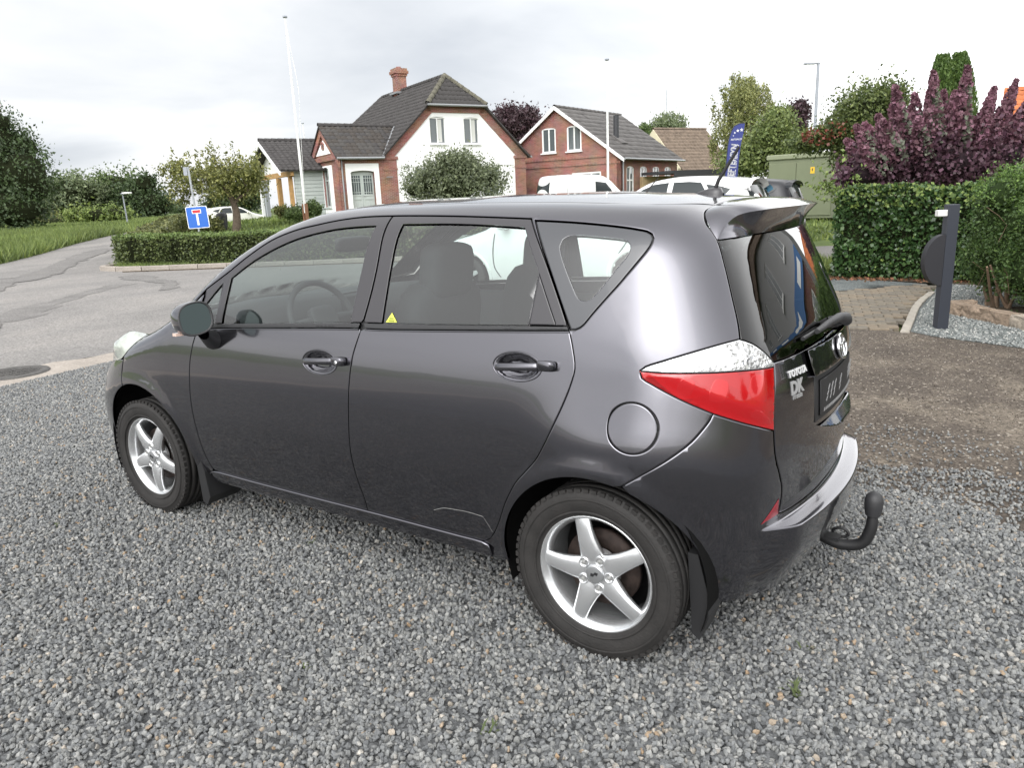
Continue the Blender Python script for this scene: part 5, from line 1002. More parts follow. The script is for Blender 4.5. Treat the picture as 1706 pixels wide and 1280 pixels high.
VS = Shell(.8475, .30, 2.62,
    pchip([.1, .18, .26, .36, .5, .62, .78, .88, .96, 1.04, 1.1, 1.2, 1.3, 1.45, 1.6], [.13, .085, .05, .026, .008, 0, .0035, .0125, .024, .0395, .055, .087, .122, .185, .26]),
    pchip([-1.2, -.78, -.7, -.6, -.4, -.2, 0, .15, .3, .45, .6, .8, 1.0, 1.2, 1.5, 1.8, 2.2, 2.5, 2.65, 2.85, 3.0, 3.3], [.40, .58, .66, .72, .81, .885, .95, 1.01, 1.08, 1.155, 1.245, 1.335, 1.43, 1.525, 1.535, 1.535, 1.527, 1.513, 1.503, 1.48, 1.455, 1.39]) if False else
    pchip([-1.2, -.78, -.7, -.6, -.4, -.2, 0, .15, .3, .45, .6, .8, 1.0, 1.2, 1.5, 1.8, 2.2, 2.5, 2.65, 2.85, 3.0, 3.3], [.45, .62, .70, .75, .835, .915, .985, 1.035, 1.105, 1.20, 1.305, 1.412, 1.487, 1.525, 1.535, 1.535, 1.527, 1.513, 1.503, 1.48, 1.455, 1.39]),
    pchip([.1, .2, .3, .45, .7, .9, .98, 1.04, 1.1, 1.25, 1.4, 1.5, 1.6], [3.01, 3.055, 3.09, 3.115, 3.12, 3.112, 3.095, 3.08, 3.053, 2.983, 2.905, 2.85, 2.78]),
    pchip([.1, .2, .35, .5, .62, .7, .8, 1.0], [-.74, -.79, -.80, -.78, -.74, -.68, -.55, -.3]),
    cr=lambda x: .045+.055*np.clip((x-.6)/.8, 0, 1), extra=ledge)
# ---- materials of the car
M_paint = mat('grey_metallic_paint', (.120, .118, .134), .17, metal=.95, coat=1.0)
def _flake():
    t = M_paint.node_tree; b = [n for n in t.nodes if n.type == 'BSDF_PRINCIPLED'][0]
    tc = t.nodes.new('ShaderNodeTexCoord'); n = t.nodes.new('ShaderNodeTexNoise'); n.inputs['Scale'].default_value = 3.0; n.inputs['Detail'].default_value = 5
    t.links.new(tc.outputs['Object'], n.inputs['Vector']); mr = t.nodes.new('ShaderNodeMapRange'); mr.inputs[3].default_value = .14; mr.inputs[4].default_value = .21
    t.links.new(n.outputs['Fac'], mr.inputs[0]); t.links.new(mr.outputs[0], b.inputs['Roughness'])
    # very slight panel waviness in the clear coat
    n2 = t.nodes.new('ShaderNodeTexNoise'); n2.inputs['Scale'].default_value = 2.2; n2.inputs['Detail'].default_value = 2; t.links.new(tc.outputs['Object'], n2.inputs['Vector'])
    bp = t.nodes.new('ShaderNodeBump'); bp.inputs['Strength'].default_value = .05; bp.inputs['Distance'].default_value = .05; t.links.new(n2.outputs['Fac'], bp.inputs['Height']); t.links.new(bp.outputs[0], b.inputs['Coat Normal'])
_flake()
M_frame = mat('charcoal_frame', (.040, .038, .042), .32, coat=.15)
M_rub = mat('black_rubber', (.014, .014, .015), .55)
M_plas = mat('black_plastic', (.028, .028, .030), .5, bump=.15, bscale=400)
M_glass = glass('side_glass', (.82, .905, .885), 2.6)
M_rglass = glass('privacy_glass', (.05, .055, .055), 1.6)
M_frit = mat('dark_glass_border', (.05, .052, .058), .06, coat=.6)
M_red = mat('red_lamp_lens', (.32, .002, .005), .14, coat=1., metal=0.)
M_red2 = mat('red_lamp_reflector', (.50, .010, .014), .18, coat=1., metal=.3)
M_reflr = mat('red_reflector', (.23, .02, .03), .25, coat=.6)
M_lampg = mat('head_lamp_lens', (.50, .535, .48), .12, metal=.35, coat=1., var=.25, vscale=18)
M_clear = mat('clear_lamp_lens', (.72, .72, .73), .16, metal=.55, coat=1.)
M_chrome = mat('chrome', (.80, .80, .81), .07, metal=1.)
M_alloy = mat('silver_alloy', (.74, .75, .76), .27, metal=.8, coat=.5, var=.06, vscale=20)
M_tyre = mat('tyre_rubber', (.017, .0155, .0145), .72, var=.35, vscale=14, bump=.12, bscale=120)
M_rust = mat('brake_rust', (.035, .024, .020), .7, metal=.5, var=.5, vscale=30)
M_seat = mat('dark_seat_cloth', (.030, .031, .033), .95, var=.25, vscale=60)
M_int = mat('dark_cabin_plastic', (.035, .036, .038), .75)
M_head = mat('grey_headlining', (.30, .29, .27), .95)
M_inner = mat('black_underbody', (.006, .006, .006), 1., spec=.1)
M_yel = mat('yellow_sticker', (.62, .66, .10), .5)
M_dk = mat('grey_lettering', (.27, .27, .27), .5)
M_scr = mat('scratch_primer', (.45, .45, .44), .7)
for nm in ('red_lamp_lens', 'clear_lamp_lens'):        # moulded lens optics
    t = MATS[nm].node_tree; b = [n for n in t.nodes if n.type == 'BSDF_PRINCIPLED'][0]; tc = t.nodes.new('ShaderNodeTexCoord')
    vo = t.nodes.new('ShaderNodeTexVoronoi'); vo.inputs['Scale'].default_value = 9 if nm[0] == 'r' else 95; mp = t.nodes.new('ShaderNodeMapping'); mp.inputs['Scale'].default_value = (.6, .6, 1.2) if nm[0] == 'r' else (.6, .6, 1.6)
    t.links.new(tc.outputs['Object'], mp.inputs[0]); t.links.new(mp.outputs[0], vo.inputs['Vector'])
    if nm[0] == 'r':
        sc = t.nodes.new('ShaderNodeSeparateColor'); t.links.new(vo.outputs['Color'], sc.inputs[0]); mx = t.nodes.new('ShaderNodeMixRGB'); t.links.new(sc.outputs[0], mx.inputs[0]); mx.inputs[1].default_value = (.24, .002, .004, 1); mx.inputs[2].default_value = (.40, .003, .006, 1); t.links.new(mx.outputs[0], b.inputs['Base Color'])
    bp = t.nodes.new('ShaderNodeBump'); bp.inputs['Strength'].default_value = .0 if nm[0] == 'r' else .13; bp.inputs['Distance'].default_value = .012; t.links.new(vo.outputs['Distance'], bp.inputs['Height']); t.links.new(bp.outputs[0], b.inputs['Normal'])

def cv(P, step=.02, closed=False): return catmull(P, step, closed)
def loop(*curves):
    """join curves end to end into one closed outline, corners kept"""
    out = []
    for c in curves:
        c = [tuple(p) for p in c]
        if out and np.hypot(out[-1][0]-c[0][0], out[-1][1]-c[0][1]) < 1e-4: c = c[1:]
        out += c
    if np.hypot(out[0][0]-out[-1][0], out[0][1]-out[-1][1]) < 1e-4: out.pop()
    P = np.array(out); keep = [0]
    for i in range(1, len(P)):
        if np.linalg.norm(P[i]-P[keep[-1]]) > .002: keep.append(i)
    return P[keep]
def set_normals(me, Nn):
    me.polygons.foreach_set('use_smooth', np.ones(len(me.polygons), bool)); me.normals_split_custom_set_from_vertices([tuple(n) for n in Nn])
def panel(name, outer, mt, parent, holes=(), off=0., more=None, gap=.002, grid=.026, flange=.013, mirror=True, chart='sv', shell=None, loc=CARLOC, bevel=.0035, hgap=None):
    sh = shell or VS
    if area(outer) < 0: outer = outer[::-1]
    O = inset(outer, gap) if gap else outer
    Hs = []
    for h in holes:
        h = h if area(h) > 0 else h[::-1]; Hs.append(inset(h, -(gap if hgap is None else hgap)))
    loops = [O]+Hs; inner = [inset(O, bevel)]+[inset(h, -bevel) for h in Hs]
    lo, hi = O.min(0), O.max(0); gx, gy = np.meshgrid(np.arange(lo[0]+grid/2, hi[0], grid), np.arange(lo[1]+grid/2, hi[1], grid)); gx = gx+(np.arange(gx.shape[0]) % 2)[:, None]*grid*.5
    P = np.stack([gx.ravel(), gy.ravel()], 1)
    if more is not None: P = np.vstack([P[(P[:, 1] < more[:, 1].min()-.006) | (P[:, 1] > more[:, 1].max()+.006)], more])
    k = inside(P, O)
    for h in Hs: k &= ~inside(P, h)
    P = P[k]
    if len(P):
        d = dist_poly(P, O)
        for h in Hs: d = np.minimum(d, dist_poly(P, h))
        P = P[(d > grid*.55) | ((d > .005) & (more is not None) & (np.abs(P[:, 1]-.474) < .0125))]
    IN = np.vstack(inner); ki = inside(IN, O)
    for h in Hs: ki &= ~inside(IN, h)
    v, f = cdt(loops, np.vstack([IN[ki], P]) if len(P) else IN[ki])
    def to3(a): return sh.sv(a[:, 0], a[:, 1]) if chart == 'sv' else sh.top(a[:, 0], a[:, 1]) if chart == 'top' else sh.rear(a[:, 0], a[:, 1]) if chart == 'rear' else sh.side(a[:, 0], a[:, 1])
    X = to3(v); Nn = sh.nrm(X); o_ = off(v) if callable(off) else off
    X = X+Nn*(np.asarray(o_)[..., None] if np.ndim(o_) else o_)
    if callable(off):     # shading normal from the displaced patch
        e = 1e-3; q = []
        for dv in ((e, 0), (0, e)):
            a1, a0 = v+dv, v-np.array(dv); p1, p0 = to3(a1), to3(a0); p1 = p1+sh.nrm(p1)*off(a1)[:, None]; p0 = p0+sh.nrm(p0)*off(a0)[:, None]; q.append(p1-p0)
        n2 = np.cross(q[0], q[1]); n2 /= np.maximum(np.linalg.norm(n2, axis=1, keepdims=True), 1e-12); n2 *= np.sign(np.sum(n2*Nn, 1))[:, None]; NS_ = n2
    else: NS_ = Nn.copy()
    V = [X]; NN = [NS_]; F = [tuple(t) for t in f]
    # face orientation: outward
    t0 = f[:, 0]; cr_ = np.cross(X[f[:, 1]]-X[f[:, 0]], X[f[:, 2]]-X[f[:, 0]]); flip = np.sum(np.sum(cr_*Nn[t0], 1)) < 0
    if flip: F = [t[::-1] for t in F]
    cnt_ = len(X); b0 = 0
    for li, Lp in enumerate(loops):
        n = len(Lp); ids = np.arange(b0, b0+n); b0 += n
        # boundary vertices roll over slightly
        T = np.roll(X[ids], -1, 0)-np.roll(X[ids], 1, 0); T /= np.maximum(np.linalg.norm(T, axis=1, keepdims=True), 1e-9)
        lat = np.cross(T, Nn[ids]); ctr = X.mean(0)
        tv = to3((inset(Lp, -.004) if li == 0 else inset(Lp, .004))) - to3(Lp); sg = np.sign(np.sum(tv*lat, 1)); lat = lat*sg[:, None]
        NN[0][ids] = NS_[ids]+lat*.55; NN[0][ids] /= np.linalg.norm(NN[0][ids], axis=1, keepdims=True); V[0][ids] = X[ids]-Nn[ids]*.0010
        if flange > 0:
            A = X[ids]-Nn[ids]*.0010; B = X[ids]-Nn[ids]*flange; V += [A, B]; NN += [lat, lat]
            for i in range(n):
                j = (i+1) % n; qd = (cnt_+i, cnt_+j, cnt_+n+j, cnt_+n+i)
                if ((li == 0) == flip): qd = qd[::-1]
                F.append(qd if li == 0 else qd)
            cnt_ += 2*n
    V = np.vstack(V); NN = np.vstack(NN); objs = []
    for mir in ((0, 1) if mirror else (0,)):
        VV = V.copy(); NM = NN.copy(); FF = F
        if mir: VV[:, 1] = 2*sh.yc-VV[:, 1]; NM[:, 1] *= -1; FF = [t[::-1] for t in F]
        me = bpy.data.meshes.new(name); me.from_pydata([tuple(p) for p in VV-loc], [], FF); me.update(); set_normals(me, NM)
        par = parent[mir] if isinstance(parent, (list, tuple)) else parent
        objs.append(link(name, me, mt, par))
    return objs if mirror else objs[0]
def strip(curve, w): # closed ribbon round a curve
    c = np.asarray(curve); T = np.gradient(c, axis=0); T /= np.maximum(np.linalg.norm(T, axis=1, keepdims=True), 1e-9); n = np.stack([-T[:, 1], T[:, 0]], 1)
    return np.vstack([c+n*w/2, (c-n*w/2)[::-1]])
def merged(name, objs, mt, parent):
    """several panel meshes become one part"""
    b = MB(); nn = []
    for o in objs:
        me = o.data; b.add([v.co for v in me.vertices], [tuple(p.vertices) for p in me.polygons], sm=True); bpy.data.objects.remove(o)
    return b.build(name, mt, parent)
def text_mesh(body, size, ext=.001, bold=0., shear=0., space=1.):
    c = bpy.data.curves.new('lettering', 'FONT'); c.body = body; c.size = size; c.extrude = ext; c.offset = bold; c.shear = shear; c.space_character = space; c.align_x = 'CENTER'; c.align_y = 'CENTER'; c.resolution_u = 3
    o = bpy.data.objects.new('lettering', c); COL.objects.link(o); dg = bpy.context.evaluated_depsgraph_get(); dg.update()
    me = bpy.data.meshes.new_from_object(o.evaluated_get(dg)); V = np.array([v.co for v in me.vertices]); F = [tuple(p.vertices) for p in me.polygons]
    bpy.data.objects.remove(o); bpy.data.curves.remove(c); bpy.data.meshes.remove(me); return V, F
def flat_text(name, body, size, O, U, Vv, mt, parent, ext=.001, **k):
    V, F = text_mesh(body, size, ext, **k); O, U, Vv = [np.array(a, float) for a in (O, U, Vv)]; n = np.cross(U, Vv)
    return MB().add(O+V[:, :1]*U+V[:, 1:2]*Vv+V[:, 2:]*n, F).build(name, mt, parent)

# ================================================================ THE GREY CAR
car = thing('parked_car', 'dark grey metallic five door car with a tow bar, parked on the gravel', 'car', tuple(CARLOC))
SMX = VS.smax
side_top = cv([(.5701, 1.1644), (.7106, 1.2319), (.836, 1.3015), (.9526, 1.358), (1.0745, 1.3916), (1.1976, 1.4116), (1.3105, 1.4322), (1.425, 1.4451), (1.6007, 1.4470), (1.9046, 1.4370), (2.2317, 1.4215), (2.4418, 1.4107), (2.6344, 1.4021)])
fd_glass = loop(cv([(.7144, 1.0272), (.7285, 1.12), (.742, 1.2103)]), cv([(.742, 1.2103), (.8534, 1.2669), (.981, 1.3163), (1.1047, 1.3526), (1.2258, 1.3763), (1.3425, 1.3938), (1.461, 1.4012), (1.5384, 1.4026)]), cv([(1.5384, 1.4026), (1.5220, 1.236), (1.5028, 1.0703)]), cv([(1.5028, 1.0703), (1.1238, 1.0493), (.7144, 1.0272)]))
fq_glass = loop([(.6028, 1.016), (.575, 1.08), (.5884, 1.1038)], cv([(.5884, 1.1038), (.64, 1.15), (.6892, 1.1907)]), [(.6892, 1.1907), (.6676, 1.0243), (.6028, 1.016)])
belt_top = cv([(.545, 1.010), (.6203, 1.0169), (.7229, 1.0271), (1.1238, 1.0493), (1.5028, 1.0703), (1.6638, 1.0764), (2.0179, 1.0897), (2.3025, 1.1025), (2.4098, 1.1082), (2.4480, 1.1106)])
belt_bot = cv([(.545, .9935), (.6212, 1.0009), (.7242, 1.0102), (1.1258, 1.0332), (1.5652, 1.0555), (1.6668, 1.0580), (2.0203, 1.0748), (2.3043, 1.0899), (2.4557, 1.1001)])
bp_cut = cv([(1.5891, 1.4460), (1.6003, 1.2542), (1.5666, 1.0683), (1.5252, .9477), (1.5083, .8483), (1.497, .7343), (1.4874, .5539), (1.5025, .4336), (1.515, .3808), (1.518, .3125)])
ap_cut = cv([(.545, .9935), (.5164, .9403), (.4866, .8598), (.4719, .7724), (.4600, .6909), (.4591, .5868), (.4670, .4439), (.486, .3578), (.5037, .3219), (.551, .3085)])
sill = cv([(.551, .3085), (.7869, .3075), (1.1114, .3080), (1.334, .3095), (1.5155, .312), (1.7942, .312), (1.9973, .3115), (2.088, .3121)])
cp_cut = cv([(2.2317, 1.4215), (2.3564, 1.2598), (2.4535, 1.1008), (2.4763, 1.0419), (2.4874, .9905), (2.476, .9358), (2.4548, .8762), (2.4279, .8136), (2.3942, .7453), (2.3598, .6865), (2.3178, .6375), (2.2721, .5863), (2.2436, .5407), (2.2187, .4944), (2.201, .4533), (2.1813, .4106), (2.1497, .3587), (2.1238, .3292), (2.088, .3121)])
rd_glass = loop(cv([(1.6635, 1.0774), (1.668, 1.24), (1.6702, 1.4071)]), cv([(1.6702, 1.4071), (1.9238, 1.404), (2.0857, 1.3966), (2.2225, 1.387)]), cv([(2.2225, 1.387), (2.2705, 1.320), (2.3168, 1.2575)]), [(2.3168, 1.2575), (2.3090, 1.18), (2.3019, 1.1048)], cv([(2.3019, 1.1048), (2.0, 1.0915), (1.6635, 1.0774)]))
rd_tri = loop(cv([(2.3188, 1.2536), (2.365, 1.18), (2.4073, 1.1106)]), cv([(2.4073, 1.1106), (2.3062, 1.1062)]), cv([(2.3062, 1.1062), (2.3188, 1.2536)]))
qw_out = loop(cv([(2.2474, 1.4155), (2.4423, 1.4085), (2.554, 1.4024), (2.62, 1.3985), (2.6500, 1.3960), (2.6660, 1.3890), (2.6740, 1.375), (2.6690, 1.3466), (2.6407, 1.2957), (2.6082, 1.2482), (2.5668, 1.1987), (2.5275, 1.1507), (2.5026, 1.1182), (2.4918, 1.1088), (2.4764, 1.1015), (2.4578, 1.1001)]), cv([(2.4578, 1.1001), (2.3564, 1.2598), (2.2474, 1.4155)]))
qw_in = cv([(2.3758, 1.3311), (2.3805, 1.3504), (2.3944, 1.3599), (2.4185, 1.3645), (2.4477, 1.3657), (2.5188, 1.3635), (2.5813, 1.3610), (2.6, 1.358), (2.6119, 1.3468), (2.6130, 1.3241), (2.5731, 1.2675), (2.5239, 1.204), (2.51, 1.1915), (2.4968, 1.1866), (2.4802, 1.1872), (2.4684, 1.1939), (2.4406, 1.2289)], .02, True)
tail_cut = cv([(2.909, 1.1248), (2.9064, 1.1689), (2.8935, 1.2505), (2.8754, 1.3431), (2.8509, 1.4254), (2.8194, 1.4656), (2.8098, 1.5067), (2.8153, 1.5467), (2.8592, 1.622)])
tl_top = cv([(2.6817, 1.0051), (2.6928, 1.0165), (2.7304, 1.0361), (2.8041, 1.0727), (2.8584, 1.0989), (2.9056, 1.1205)]); tl_top2 = cv([(2.9056, 1.1205), (2.9427, 1.1119), (2.9777, 1.0912), (3.0091, 1.0632)])
tl_bot = cv([(2.6817, 1.0051), (2.6849, .9832), (2.7083, .9668), (2.7702, .929), (2.843, .8898)]); tl_bot2 = cv([(2.843, .8898), (2.9167, .8589), (3.0042, .8251)])
tl_mid = cv([(2.6818, 1.0034), (2.7319, 1.0034), (2.8433, 1.0134), (2.9481, 1.0319), (3.0086, 1.0489)]); tl_right = cv([(3.0091, 1.0632), (3.0064, .9488), (3.0042, .8251)])
tg_cut = cv([(3.0042, .8251), (3.0101, .7336), (3.0279, .6553), (3.0440, .60), (3.046, .56), (3.0386, .5086)])
bf_cut = cv([(2.6529, .6489), (2.6927, .6876), (2.7353, .7285), (2.7651, .7601), (2.798, .8002), (2.8283, .8522), (2.8372, .8711), (2.843, .8898)])
def svside(P): return VS.svof(VS.side(*np.array(P, float).T))
def arc(cx, r, a0, a1, n=40): return svside([(cx+r*math.cos(R(a)), .3036+r*math.sin(R(a))) for a in np.linspace(a0, a1, n)])
rarch_f = arc(2.55, .352, 181.5, 69.5); i0 = np.argmin(np.hypot(*(rarch_f-np.array([2.6529, .6489])).T)); rarch_f = rarch_f[:i0]
rarch_r = arc(2.55, .352, 66, 4)
farch_r = arc(0, .388, 2, 110); farch_f = arc(0, .388, 110, 176)
# --- roof outline in plan
ws = [(.10, .175), (.30, .185), (.55, .215), (.80, .255), (1.02, .315), (1.20, .37)]     # windscreen flank (x, y)
wsl = VS.svof(VS.top(*np.array(ws).T)); roofl = VS.svof(VS.top(np.array([1.20, 1.5, 1.8, 2.1, 2.4, 2.62]), np.array([.37, .36, .355, .355, .36, .37])))
re_ = tail_cut[-1]; Pj = VS.sv(re_[0:1], re_[1:2])[0]
# --- panels
fdoor = panel('front_door', loop(ap_cut, sill[:np.argmin(abs(sill[:, 0]-1.518))], bp_cut[::-1][:np.argmin(abs(bp_cut[::-1][:, 1]-1.0545))], belt_bot[belt_bot[:, 0] < 1.56][::-1]), M_paint, car)
def bpx(v): return np.interp(v, bp_cut[::-1][:, 1], bp_cut[::-1][:, 0])
fh_c, rh_c = (1.345, .917, .098, .047), (2.275, .978, .094, .046)
for o in fdoor: bpy.data.objects.remove(o)
def ell(c, k=1., n=36): return np.array([(c[0]+c[2]*k*math.cos(a), c[1]+c[3]*k*math.sin(a)) for a in np.linspace(0, 2*math.pi, n, endpoint=False)])
lo_bp = bp_cut[bp_cut[:, 1] < 1.0545]; hi_bp = bp_cut[bp_cut[:, 1] > 1.073]
fdoor = panel('front_door', loop(ap_cut, sill[sill[:, 0] < 1.51], lo_bp[::-1], belt_bot[belt_bot[:, 0] < 1.56][::-1]), M_paint, car, holes=[ell(fh_c)], hgap=0)
rdoor = panel('rear_door', loop(lo_bp, sill[sill[:, 0] > 1.525], cp_cut[cp_cut[:, 1] < 1.099][::-1], belt_bot[belt_bot[:, 0] > 1.57][::-1]), M_paint, car, holes=[ell(rh_c)], hgap=0)
FT = np.array([(.5600, 1.010)]); 
frame_f = loop(belt_top[belt_top[:, 0] < 1.563], hi_bp[::-1], side_top[side_top[:, 0] < 1.588][::-1])
panel('window_frame', frame_f, M_frame, fdoor, holes=[fd_glass, fq_glass], off=-.002, gap=.004, hgap=0)
frame_r = loop(belt_top[belt_top[:, 0] > 1.572], cp_cut[cp_cut[:, 1] > 1.112][::-1], side_top[(side_top[:, 0] > 1.592) & (side_top[:, 0] < 2.228)][::-1], hi_bp)
panel('window_frame', frame_r, M_frame, rdoor, holes=[rd_glass, rd_tri], off=-.002, gap=.004, hgap=0)
panel('corner_trim', rd_tri, M_frame, rdoor, off=-.001, gap=.002)
for gl_, par in ((fd_glass, fdoor), (fq_glass, fdoor), (rd_glass, rdoor)): panel('window_glass', gl_, M_glass, par, off=-.008, gap=-.004, flange=0, grid=.05)
panel('belt_moulding', loop(belt_bot[belt_bot[:, 0] < 1.561], belt_top[belt_top[:, 0] < 1.561][::-1]), M_plas, fdoor, off=.004, gap=.001, flange=.01)
panel('belt_moulding', loop(belt_bot[belt_bot[:, 0] > 1.572], belt_top[belt_top[:, 0] > 1.572][::-1]), M_plas, rdoor, off=.004, gap=.001, flange=.01)
# quarter panel with rail and A-pillar
apil = np.array([(.470, 1.045), (.52, 1.110)]); ft_s = np.array([2.6701, .8303])
quarter = panel('body_side', loop(cp_cut[::-1], side_top[side_top[:, 0] < 2.2317][::-1], [(.5701, 1.1644), (.47, 1.085)], cv(wsl[::1][1:]), cv(roofl), cv([roofl[-1], (2.75, 1.565+.02), tail_cut[-1]]), tail_cut[::-1], tl_top[::-1], tl_bot, bf_cut[::-1], rarch_f[::-1], cv([tuple(rarch_f[0]), (2.20, .256)]), cv([(2.20, .256), (2.12, .256)]), [(2.12, .256), (2.118, .305)]), M_paint, car, holes=[qw_out, ell((ft_s[0], ft_s[1], .0585, .079), 1., 48)], gap=.0015, hgap=.001)
panel('quarter_window', qw_out, M_frit, quarter, holes=[qw_in], off=-.003, gap=.005, hgap=0)
panel('window_glass', qw_in, M_glass, quarter, off=-.004, gap=-.002, flange=0, grid=.05)
panel('fuel_flap', ell((ft_s[0], ft_s[1], .0585, .079), 1., 48), M_paint, quarter, off=.0008, gap=.0032)
fu = np.array([(.30, 1.02), (.42, 1.075), (.47, 1.085)])
hoodl = VS.svof(VS.top(np.array([.10, -.1, -.3, -.5, -.62]), np.array([.175, .175, .20, .26, .33])))
fender = panel('front_fender', loop(cv([tuple(farch_r[0]), (.40, .30), (.47, .285), (.505, .3185)]), ap_cut[::-1][np.argmin(abs(ap_cut[::-1][:, 1]-.322)):], cv([(.545, .9935), (.54, 1.05), (.5701, 1.1644-.02)]), [(.55, 1.135), (.46, 1.075)], cv([tuple(wsl[1]), tuple(wsl[0])]), cv(hoodl[:4]), cv([tuple(hoodl[3]), (.02, .795)]), cv([(.02, .795), (.008, .715), tuple(farch_r[-1])]), farch_r[::-1]), M_paint, car)
panel('sill_panel', loop(cv([(.50, .3035), (.551, .3055), (1.1, .3055), (1.6, .3085), (2.088, .3085), (2.118, .302)]), [(2.118, .302), (2.12, .256)], cv([(2.12, .256), (1.6, .250), (1.1, .250), (.49, .250)]), [(.49, .250), (.485, .292), (.50, .3035)]), M_paint, car, off=.006, gap=.001, flange=.03)
roof = panel('roof', loop(cv([(1.205, .372), (1.5, .362), (1.8, .357), (2.1, .357), (2.4, .362), (2.62, .372), (Pj[0], Pj[1])]), cv([(Pj[0], Pj[1]), (2.765, .65), (2.765, .8475), (2.765, 1.045), (Pj[0], 1.695-Pj[1])]), cv([(Pj[0], 1.695-Pj[1]), (2.62, 1.323), (2.4, 1.333), (2.1, 1.338), (1.8, 1.338), (1.5, 1.333), (1.205, 1.323)]), cv([(1.205, 1.323), (1.175, .8475), (1.205, .372)])), M_paint, car, mirror=False, chart='top', grid=.05)
wsr = [(x, 1.695-y) for x, y in ws]
wind = panel('windscreen', loop(cv(ws), cv([ws[-1], (1.165, .8475), wsr[-1]]), cv(wsr[::-1]), cv([wsr[0], (-.06, .8475), ws[0]])), M_glass, car, mirror=False, chart='top', grid=.06, off=-.004, flange=0)
hoodp = [(.08, .178), (-.1, .178), (-.3, .205), (-.5, .265), (-.60, .34)]
panel('bonnet', loop(cv(hoodp), cv([hoodp[-1], (-.69, .55), (-.71, .8475), (-.69, 1.145), (-.60, 1.355)]), cv([(x, 1.695-y) for x, y in hoodp[::-1]]), cv([(.08, 1.517), (-.08, .8475), (.08, .178)])), M_paint, car, mirror=False, chart='top', grid=.05)
# front bumper (full width patch over the nose) and headlamps
hl = VS.svof(VS.top(np.array([-.5, -.62]), np.array([.26, .33])))
fbl = loop(cv([(.02, .795), (.008, .715), tuple(farch_f[0])]), farch_f, cv([tuple(farch_f[-1]), (-.20, .24)]), cv([(-.20, .24), (-.4, .22), (VS.smin+.004, .22)]), cv([(VS.smin+.004, .22), (VS.smin+.004, .62)]), cv([(VS.smin+.004, .62), (-.42, .64), (-.25, .70), (-.1, .76), (.02, .795)]))
panel('front_bumper', fbl, M_paint, car)
hlp = loop(cv([(.10, .925), (.05, .85), (.0, .79), (-.1, .755), (-.25, .695)]), cv([(-.25, .695), (-.30, .76), (-.25, .84), (-.1, .90), (.02, .935), (.10, .925)]))
def bulge(poly, h, w):
    def f(v): return .002+h*sstep(dist_poly(v, poly)/w)*inside(v, poly)
    return f
hll = panel('headlamp', hlp, M_lampg, car, off=bulge(hlp, .055, .05), gap=.001, grid=.015)
# rear bumper, tailgate, rear glass
cm = SMX
rb_half = [rarch_r, cv([tuple(rarch_r[-1]), (2.83, .26), (2.84, .225)]), cv([(2.84, .225), (3.0, .205), (3.3, .19), (cm, .185)])]
def mirs(c): return np.array([(2*cm-a, b) for a, b in c][::-1])
topl = [bf_cut, tl_bot2, tg_cut]; tb = cv([(3.0386, .5086), (3.0728, .5033), (3.2577, .499), (3.42, .503), (cm, .505)])
rbump = panel('rear_bumper', loop(*rb_half, *[mirs(c) for c in rb_half[::-1]], *[mirs(c) for c in topl], mirs(tb[::-1])[::1], tb[::-1], *[c[::-1] for c in topl[::-1]]) if False else loop(*rb_half, *[mirs(c) for c in rb_half[::-1]], *[mirs(c[::-1]) for c in topl], mirs(tb[::-1]), tb[::-1], *[c[::-1] for c in topl[::-1]]), M_paint, car, mirror=False, grid=.016, gap=.002, more=np.array([(a, b) for a in np.arange(2.86, 2*SMX-2.86, .014) for b in (.462, .466, .469, .472, .4745, .477, .4795, .482, .486)]))
gb = VS.svof(VS.rear(np.linspace(.335, .8475, 14), np.linspace(1.0, 1.018, 14))); gb = np.vstack([[(3.0091, 1.0632)], gb[1:]]); gb[-1, 0] = cm
tgate = panel('tailgate', loop(tl_right, tg_cut, tb, mirs(tb), mirs(tg_cut), mirs(tl_right), mirs(gb), gb[::-1]), M_paint, car, mirror=False, grid=.022)
gt = VS.svof(VS.rear(np.linspace(.326, .8475, 10), np.full(10, 1.412))); gt[-1, 0] = cm
tc_low = tail_cut[tail_cut[:, 1] < 1.4254]
rgl = loop(gt[::-1], tc_low[::-1], [(2.909, 1.1248), (2.9056, 1.1205)], tl_top2, gb, mirs(gb), mirs(tl_top2), mirs(tc_low[::-1]), mirs(gt[::-1]))
panel('rear_window', rgl, M_rglass, tgate, mirror=False, off=-.002, gap=.004, grid=.03)
# tail lamps
tlu = loop(tl_top, tl_top2, [(3.0091, 1.0632), (3.0086, 1.0489)], tl_mid[::-1]); tll = loop(tl_mid, [(3.0086, 1.0489)], tl_right[tl_right[:, 1] < 1.045], tl_bot2[::-1], tl_bot[::-1])
tlo = loop(tl_top, tl_top2, tl_right, tl_bot2[::-1], tl_bot[::-1])
def lampoff(v): return .003+.013*sstep(dist_poly(v, tlo)/.06)
lamp = panel('tail_lamp', tll, M_red, car, off=lampoff, gap=.0025, grid=.014)
for sv_, col_ in (([(2.762, .945), (2.79, .94), (2.80, .985), (2.775, .993)], 0), ([(2.832, .93), (2.862, .925), (2.872, .99), (2.845, .995)], 0), ([(2.925, .94), (2.965, .93), (2.968, 1.01), (2.93, 1.012)], 0), ([(2.925, .885), (2.985, .850), (2.985, .872), (2.935, .905)], 0)):
    panel('lamp_reflector', cv(sv_, .01, True), M_red2, lamp, off=lambda v: lampoff(v)+.0004, gap=0, grid=.012, flange=0, bevel=.003)
panel('clear_lens', tlu, M_clear, lamp, off=lampoff, gap=.0022, grid=.012)
M_crys = mat('crystal_lamp_lens', (.62, .60, .61), .10, metal=.55, coat=1.)
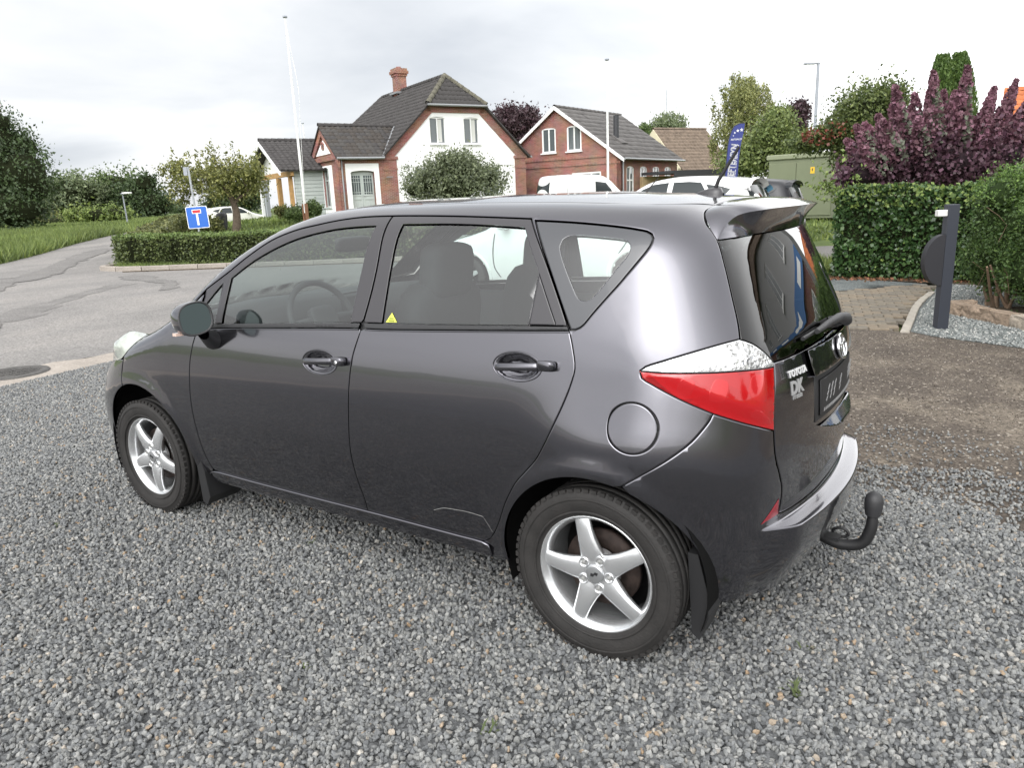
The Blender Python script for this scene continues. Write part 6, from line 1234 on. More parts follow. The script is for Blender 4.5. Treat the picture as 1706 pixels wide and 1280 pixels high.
_t = M_crys.node_tree; _b = [n for n in _t.nodes if n.type == 'BSDF_PRINCIPLED'][0]; _c = _t.nodes.new('ShaderNodeTexCoord'); _v = _t.nodes.new('ShaderNodeTexVoronoi'); _v.inputs['Scale'].default_value = 85; _v.distance = 'CHEBYCHEV'
_t.links.new(_c.outputs['Object'], _v.inputs['Vector']); _p = _t.nodes.new('ShaderNodeBump'); _p.inputs['Strength'].default_value = .8; _p.inputs['Distance'].default_value = .01; _t.links.new(_v.outputs['Distance'], _p.inputs['Height']); _t.links.new(_p.outputs[0], _b.inputs['Normal'])
_r = _t.nodes.new('ShaderNodeSeparateColor'); _t.links.new(_v.outputs['Color'], _r.inputs[0]); _m = _t.nodes.new('ShaderNodeMapRange'); _m.inputs[3].default_value = .25; _m.inputs[4].default_value = .85; _t.links.new(_r.outputs[0], _m.inputs[0]); _t.links.new(_m.outputs[0], _b.inputs['Base Color'])
tlm = tl_mid[::-1]; tlm = tlm[(tlm[:, 0] > 2.868)]
crys = loop(cv([(2.868, 1.0985), (2.9056, 1.1165)]), cv([(2.9056, 1.1165), (2.9405, 1.1082), (2.9745, 1.088), (3.0055, 1.0615)]), [(3.0055, 1.0615), (3.0052, 1.0530)], tlm[1:]+[0, .004])
panel('lens_crystal', crys, M_crys, lamp, off=lambda v: lampoff(v)+.0006, gap=0, grid=.012, flange=0, bevel=.002)
for k in range(11):
    s0 = 2.748+k*.0115; v0 = np.interp(s0, tl_mid[:, 0], tl_mid[:, 1])+.0055
    panel('lens_ridge', np.array([(s0, v0), (s0+.0075, v0), (s0+.0075, v0+.009+.004*(k % 3)), (s0, v0+.009+.004*(k % 3))]), M_crys, lamp, off=lambda v: lampoff(v)+.0007, gap=0, grid=.1, flange=0, bevel=.001)
# reflectors in the bumper corners
panel('reflector', loop([(3.0339, .5684), (3.0386, .5086)], cv([(3.0386, .5086), (3.0, .502), (2.9703, .4974)]), cv([(2.9703, .4974), (3.0, .53), (3.0339, .5684)])), M_reflr, [rbump, rbump], off=.002, gap=.001, grid=.012, flange=.004)
# dark backing behind every shut line
objs = []
for c in (ap_cut, bp_cut, cp_cut, side_top, bf_cut, tl_top, np.vstack([tl_bot, tl_bot2]), tg_cut, tail_cut, tl_mid, np.vstack([qw_out, qw_out[:1]]), tl_right, np.vstack([tl_top2]), np.vstack([ell((ft_s[0], ft_s[1], .0585, .079)), ell((ft_s[0], ft_s[1], .0585, .079))[:1]])):
    objs += panel('door_seal', strip(c, .034), M_rub, None, off=-.011, gap=0, flange=0, grid=.2, bevel=.004)
merged('door_seal', objs, M_rub, car)
# paint-coloured tubes added to catch highlight lines on sill, door tops, handle recesses
def rail(name, c, off, r, par):
    P = VS.sv(c[:, 0], c[:, 1]); P = P+VS.nrm(P)*off
    for mir in (0, 1):
        Q = P.copy()
        if mir: Q[:, 1] = 1.695-Q[:, 1]
        MB().tube(Q-CARLOC, r, 8, caps=False).build(name, M_paint, par[mir])
rail('sill_highlight_tube', cv([(.478, .292), (.49, .302), (.52, .3075), (.60, .309), (.7869, .3075), (1.1114, .3080), (1.334, .3092), (1.5155, .311), (1.7942, .311), (1.9973, .3105), (2.09, .310), (2.114, .303), (2.119, .285), (2.120, .258)], .05), .0035, .0055, [car, car])
rail('door_highlight_tube', belt_bot[belt_bot[:, 0] < 1.555]-[0, .005], .0005, .003, fdoor); rail('door_highlight_tube', belt_bot[belt_bot[:, 0] > 1.578]-[0, .005], .0005, .003, rdoor)
rail('recess_highlight_ring', np.vstack([ell((1.345, .917, .098, .047)), ell((1.345, .917, .098, .047))[:1]]), .0, .0026, fdoor); rail('recess_highlight_ring', np.vstack([ell((2.275, .978, .094, .046)), ell((2.275, .978, .094, .046))[:1]]), .0, .0026, rdoor)
# spoiler
def ycurve(P, n=26): c = catmull(P, .004); d = np.concatenate([[0], np.cumsum(np.linalg.norm(np.diff(c, axis=0), axis=1))]); return np.stack([np.interp(np.linspace(0, d[-1], n), d, c[:, i]) for i in range(3)], 1)
A_ = ycurve([(2.834, .327, 1.372), (2.803, .345, 1.410), (2.779, .375, 1.442), (2.769, .42, 1.460), (2.767, .503, 1.4705), (2.767, .65, 1.483), (2.767, .8475, 1.488)])
zt = VS.top(A_[6:, 0], A_[6:, 1])[:, 2]; A_[6:, 2] = zt+.0005
L_ = ycurve([(2.836, .328, 1.373), (2.842, .352, 1.400), (2.862, .40, 1.434), (2.884, .445, 1.446), (2.928, .475, 1.4525), (2.944, .51, 1.455), (2.958, .68, 1.456), (2.964, .8475, 1.456)])
B_ = ycurve([(2.836, .328, 1.372), (2.86, .38, 1.374), (2.875, .43, 1.375), (2.89, .49, 1.376), (2.90, .57, 1.377), (2.91, .69, 1.377), (2.915, .8475, 1.377)]); B_[:, 0] = VS.rear(B_[:, 1], B_[:, 2])[:, 0]+.004
rows = []
for k in range(9):
    t = k/8; mid = A_*(1-t)+L_*t; mid[:, 2] += .012*math.sin(math.pi*t)*np.clip(np.linspace(0, 4, len(A_)), 0, 1); rows.append(mid)
under = []
for k in range(6):
    t = k/5; mid = L_*(1-t)+B_*t; mid[:, 0] -= .010*math.sin(math.pi*t)*np.clip(np.linspace(0, 3, len(A_)), 0, 1); under.append(mid)
bm_ = MB(); C_ = np.array([CARLOC])
for rws in (rows, under):
    n = len(A_); V = np.vstack(rws); Vm = V.copy(); Vm[:, 1] = 1.695-Vm[:, 1]; F1 = [(a*n+b, a*n+b+1, (a+1)*n+b+1, (a+1)*n+b) for a in range(len(rws)-1) for b in range(n-1)]
    bm_.add(V-C_, F1, sm=True); bm_.add(Vm-C_, [f[::-1] for f in F1], sm=True)
me = bpy.data.meshes.new('t'); spo = bm_.build('spoiler', M_paint, tgate)
bmx = bmesh.new(); bmx.from_mesh(spo.data); bmesh.ops.remove_doubles(bmx, verts=bmx.verts[:], dist=1e-5); bmesh.ops.recalc_face_normals(bmx, faces=bmx.faces[:])
for e_ in bmx.edges:
    if len(e_.link_faces) == 2 and e_.calc_face_angle(0) > R(40): e_.smooth = False
bmx.to_mesh(spo.data); bmx.free()
# door handles
def handle(par, c, z0, z1, x0, x1, lock):
    def dish(v):
        r = np.hypot((v[:, 0]-c[0])/c[2], (v[:, 1]-c[1])/c[3]); return -.020*(1-sstep((r-.45)/.5))-.0008
    panel('handle_recess', ell(c, .995), M_paint, par, off=dish, gap=0, flange=.002, grid=.009, bevel=.002)
    xs = np.linspace(x0, x1, 15); n = len(xs); V = []; kk = 10
    for i, x in enumerate(xs):
        t = i/(n-1); zz = z0+(z1-z0)*t; P = VS.side([x], [zz])[0]; Nn = VS.nrm(P[None])[0]; out = .016+.010*math.sin(math.pi*min(1, max(0, t)))
        h = .0135*(1 if 0 < i < n-1 else .55); th = .008*(1 if 0 < i < n-1 else .5); up = np.cross(Nn, (1, 0, 0)); up /= np.linalg.norm(up); up *= np.sign(up[2])
        for q in range(kk):
            a = 2*math.pi*q/kk; ca, sa = math.cos(a), math.sin(a); V.append(P+Nn*(out+th*np.sign(ca)*abs(ca)**.6)+up*h*np.sign(sa)*abs(sa)**.6)
    F = [(i*kk+q, i*kk+(q+1) % kk, (i+1)*kk+(q+1) % kk, (i+1)*kk+q) for i in range(n-1) for q in range(kk)]+[tuple(range(kk))[::-1], tuple(range((n-1)*kk, n*kk))]
    V = np.array(V)
    for mir in (0, 1):
        VV = V.copy()
        if mir: VV[:, 1] = 1.695-VV[:, 1]
        MB().add(VV-C_, [f[::-1] for f in F] if mir else F, sm=True).build('door_handle', M_paint, par[mir])
    xl, zl = lock; P = VS.side([xl], [zl])[0]; Nn = VS.nrm(P[None])[0]
    for mir in (0, 1):
        b = MB(); V0 = []
        for rr, oo in ((1, .004), (1, .026), (.72, .031)):
            for q in range(16):
                a = 2*math.pi*q/16; ca, sa = math.cos(a), math.sin(a); V0.append(P+Nn*oo+np.array([1, 0, 0])*.031*rr*np.sign(ca)*abs(ca)**.5+np.array([0, 0, 1])*.0175*rr*np.sign(sa)*abs(sa)**.5)
        V0 = np.array(V0)
        if mir: V0[:, 1] = 1.695-V0[:, 1]
        b.add(V0-C_, [(r*16+q, r*16+(q+1) % 16, r*16+16+(q+1) % 16, r*16+16+q) for r in (0, 1) for q in range(16)]+[tuple(range(32, 48))], sm=True); b.build('handle_cap', M_paint, par[mir])
    return
handle(fdoor, fh_c, .918, .932, 1.268, 1.445, (1.465, .933)); handle(rdoor, rh_c, .976, .990, 2.203, 2.375, (2.393, .994))
lk = VS.side([1.468], [.933])[0]; MB().lathe([(0, .0), (-.004, .006), (0, .0085)], lk+np.array([0, -.0315, 0])-CARLOC, 'y', 14).build('lock', M_chrome, fdoor[0])
# wing mirrors
def mirror(par, mir):
    c = np.array([.735, -.093, 1.075]); b = MB(); V = []; nr, ns_ = 14, 24
    for i in range(nr):
        t = i/(nr-1); depth = .115*t; k = math.sqrt(max(0, 1-(t)**2.4)) if t > 0 else 1
        for q in range(ns_):
            a = 2*math.pi*q/ns_; ca, sa = math.cos(a), math.sin(a); w = .070*np.sign(ca)*abs(ca)**.8; h = (.074 if sa > 0 else .066)*np.sign(sa)*abs(sa)**.72
            V.append((c[0]-depth+.27*w-.19*h, c[1]+w*k, c[2]+h*k+.012*(-ca)*0+.018*(w/.112)))
    V = np.array(V); F = [(i*ns_+q, (i+1)*ns_+q, (i+1)*ns_+(q+1) % ns_, i*ns_+(q+1) % ns_) for i in range(nr-1) for q in range(ns_)]
    ring = V[:ns_]; cc = ring.mean(0); rim = cc+(ring-cc)*.93+np.array([.006, 0, 0]); rim2 = cc+(ring-cc)*.88+np.array([-.004, 0, 0])
    def out(Vx):
        Vx = np.array(Vx, float)
        if mir: Vx = Vx.copy(); Vx[:, 1] = 1.695-Vx[:, 1]
        return Vx-C_
    fl = (lambda F: [f[::-1] for f in F]) if mir else (lambda F: F)
    ho = MB().add(out(V), fl(F), sm=True).build('wing_mirror', M_paint, par)
    MB().add(out(np.vstack([ring, rim, rim2])), fl([(r*ns_+(q+1) % ns_, r*ns_+q, (r+1)*ns_+q, (r+1)*ns_+(q+1) % ns_)[::-1] for r in (0, 1) for q in range(ns_)]), sm=True).build('mirror_surround', M_plas, ho)
    MB().add(out(rim2+np.array([.001, 0, 0])), fl([tuple(range(ns_))])).build('mirror_glass', M_mirr, ho)
    b = MB(); P0 = np.array([.70, .045, .985]); P1 = np.array([.70, -.05, 1.02]); st = []
    for P, w, h in ((np.array([.655, .055, .955]), .060, .050), (np.array([.665, .005, .965]), .055, .042), (np.array([.69, -.04, 1.005]), .045, .030)):
        for q in range(12): a = 2*math.pi*q/12; st.append(P+np.array([w*math.cos(a), 0, h*math.sin(a)]))
    MB().add(out(st), fl([(r*12+q, r*12+(q+1) % 12, r*12+12+(q+1) % 12, r*12+12+q) for r in (0, 1) for q in range(12)]), sm=True).build('mirror_foot', M_plas, ho)
    iv = []
    for i in range(7):
        t = i/6; y = c[1]-.070*.97+.03*t
        for dz, dx in ((-.040, -.045), (-.052, -.045), (-.052, -.02), (-.040, -.02)): iv.append((c[0]+dx-.028+.012*t, y-.004, c[2]+dz-.012+.0*t))
    MB().add(out(iv), fl([(i*4+q, i*4+(q+1) % 4, i*4+4+(q+1) % 4, i*4+4+q) for i in range(6) for q in range(4)]+[(0, 1, 2, 3)])).build('indicator', M_ind, ho)
M_mirr = mat('mirror_silver', (.055, .070, .070), .02, metal=1.); M_ind = mat('indicator_lens', (.62, .45, .38), .2, coat=.8)
for k in (0, 1): mirror(car, k)
# wheels
def make_wheel():
    w = bpy.data.objects.new('wheel', None); COL.objects.link(w); w.parent = car
    rt, rr = .3036, .2015
    prof = [(.075, .205), (.085, .225), (.092, .255), (.088, .282), (.077, .2955)]
    tread = []
    for y0, y1 in ((.077, .050), (.044, .017), (.011, -.011), (-.017, -.044), (-.050, -.077)): tread += [(y0, rt-abs(y0)*.045-.002), (y1, rt-abs(y1)*.045-.002), (y1-.001, rt-.010), (y1-.005, rt-.010)]
    tread = tread[:-2]
    full = [(-a, b) for a, b in prof]+[(-a, b) for a, b in tread]+[(a, b) for a, b in prof[::-1]]
    ty = MB().lathe(full, (0, 0, 0), 'y', 72)
    # raised sidewall ribs and shoulder blocks
    for r0 in (.222, .268): ty.lathe([(-.0865 if r0 < .25 else -.0925, r0-.004), (-.0905 if r0 < .25 else -.0945, r0), (-.0870 if r0 < .25 else -.0925, r0+.004)], (0, 0, 0), 'y', 72)
    for k in range(64):
        a = 2*math.pi*k/64; ax = [(-math.sin(a), 0, math.cos(a)), (0, 1, 0), (math.cos(a), 0, math.sin(a))]
        for y in (-.080, .080): ty.box((math.cos(a)*.2945, y, math.sin(a)*.2945), (.018, .012, .012), ax=ax)
    t = ty.build('tyre', M_tyre, w)
    ri = MB()
    ri.lathe([(.08, .186), (-.03, .180), (-.055, .184), (-.066, .193), (-.074, .1985), (-.078, rr+.002), (-.075, rr+.0055), (-.066, rr+.004), (-.06, rr-.002)], (0, 0, 0), 'y', 72)
    for k in range(5):
        a = R(72*k); ca, sa = math.cos(a), math.sin(a); V = []; ns_ = 12
        for i, (r, hw, y, th) in enumerate(((.030, .042, -.048, .034), (.055, .045, -.054, .036), (.085, .038, -.060, .034), (.12, .0325, -.062, .030), (.155, .0295, -.061, .026), (.182, .0285, -.058, .024), (.197, .029, -.055, .020))):
            for q in range(ns_):
                b = 2*math.pi*q/ns_; x = hw*np.sign(math.cos(b))*abs(math.cos(b))**.75; yy = y+(th*.9 if math.sin(b) > 0 else th*.42)*np.sign(math.sin(b))*abs(math.sin(b))**.9
                V.append((r*ca-x*sa, yy, r*sa+x*ca))
        ri.add(V, [(i*ns_+q, (i+1)*ns_+q, (i+1)*ns_+(q+1) % ns_, i*ns_+(q+1) % ns_) for i in range(6) for q in range(ns_)], sm=True)
    ri.lathe([(-.02, .074), (-.050, .072), (-.062, .060), (-.066, .040), (-.067, .001)], (0, 0, 0), 'y', 40)
    ri.build('rim', M_alloy, w)
    MB().lathe([(-.064, .0335), (-.0715, .0325), (-.0735, .027), (-.074, .001)], (0, 0, 0), 'y', 32).build('hub_cap', mat('hub_cap_silver', (.52, .53, .54), .28, metal=.8, coat=.4), w)
    MB().prism([(-.004, .016), (.006, .011), (.002, .002), (.008, -.005), (.003, -.016), (-.006, -.009), (-.001, -.002), (-.008, .006)], (0, -.0738, 0), (1, 0, 0), (0, 0, 1), 0, .0015).build('hub_emblem', M_rub, w)
    for k in range(5):
        a = R(72*k+36); p = np.array([.052*math.cos(a), 0, .052*math.sin(a)])
        MB().lathe([(-.0640, .0185), (-.0700, .0180), (-.0712, .0158), (-.0690, .0140), (-.0655, .0125), (-.0650, .001)], p, 'y', 20).build('nut_pocket', M_alloy, w); MB().lathe([(-.0655, .0088), (-.0720, .0078), (-.0735, .001)], p, 'y', 6, sm=False).build('wheel_nut', mat('dull_steel', (.40, .40, .39), .4, metal=.6), w)
    MB().lathe([(.02, .02), (.0, .06), (-.012, .075), (-.012, .135), (.012, .135), (.012, .05)], (0, 0, 0), 'y', 40).build('brake_disc', M_rust, w)
    MB().lathe([(.081, .20), (.08, .02)], (0, 0, 0), 'y', 32).build('wheel_backing', M_inner, w)
    return w
w0 = make_wheel()
for k, (x, y, rot, fl) in enumerate(((2.55, .1, -105, 0), (0, .1, -58, 0), (2.55, 1.595, 20, 1), (0, 1.595, 50, 1))):
    w = w0 if k == 0 else copy_tree(w0, car); w.location = np.array([x, y, .3036])-CARLOC; w.rotation_euler = (0, R(rot), math.pi if fl else 0)
# wheel wells, under-shell, cabin
b = MB()
for cx, r in ((2.55, .372), (0, .408)):
    for y0, y1 in ((.06, .42), (1.275, 1.635)):
        n = 30; V = [(cx+r*math.cos(R(a)), y, .3036+r*math.sin(R(a))) for y in (y0, y1) for a in np.linspace(-20, 200, n)]; V += [(cx, y1 if y0 < .5 else y0, .3036)]
        b.add(np.array(V)-C_, [(i, i+1, n+i+1, n+i) for i in range(n-1)]+[(2*n, (n if y0 < .5 else 0)+i, (n if y0 < .5 else 0)+i+1) for i in range(n-1)], sm=True)
b.box(np.array([1.25, .8475, .24])-CARLOC, (3.3, 1.3, .06))
b.build('wheel_arch_liner', M_inner, car)
def shellpart(name, s0, s1, v0, v1, off, mt, skip):
    s = np.linspace(s0, s1, 120); v = np.linspace(v0, v1, 40); Sg, Vg = np.meshgrid(s, v); P = VS.sv(Sg.ravel(), Vg.ravel()); Nn = VS.nrm(P); P = P-Nn*off
    n = 120; F = [(a*n+i, a*n+i+1, (a+1)*n+i+1, (a+1)*n+i) for a in range(39) for i in range(119)]
    cc = np.array([P[list(f)].mean(0) for f in F]); k = ~skip(cc); F = [f for f, q in zip(F, k) if q]; bb = MB(); bb.add(P-C_, F, sm=True)
    if s1 <= SMX+1e-6: Pm = P.copy(); Pm[:, 1] = 1.695-Pm[:, 1]; bb.add(Pm-C_, [f[::-1] for f in F], sm=True)
    return bb.build(name, mt, car)
shellpart('inner_panel', VS.smin, SMX, .22, 1.0, .022, M_int, lambda c: (np.hypot(c[:, 0]-2.55, c[:, 2]-.3036) < .40)*(np.abs(c[:, 1]-.8475) > .4) | (np.hypot(c[:, 0], c[:, 2]-.3036) < .43)*(np.abs(c[:, 1]-.8475) > .4))
hd = VS.top(*[a.ravel() for a in np.meshgrid(np.linspace(1.22, 2.74, 40), np.linspace(.38, 1.315, 26))]); hd[:, 2] -= .03
MB().add(hd-C_, [(a*40+i, a*40+i+1, (a+1)*40+i+1, (a+1)*40+i)[::-1] for a in range(25) for i in range(39)], sm=True).build('headlining', M_head, car)
def cushion(b, c, d, tilt=0., r=.35):
    bm = bmesh.new(); bmesh.ops.create_cube(bm, size=2); bmesh.ops.subdivide_edges(bm, edges=bm.edges[:], cuts=5, use_grid_fill=True)
    V = []
    for v in bm.verts:
        p = np.array(v.co); q = np.sign(p)*np.abs(p)**1.0; l = (np.abs(p)**5).sum()**.2; p = p/l if l > 0 else p; p = p*np.array(d)/2
        V.append((c[0]+p[0]*math.cos(tilt)+p[2]*math.sin(tilt), c[1]+p[1], c[2]-p[0]*math.sin(tilt)+p[2]*math.cos(tilt)))
    bm.verts.index_update(); F = [tuple(v.index for v in f.verts) for f in bm.faces]; bm.free(); b.add(np.array(V)-C_, F, sm=True)
for y in (.46, 1.235):
    b = MB(); cushion(b, (1.30, y, .60), (.52, .50, .20), -.08); cushion(b, (1.575, y, .88), (.15, .48, .66), .20); st = b.build('seat', M_seat, car)
    b = MB(); cushion(b, (1.665, y, 1.245), (.11, .27, .22), .12); b.build('headrest', M_seat, st)
    [MB().tube([np.array([1.655, y+d, 1.10])-CARLOC, np.array([1.665, y+d, 1.2])-CARLOC], .006, 8).build('headrest_post', M_chrome, st) for d in (-.06, .06)]
b = MB(); cushion(b, (2.22, .8475, .62), (.5, 1.25, .2), -.08); cushion(b, (2.50, .8475, .86), (.16, 1.25, .46), .22); st = b.build('rear_bench', M_seat, car)
for y in (.45, .8475, 1.245): b = MB(); cushion(b, (2.60, y, 1.10), (.09, .22, .11), .15); b.build('headrest', M_seat, st)
b = MB(); V = []
for x, z in ((.16, .955), (.36, 1.06), (.62, 1.085), (.72, 1.06), (.74, .95), (.66, .78), (.50, .60)):
    for y in (np.linspace(.30, 1.395, 14) if x < .2 else np.linspace(.13, 1.565, 14)): V.append((x, y, z+.02*math.exp(-((y-.46)/.22)**2)*(x > .3)-.05*abs(y-.8475)**2))
b.add(np.array(V)-C_, [(a*14+i, a*14+i+1, (a+1)*14+i+1, (a+1)*14+i)[::-1] for a in range(6) for i in range(13)], sm=True); b.box(np.array([.55, .8475, .9])-CARLOC, (.3, .24, .35)); b.build('dashboard', M_int, car)
MB().box(np.array([.725, .8475, 1.0])-CARLOC, (.02, .20, .11), ax=[(.97, 0, .2), (0, 1, 0), (-.2, 0, .97)]).build('centre_screen', M_rub, car)
b = MB(); c = np.array([.905, .46, 1.0])-CARLOC; tl_ = R(24); U = np.array([0, 1, 0]); Vv = np.array([math.sin(tl_)*-1, 0, math.cos(tl_)]); wn = np.cross(U, Vv)
ring = [c+.185*(math.cos(a)*U+math.sin(a)*Vv) for a in np.linspace(0, 2*math.pi, 37)]; b.tube(ring, .015, 8, caps=False)
for a in (0, math.pi, -math.pi/2): b.tube([c+wn*-.02, c+.175*(math.cos(a)*U+math.sin(a)*Vv)], [.03, .016], 8)
cushion(b, c+CARLOC, (.05, .15, .13), -tl_); b.tube([c, c+np.array([-.28, 0, -.12])], .035, 10); b.build('steering_wheel', M_int, car)
b = MB(); cushion(b, (.75, .8475, 1.325), (.04, .24, .075), .1); b.build('interior_mirror', M_rub, car)
# tow bar, mud flaps, antenna, wiper, badges
b = MB(); pts = catmull([(2.95, .8475, .26), (3.06, .8475, .235), (3.16, .8475, .205), (3.235, .8475, .225), (3.262, .8475, .29), (3.265, .8475, .355)], .015)-CARLOC; b.tube(pts, [.021]*(len(pts)-4)+[.020, .019, .017, .016], 14)
tow = b.build('tow_bar', M_rub, car)
p = np.array([3.265, .8475, .345])-CARLOC; MB().lathe([(0, .026), (.03, .031), (.055, .032), (.075, .027), (.087, .014), (.09, .0005)], p, 'z', 24).build('tow_ball_cover', M_plas, tow)
b = MB(); ring = [np.array([3.155+.028*math.cos(a), .885, .235+.018*math.sin(a)])-CARLOC for a in np.linspace(0, 6.2832, 17)]; b.tube(ring, .006, 6); b.box(np.array([3.14, .80, .25])-CARLOC, (.05, .05, .012)); b.tube([np.array([3.08, .77, .22])-CARLOC, np.array([3.11, .77, .30])-CARLOC, np.array([3.125, .78, .45])-CARLOC], .006, 6); b.build('safety_chain_eye', M_rub, tow)
for mir in (0, 1):
    for x0, z0, w, sl_ in ((.385, .44, .13, .10), (2.86, .42, .10, .10)):
        y0, y1 = (.025, .21) if w > .11 else (.085, .21); y0, y1 = (y0, y1) if not mir else (1.695-y1, 1.695-y0); b = MB(); n = 8; V = []
        if w > .11: prof = [(.385, .445), (.40, .445), (.445, .30), (.462, .17), (.43, .125), (.40, .138)]
        else: prof = [(2.848, .43), (2.880, .43), (2.912, .31), (2.918, .22), (2.89, .135), (2.865, .155)]
        MB().prism([(p_[0]-CARLOC[0], p_[1]) for p_ in prof], (0, y1-CARLOC[1], 0), (1, 0, 0), (0, 0, 1), 0, y1-y0).build('mud_flap', M_rub, car)
b = MB(); V = []
for i, (x, hw, z) in enumerate(((2.572, .003, 0), (2.59, .014, .008), (2.62, .022, .018), (2.648, .024, .026), (2.670, .020, .026), (2.680, .008, .008))):
    zt = VS.top([x], [.8475])[0, 2]
    for q in range(9): a = math.pi*q/8; V.append((x, .8475-hw*math.cos(a), zt-.004+(z+.004)*math.sin(a)**.7))
b.add(np.array(V)-C_, [(i*9+q, i*9+q+1, (i+1)*9+q+1, (i+1)*9+q) for i in range(5) for q in range(8)], sm=True); ant = b.build('antenna', M_frame, car)
zt = VS.top([2.648], [.8475])[0, 2]; MB().tube(np.array([(2.648, .8475, zt+.016), (2.66, .8475, zt+.050), (2.733, .8475, 1.668)])-C_, [.0078, .0070, .0055], 10).build('antenna_rod', M_rub, ant)
# rear wiper
def rr_(y, z, d=.0): P = VS.rear([y], [z])[0]; return P+VS.nrm(P[None])[0]*d-CARLOC
wp = MB(); wp.tube([rr_(.8475, 1.045, .0), rr_(.8475, 1.045, .05)], [.022, .018], 16); wp.tube([rr_(.865, 1.035, .05), rr_(.8475, 1.045, .052), rr_(.80, 1.056, .047), rr_(.70, 1.056, .038), rr_(.58, 1.048, .03)], [.019, .022, .016, .012, .009], 10)
wip = wp.build('rear_wiper', M_plas, tgate); MB().tube([rr_(.88, 1.028, .012), rr_(.70, 1.05, .014), rr_(.50, 1.042, .012)], .007, 8).build('wiper_blade', M_rub, wip)
# garnish above the plate, plate recess, emblem, lettering
def yz(P): return VS.svof(VS.rear(*np.array(P, float).T))
gar = yz([(y, 1.003) for y in np.linspace(.515, 1.18, 22)]); garb = yz([(y, .915) for y in np.linspace(1.165, .535, 20)])
panel('plate_garnish', loop(gar, yz([(1.18, 1.003), (1.172, .95), (1.165, .915)]), garb, yz([(.535, .915), (.522, .95), (.515, 1.003)])), M_paint, tgate, mirror=False, off=.014, gap=0, grid=.02, flange=.02)
panel('plate_recess', yz([(.552, .912)]+[(y, .912) for y in np.linspace(.60, 1.10, 10)]+[(1.143, .912), (1.138, .755)]+[(y, .755) for y in np.linspace(1.10, .60, 10)]+[(.557, .755)]), M_rub, tgate, mirror=False, off=.0025, gap=0, grid=.03, flange=.006)
panel('tailgate_handle', loop(yz([(y, .735) for y in np.linspace(.595, 1.10, 22)]), yz([(y, .734-.036*(1-((y-.8475)/.2525)**2)) for y in np.linspace(1.10, .595, 22)][1:-1])), M_paint, tgate, mirror=False, off=lambda v: .001+.032*np.clip((.793-v[:, 1])/.055, 0, 1), gap=0, grid=.012, flange=.03)
pl_x = VS.rear([.8475], [.83])[0, 0]+.012
plate = panel('licence_plate', yz([(y, .893) for y in np.linspace(.59, 1.105, 14)]+[(y, .772) for y in np.linspace(1.105, .59, 14)]), M_rub, tgate, mirror=False, off=.008, gap=0, grid=.03, flange=.006)
def prx(y, z): return VS.rear([y], [z])[0, 0]
b = MB()
for y0, n in ((.66, 3), (.83, 1), (1.01, 3)):
    for k in range(n):
        for j in range(3): b.box(np.array([prx(y0+k*.042+.008*j, .835)+.009, y0+k*.042+.008*j, .835+.018*(j-1)])-CARLOC, (.002, .026, .006), ax=[(1, 0, 0), (0, .8, .6), (0, -.6, .8)])
for k in range(26): b.box(np.array([prx(.63+.0175*k, .785)+.009, .63+.0175*k, .785])-CARLOC, (.002, .011, .010))
b.build('plate_marks', mat('plate_grey', (.23, .23, .23), .6), plate)
e0 = rr_(.8475, .958, .016); nE = VS.nrm(VS.rear([.8475], [.958]))[0]; U = np.array([0, 1., 0]); Vv = np.cross(nE, U); em = MB()
def oval(a, b_, cz=0, n=40): return [e0+nE*.005+U*(a*math.cos(t))+Vv*(b_*math.sin(t)+cz) for t in np.linspace(0, 2*math.pi, n+1)]
em.tube(oval(.060, .041), .0055, 8, caps=False); em.tube(oval(.019, .038), .0042, 8, caps=False); em.tube(oval(.042, .016, .0215), .0042, 8, caps=False); emb = em.build('emblem', M_chrome, tgate)
MB().add([e0+nE*.001+U*(.058*math.cos(t))+Vv*(.039*math.sin(t)) for t in np.linspace(0, 2*math.pi, 32, endpoint=False)], [tuple(range(32))]).build('emblem_back', M_plas, emb)
def rear_text(name, body, size, yc_, zc_, mt, d, **k):
    V, F = text_mesh(body, size, .0014, **k); P = VS.rear(yc_+V[:, 0], zc_+V[:, 1]); P = P+VS.nrm(P)*(d+V[:, 2:]+.0014); MB().add(P-C_, F).build(name, mt, tgate)
rear_text('lettering', 'TOYOTA', .029, .440, .951, mat('satin_chrome', (.86, .86, .87), .3, metal=.35, coat=1.), .001, bold=.0012, space=1.05)
rear_text('lettering', 'DK', .058, .424, .905, M_dk, 0, bold=.0022)
rear_text('lettering', 'FT BILER', .0165, .424, .876, M_dk, 0, bold=.0004)
# yellow sticker in the rear door glass, scratch on the rear door
def svp(s, v, off): P = VS.sv(np.array([s]), np.array([v])); return (P+VS.nrm(P)*off)[0]-CARLOC
A3 = [svp(1.680, 1.083, -.006), svp(1.735, 1.0855, -.006), svp(1.7055, 1.117, -.006)]; stk = MB().add(A3, [(0, 1, 2)]).build('warning_sticker', M_yel, rdoor[0])
b = MB()
for k, (s_, v_, w_) in enumerate(((1.7075, 1.0965, .022), (1.7075, 1.089, .028))):
    for j in range(5): q0 = s_-w_/2+w_*j/5; b.add([svp(q0, v_-.0025, -.0055), svp(q0+w_/7, v_-.0025, -.0055), svp(q0+w_/7, v_+.0025, -.0055), svp(q0, v_+.0025, -.0055)], [(0, 1, 2, 3)])
b.build('sticker_print', mat('sticker_ink', (.16, .19, .03), .6), stk)
sc_ = cv([(1.8833, .3985), (1.9343, .418), (1.9843, .423), (2.05, .426), (2.1139, .422)]); sc_ = np.vstack([sc_, cv([(2.1139, .422), (2.1492, .3661)])]); n = len(sc_)
V = [svp(s_, v_+d, .0012) for s_, v_ in sc_ for d in (-.0006, .0006)]; MB().add(V, [(2*i, 2*i+2, 2*i+3, 2*i+1) for i in range(n-1)]).build('scratch', M_scr, rdoor[0])
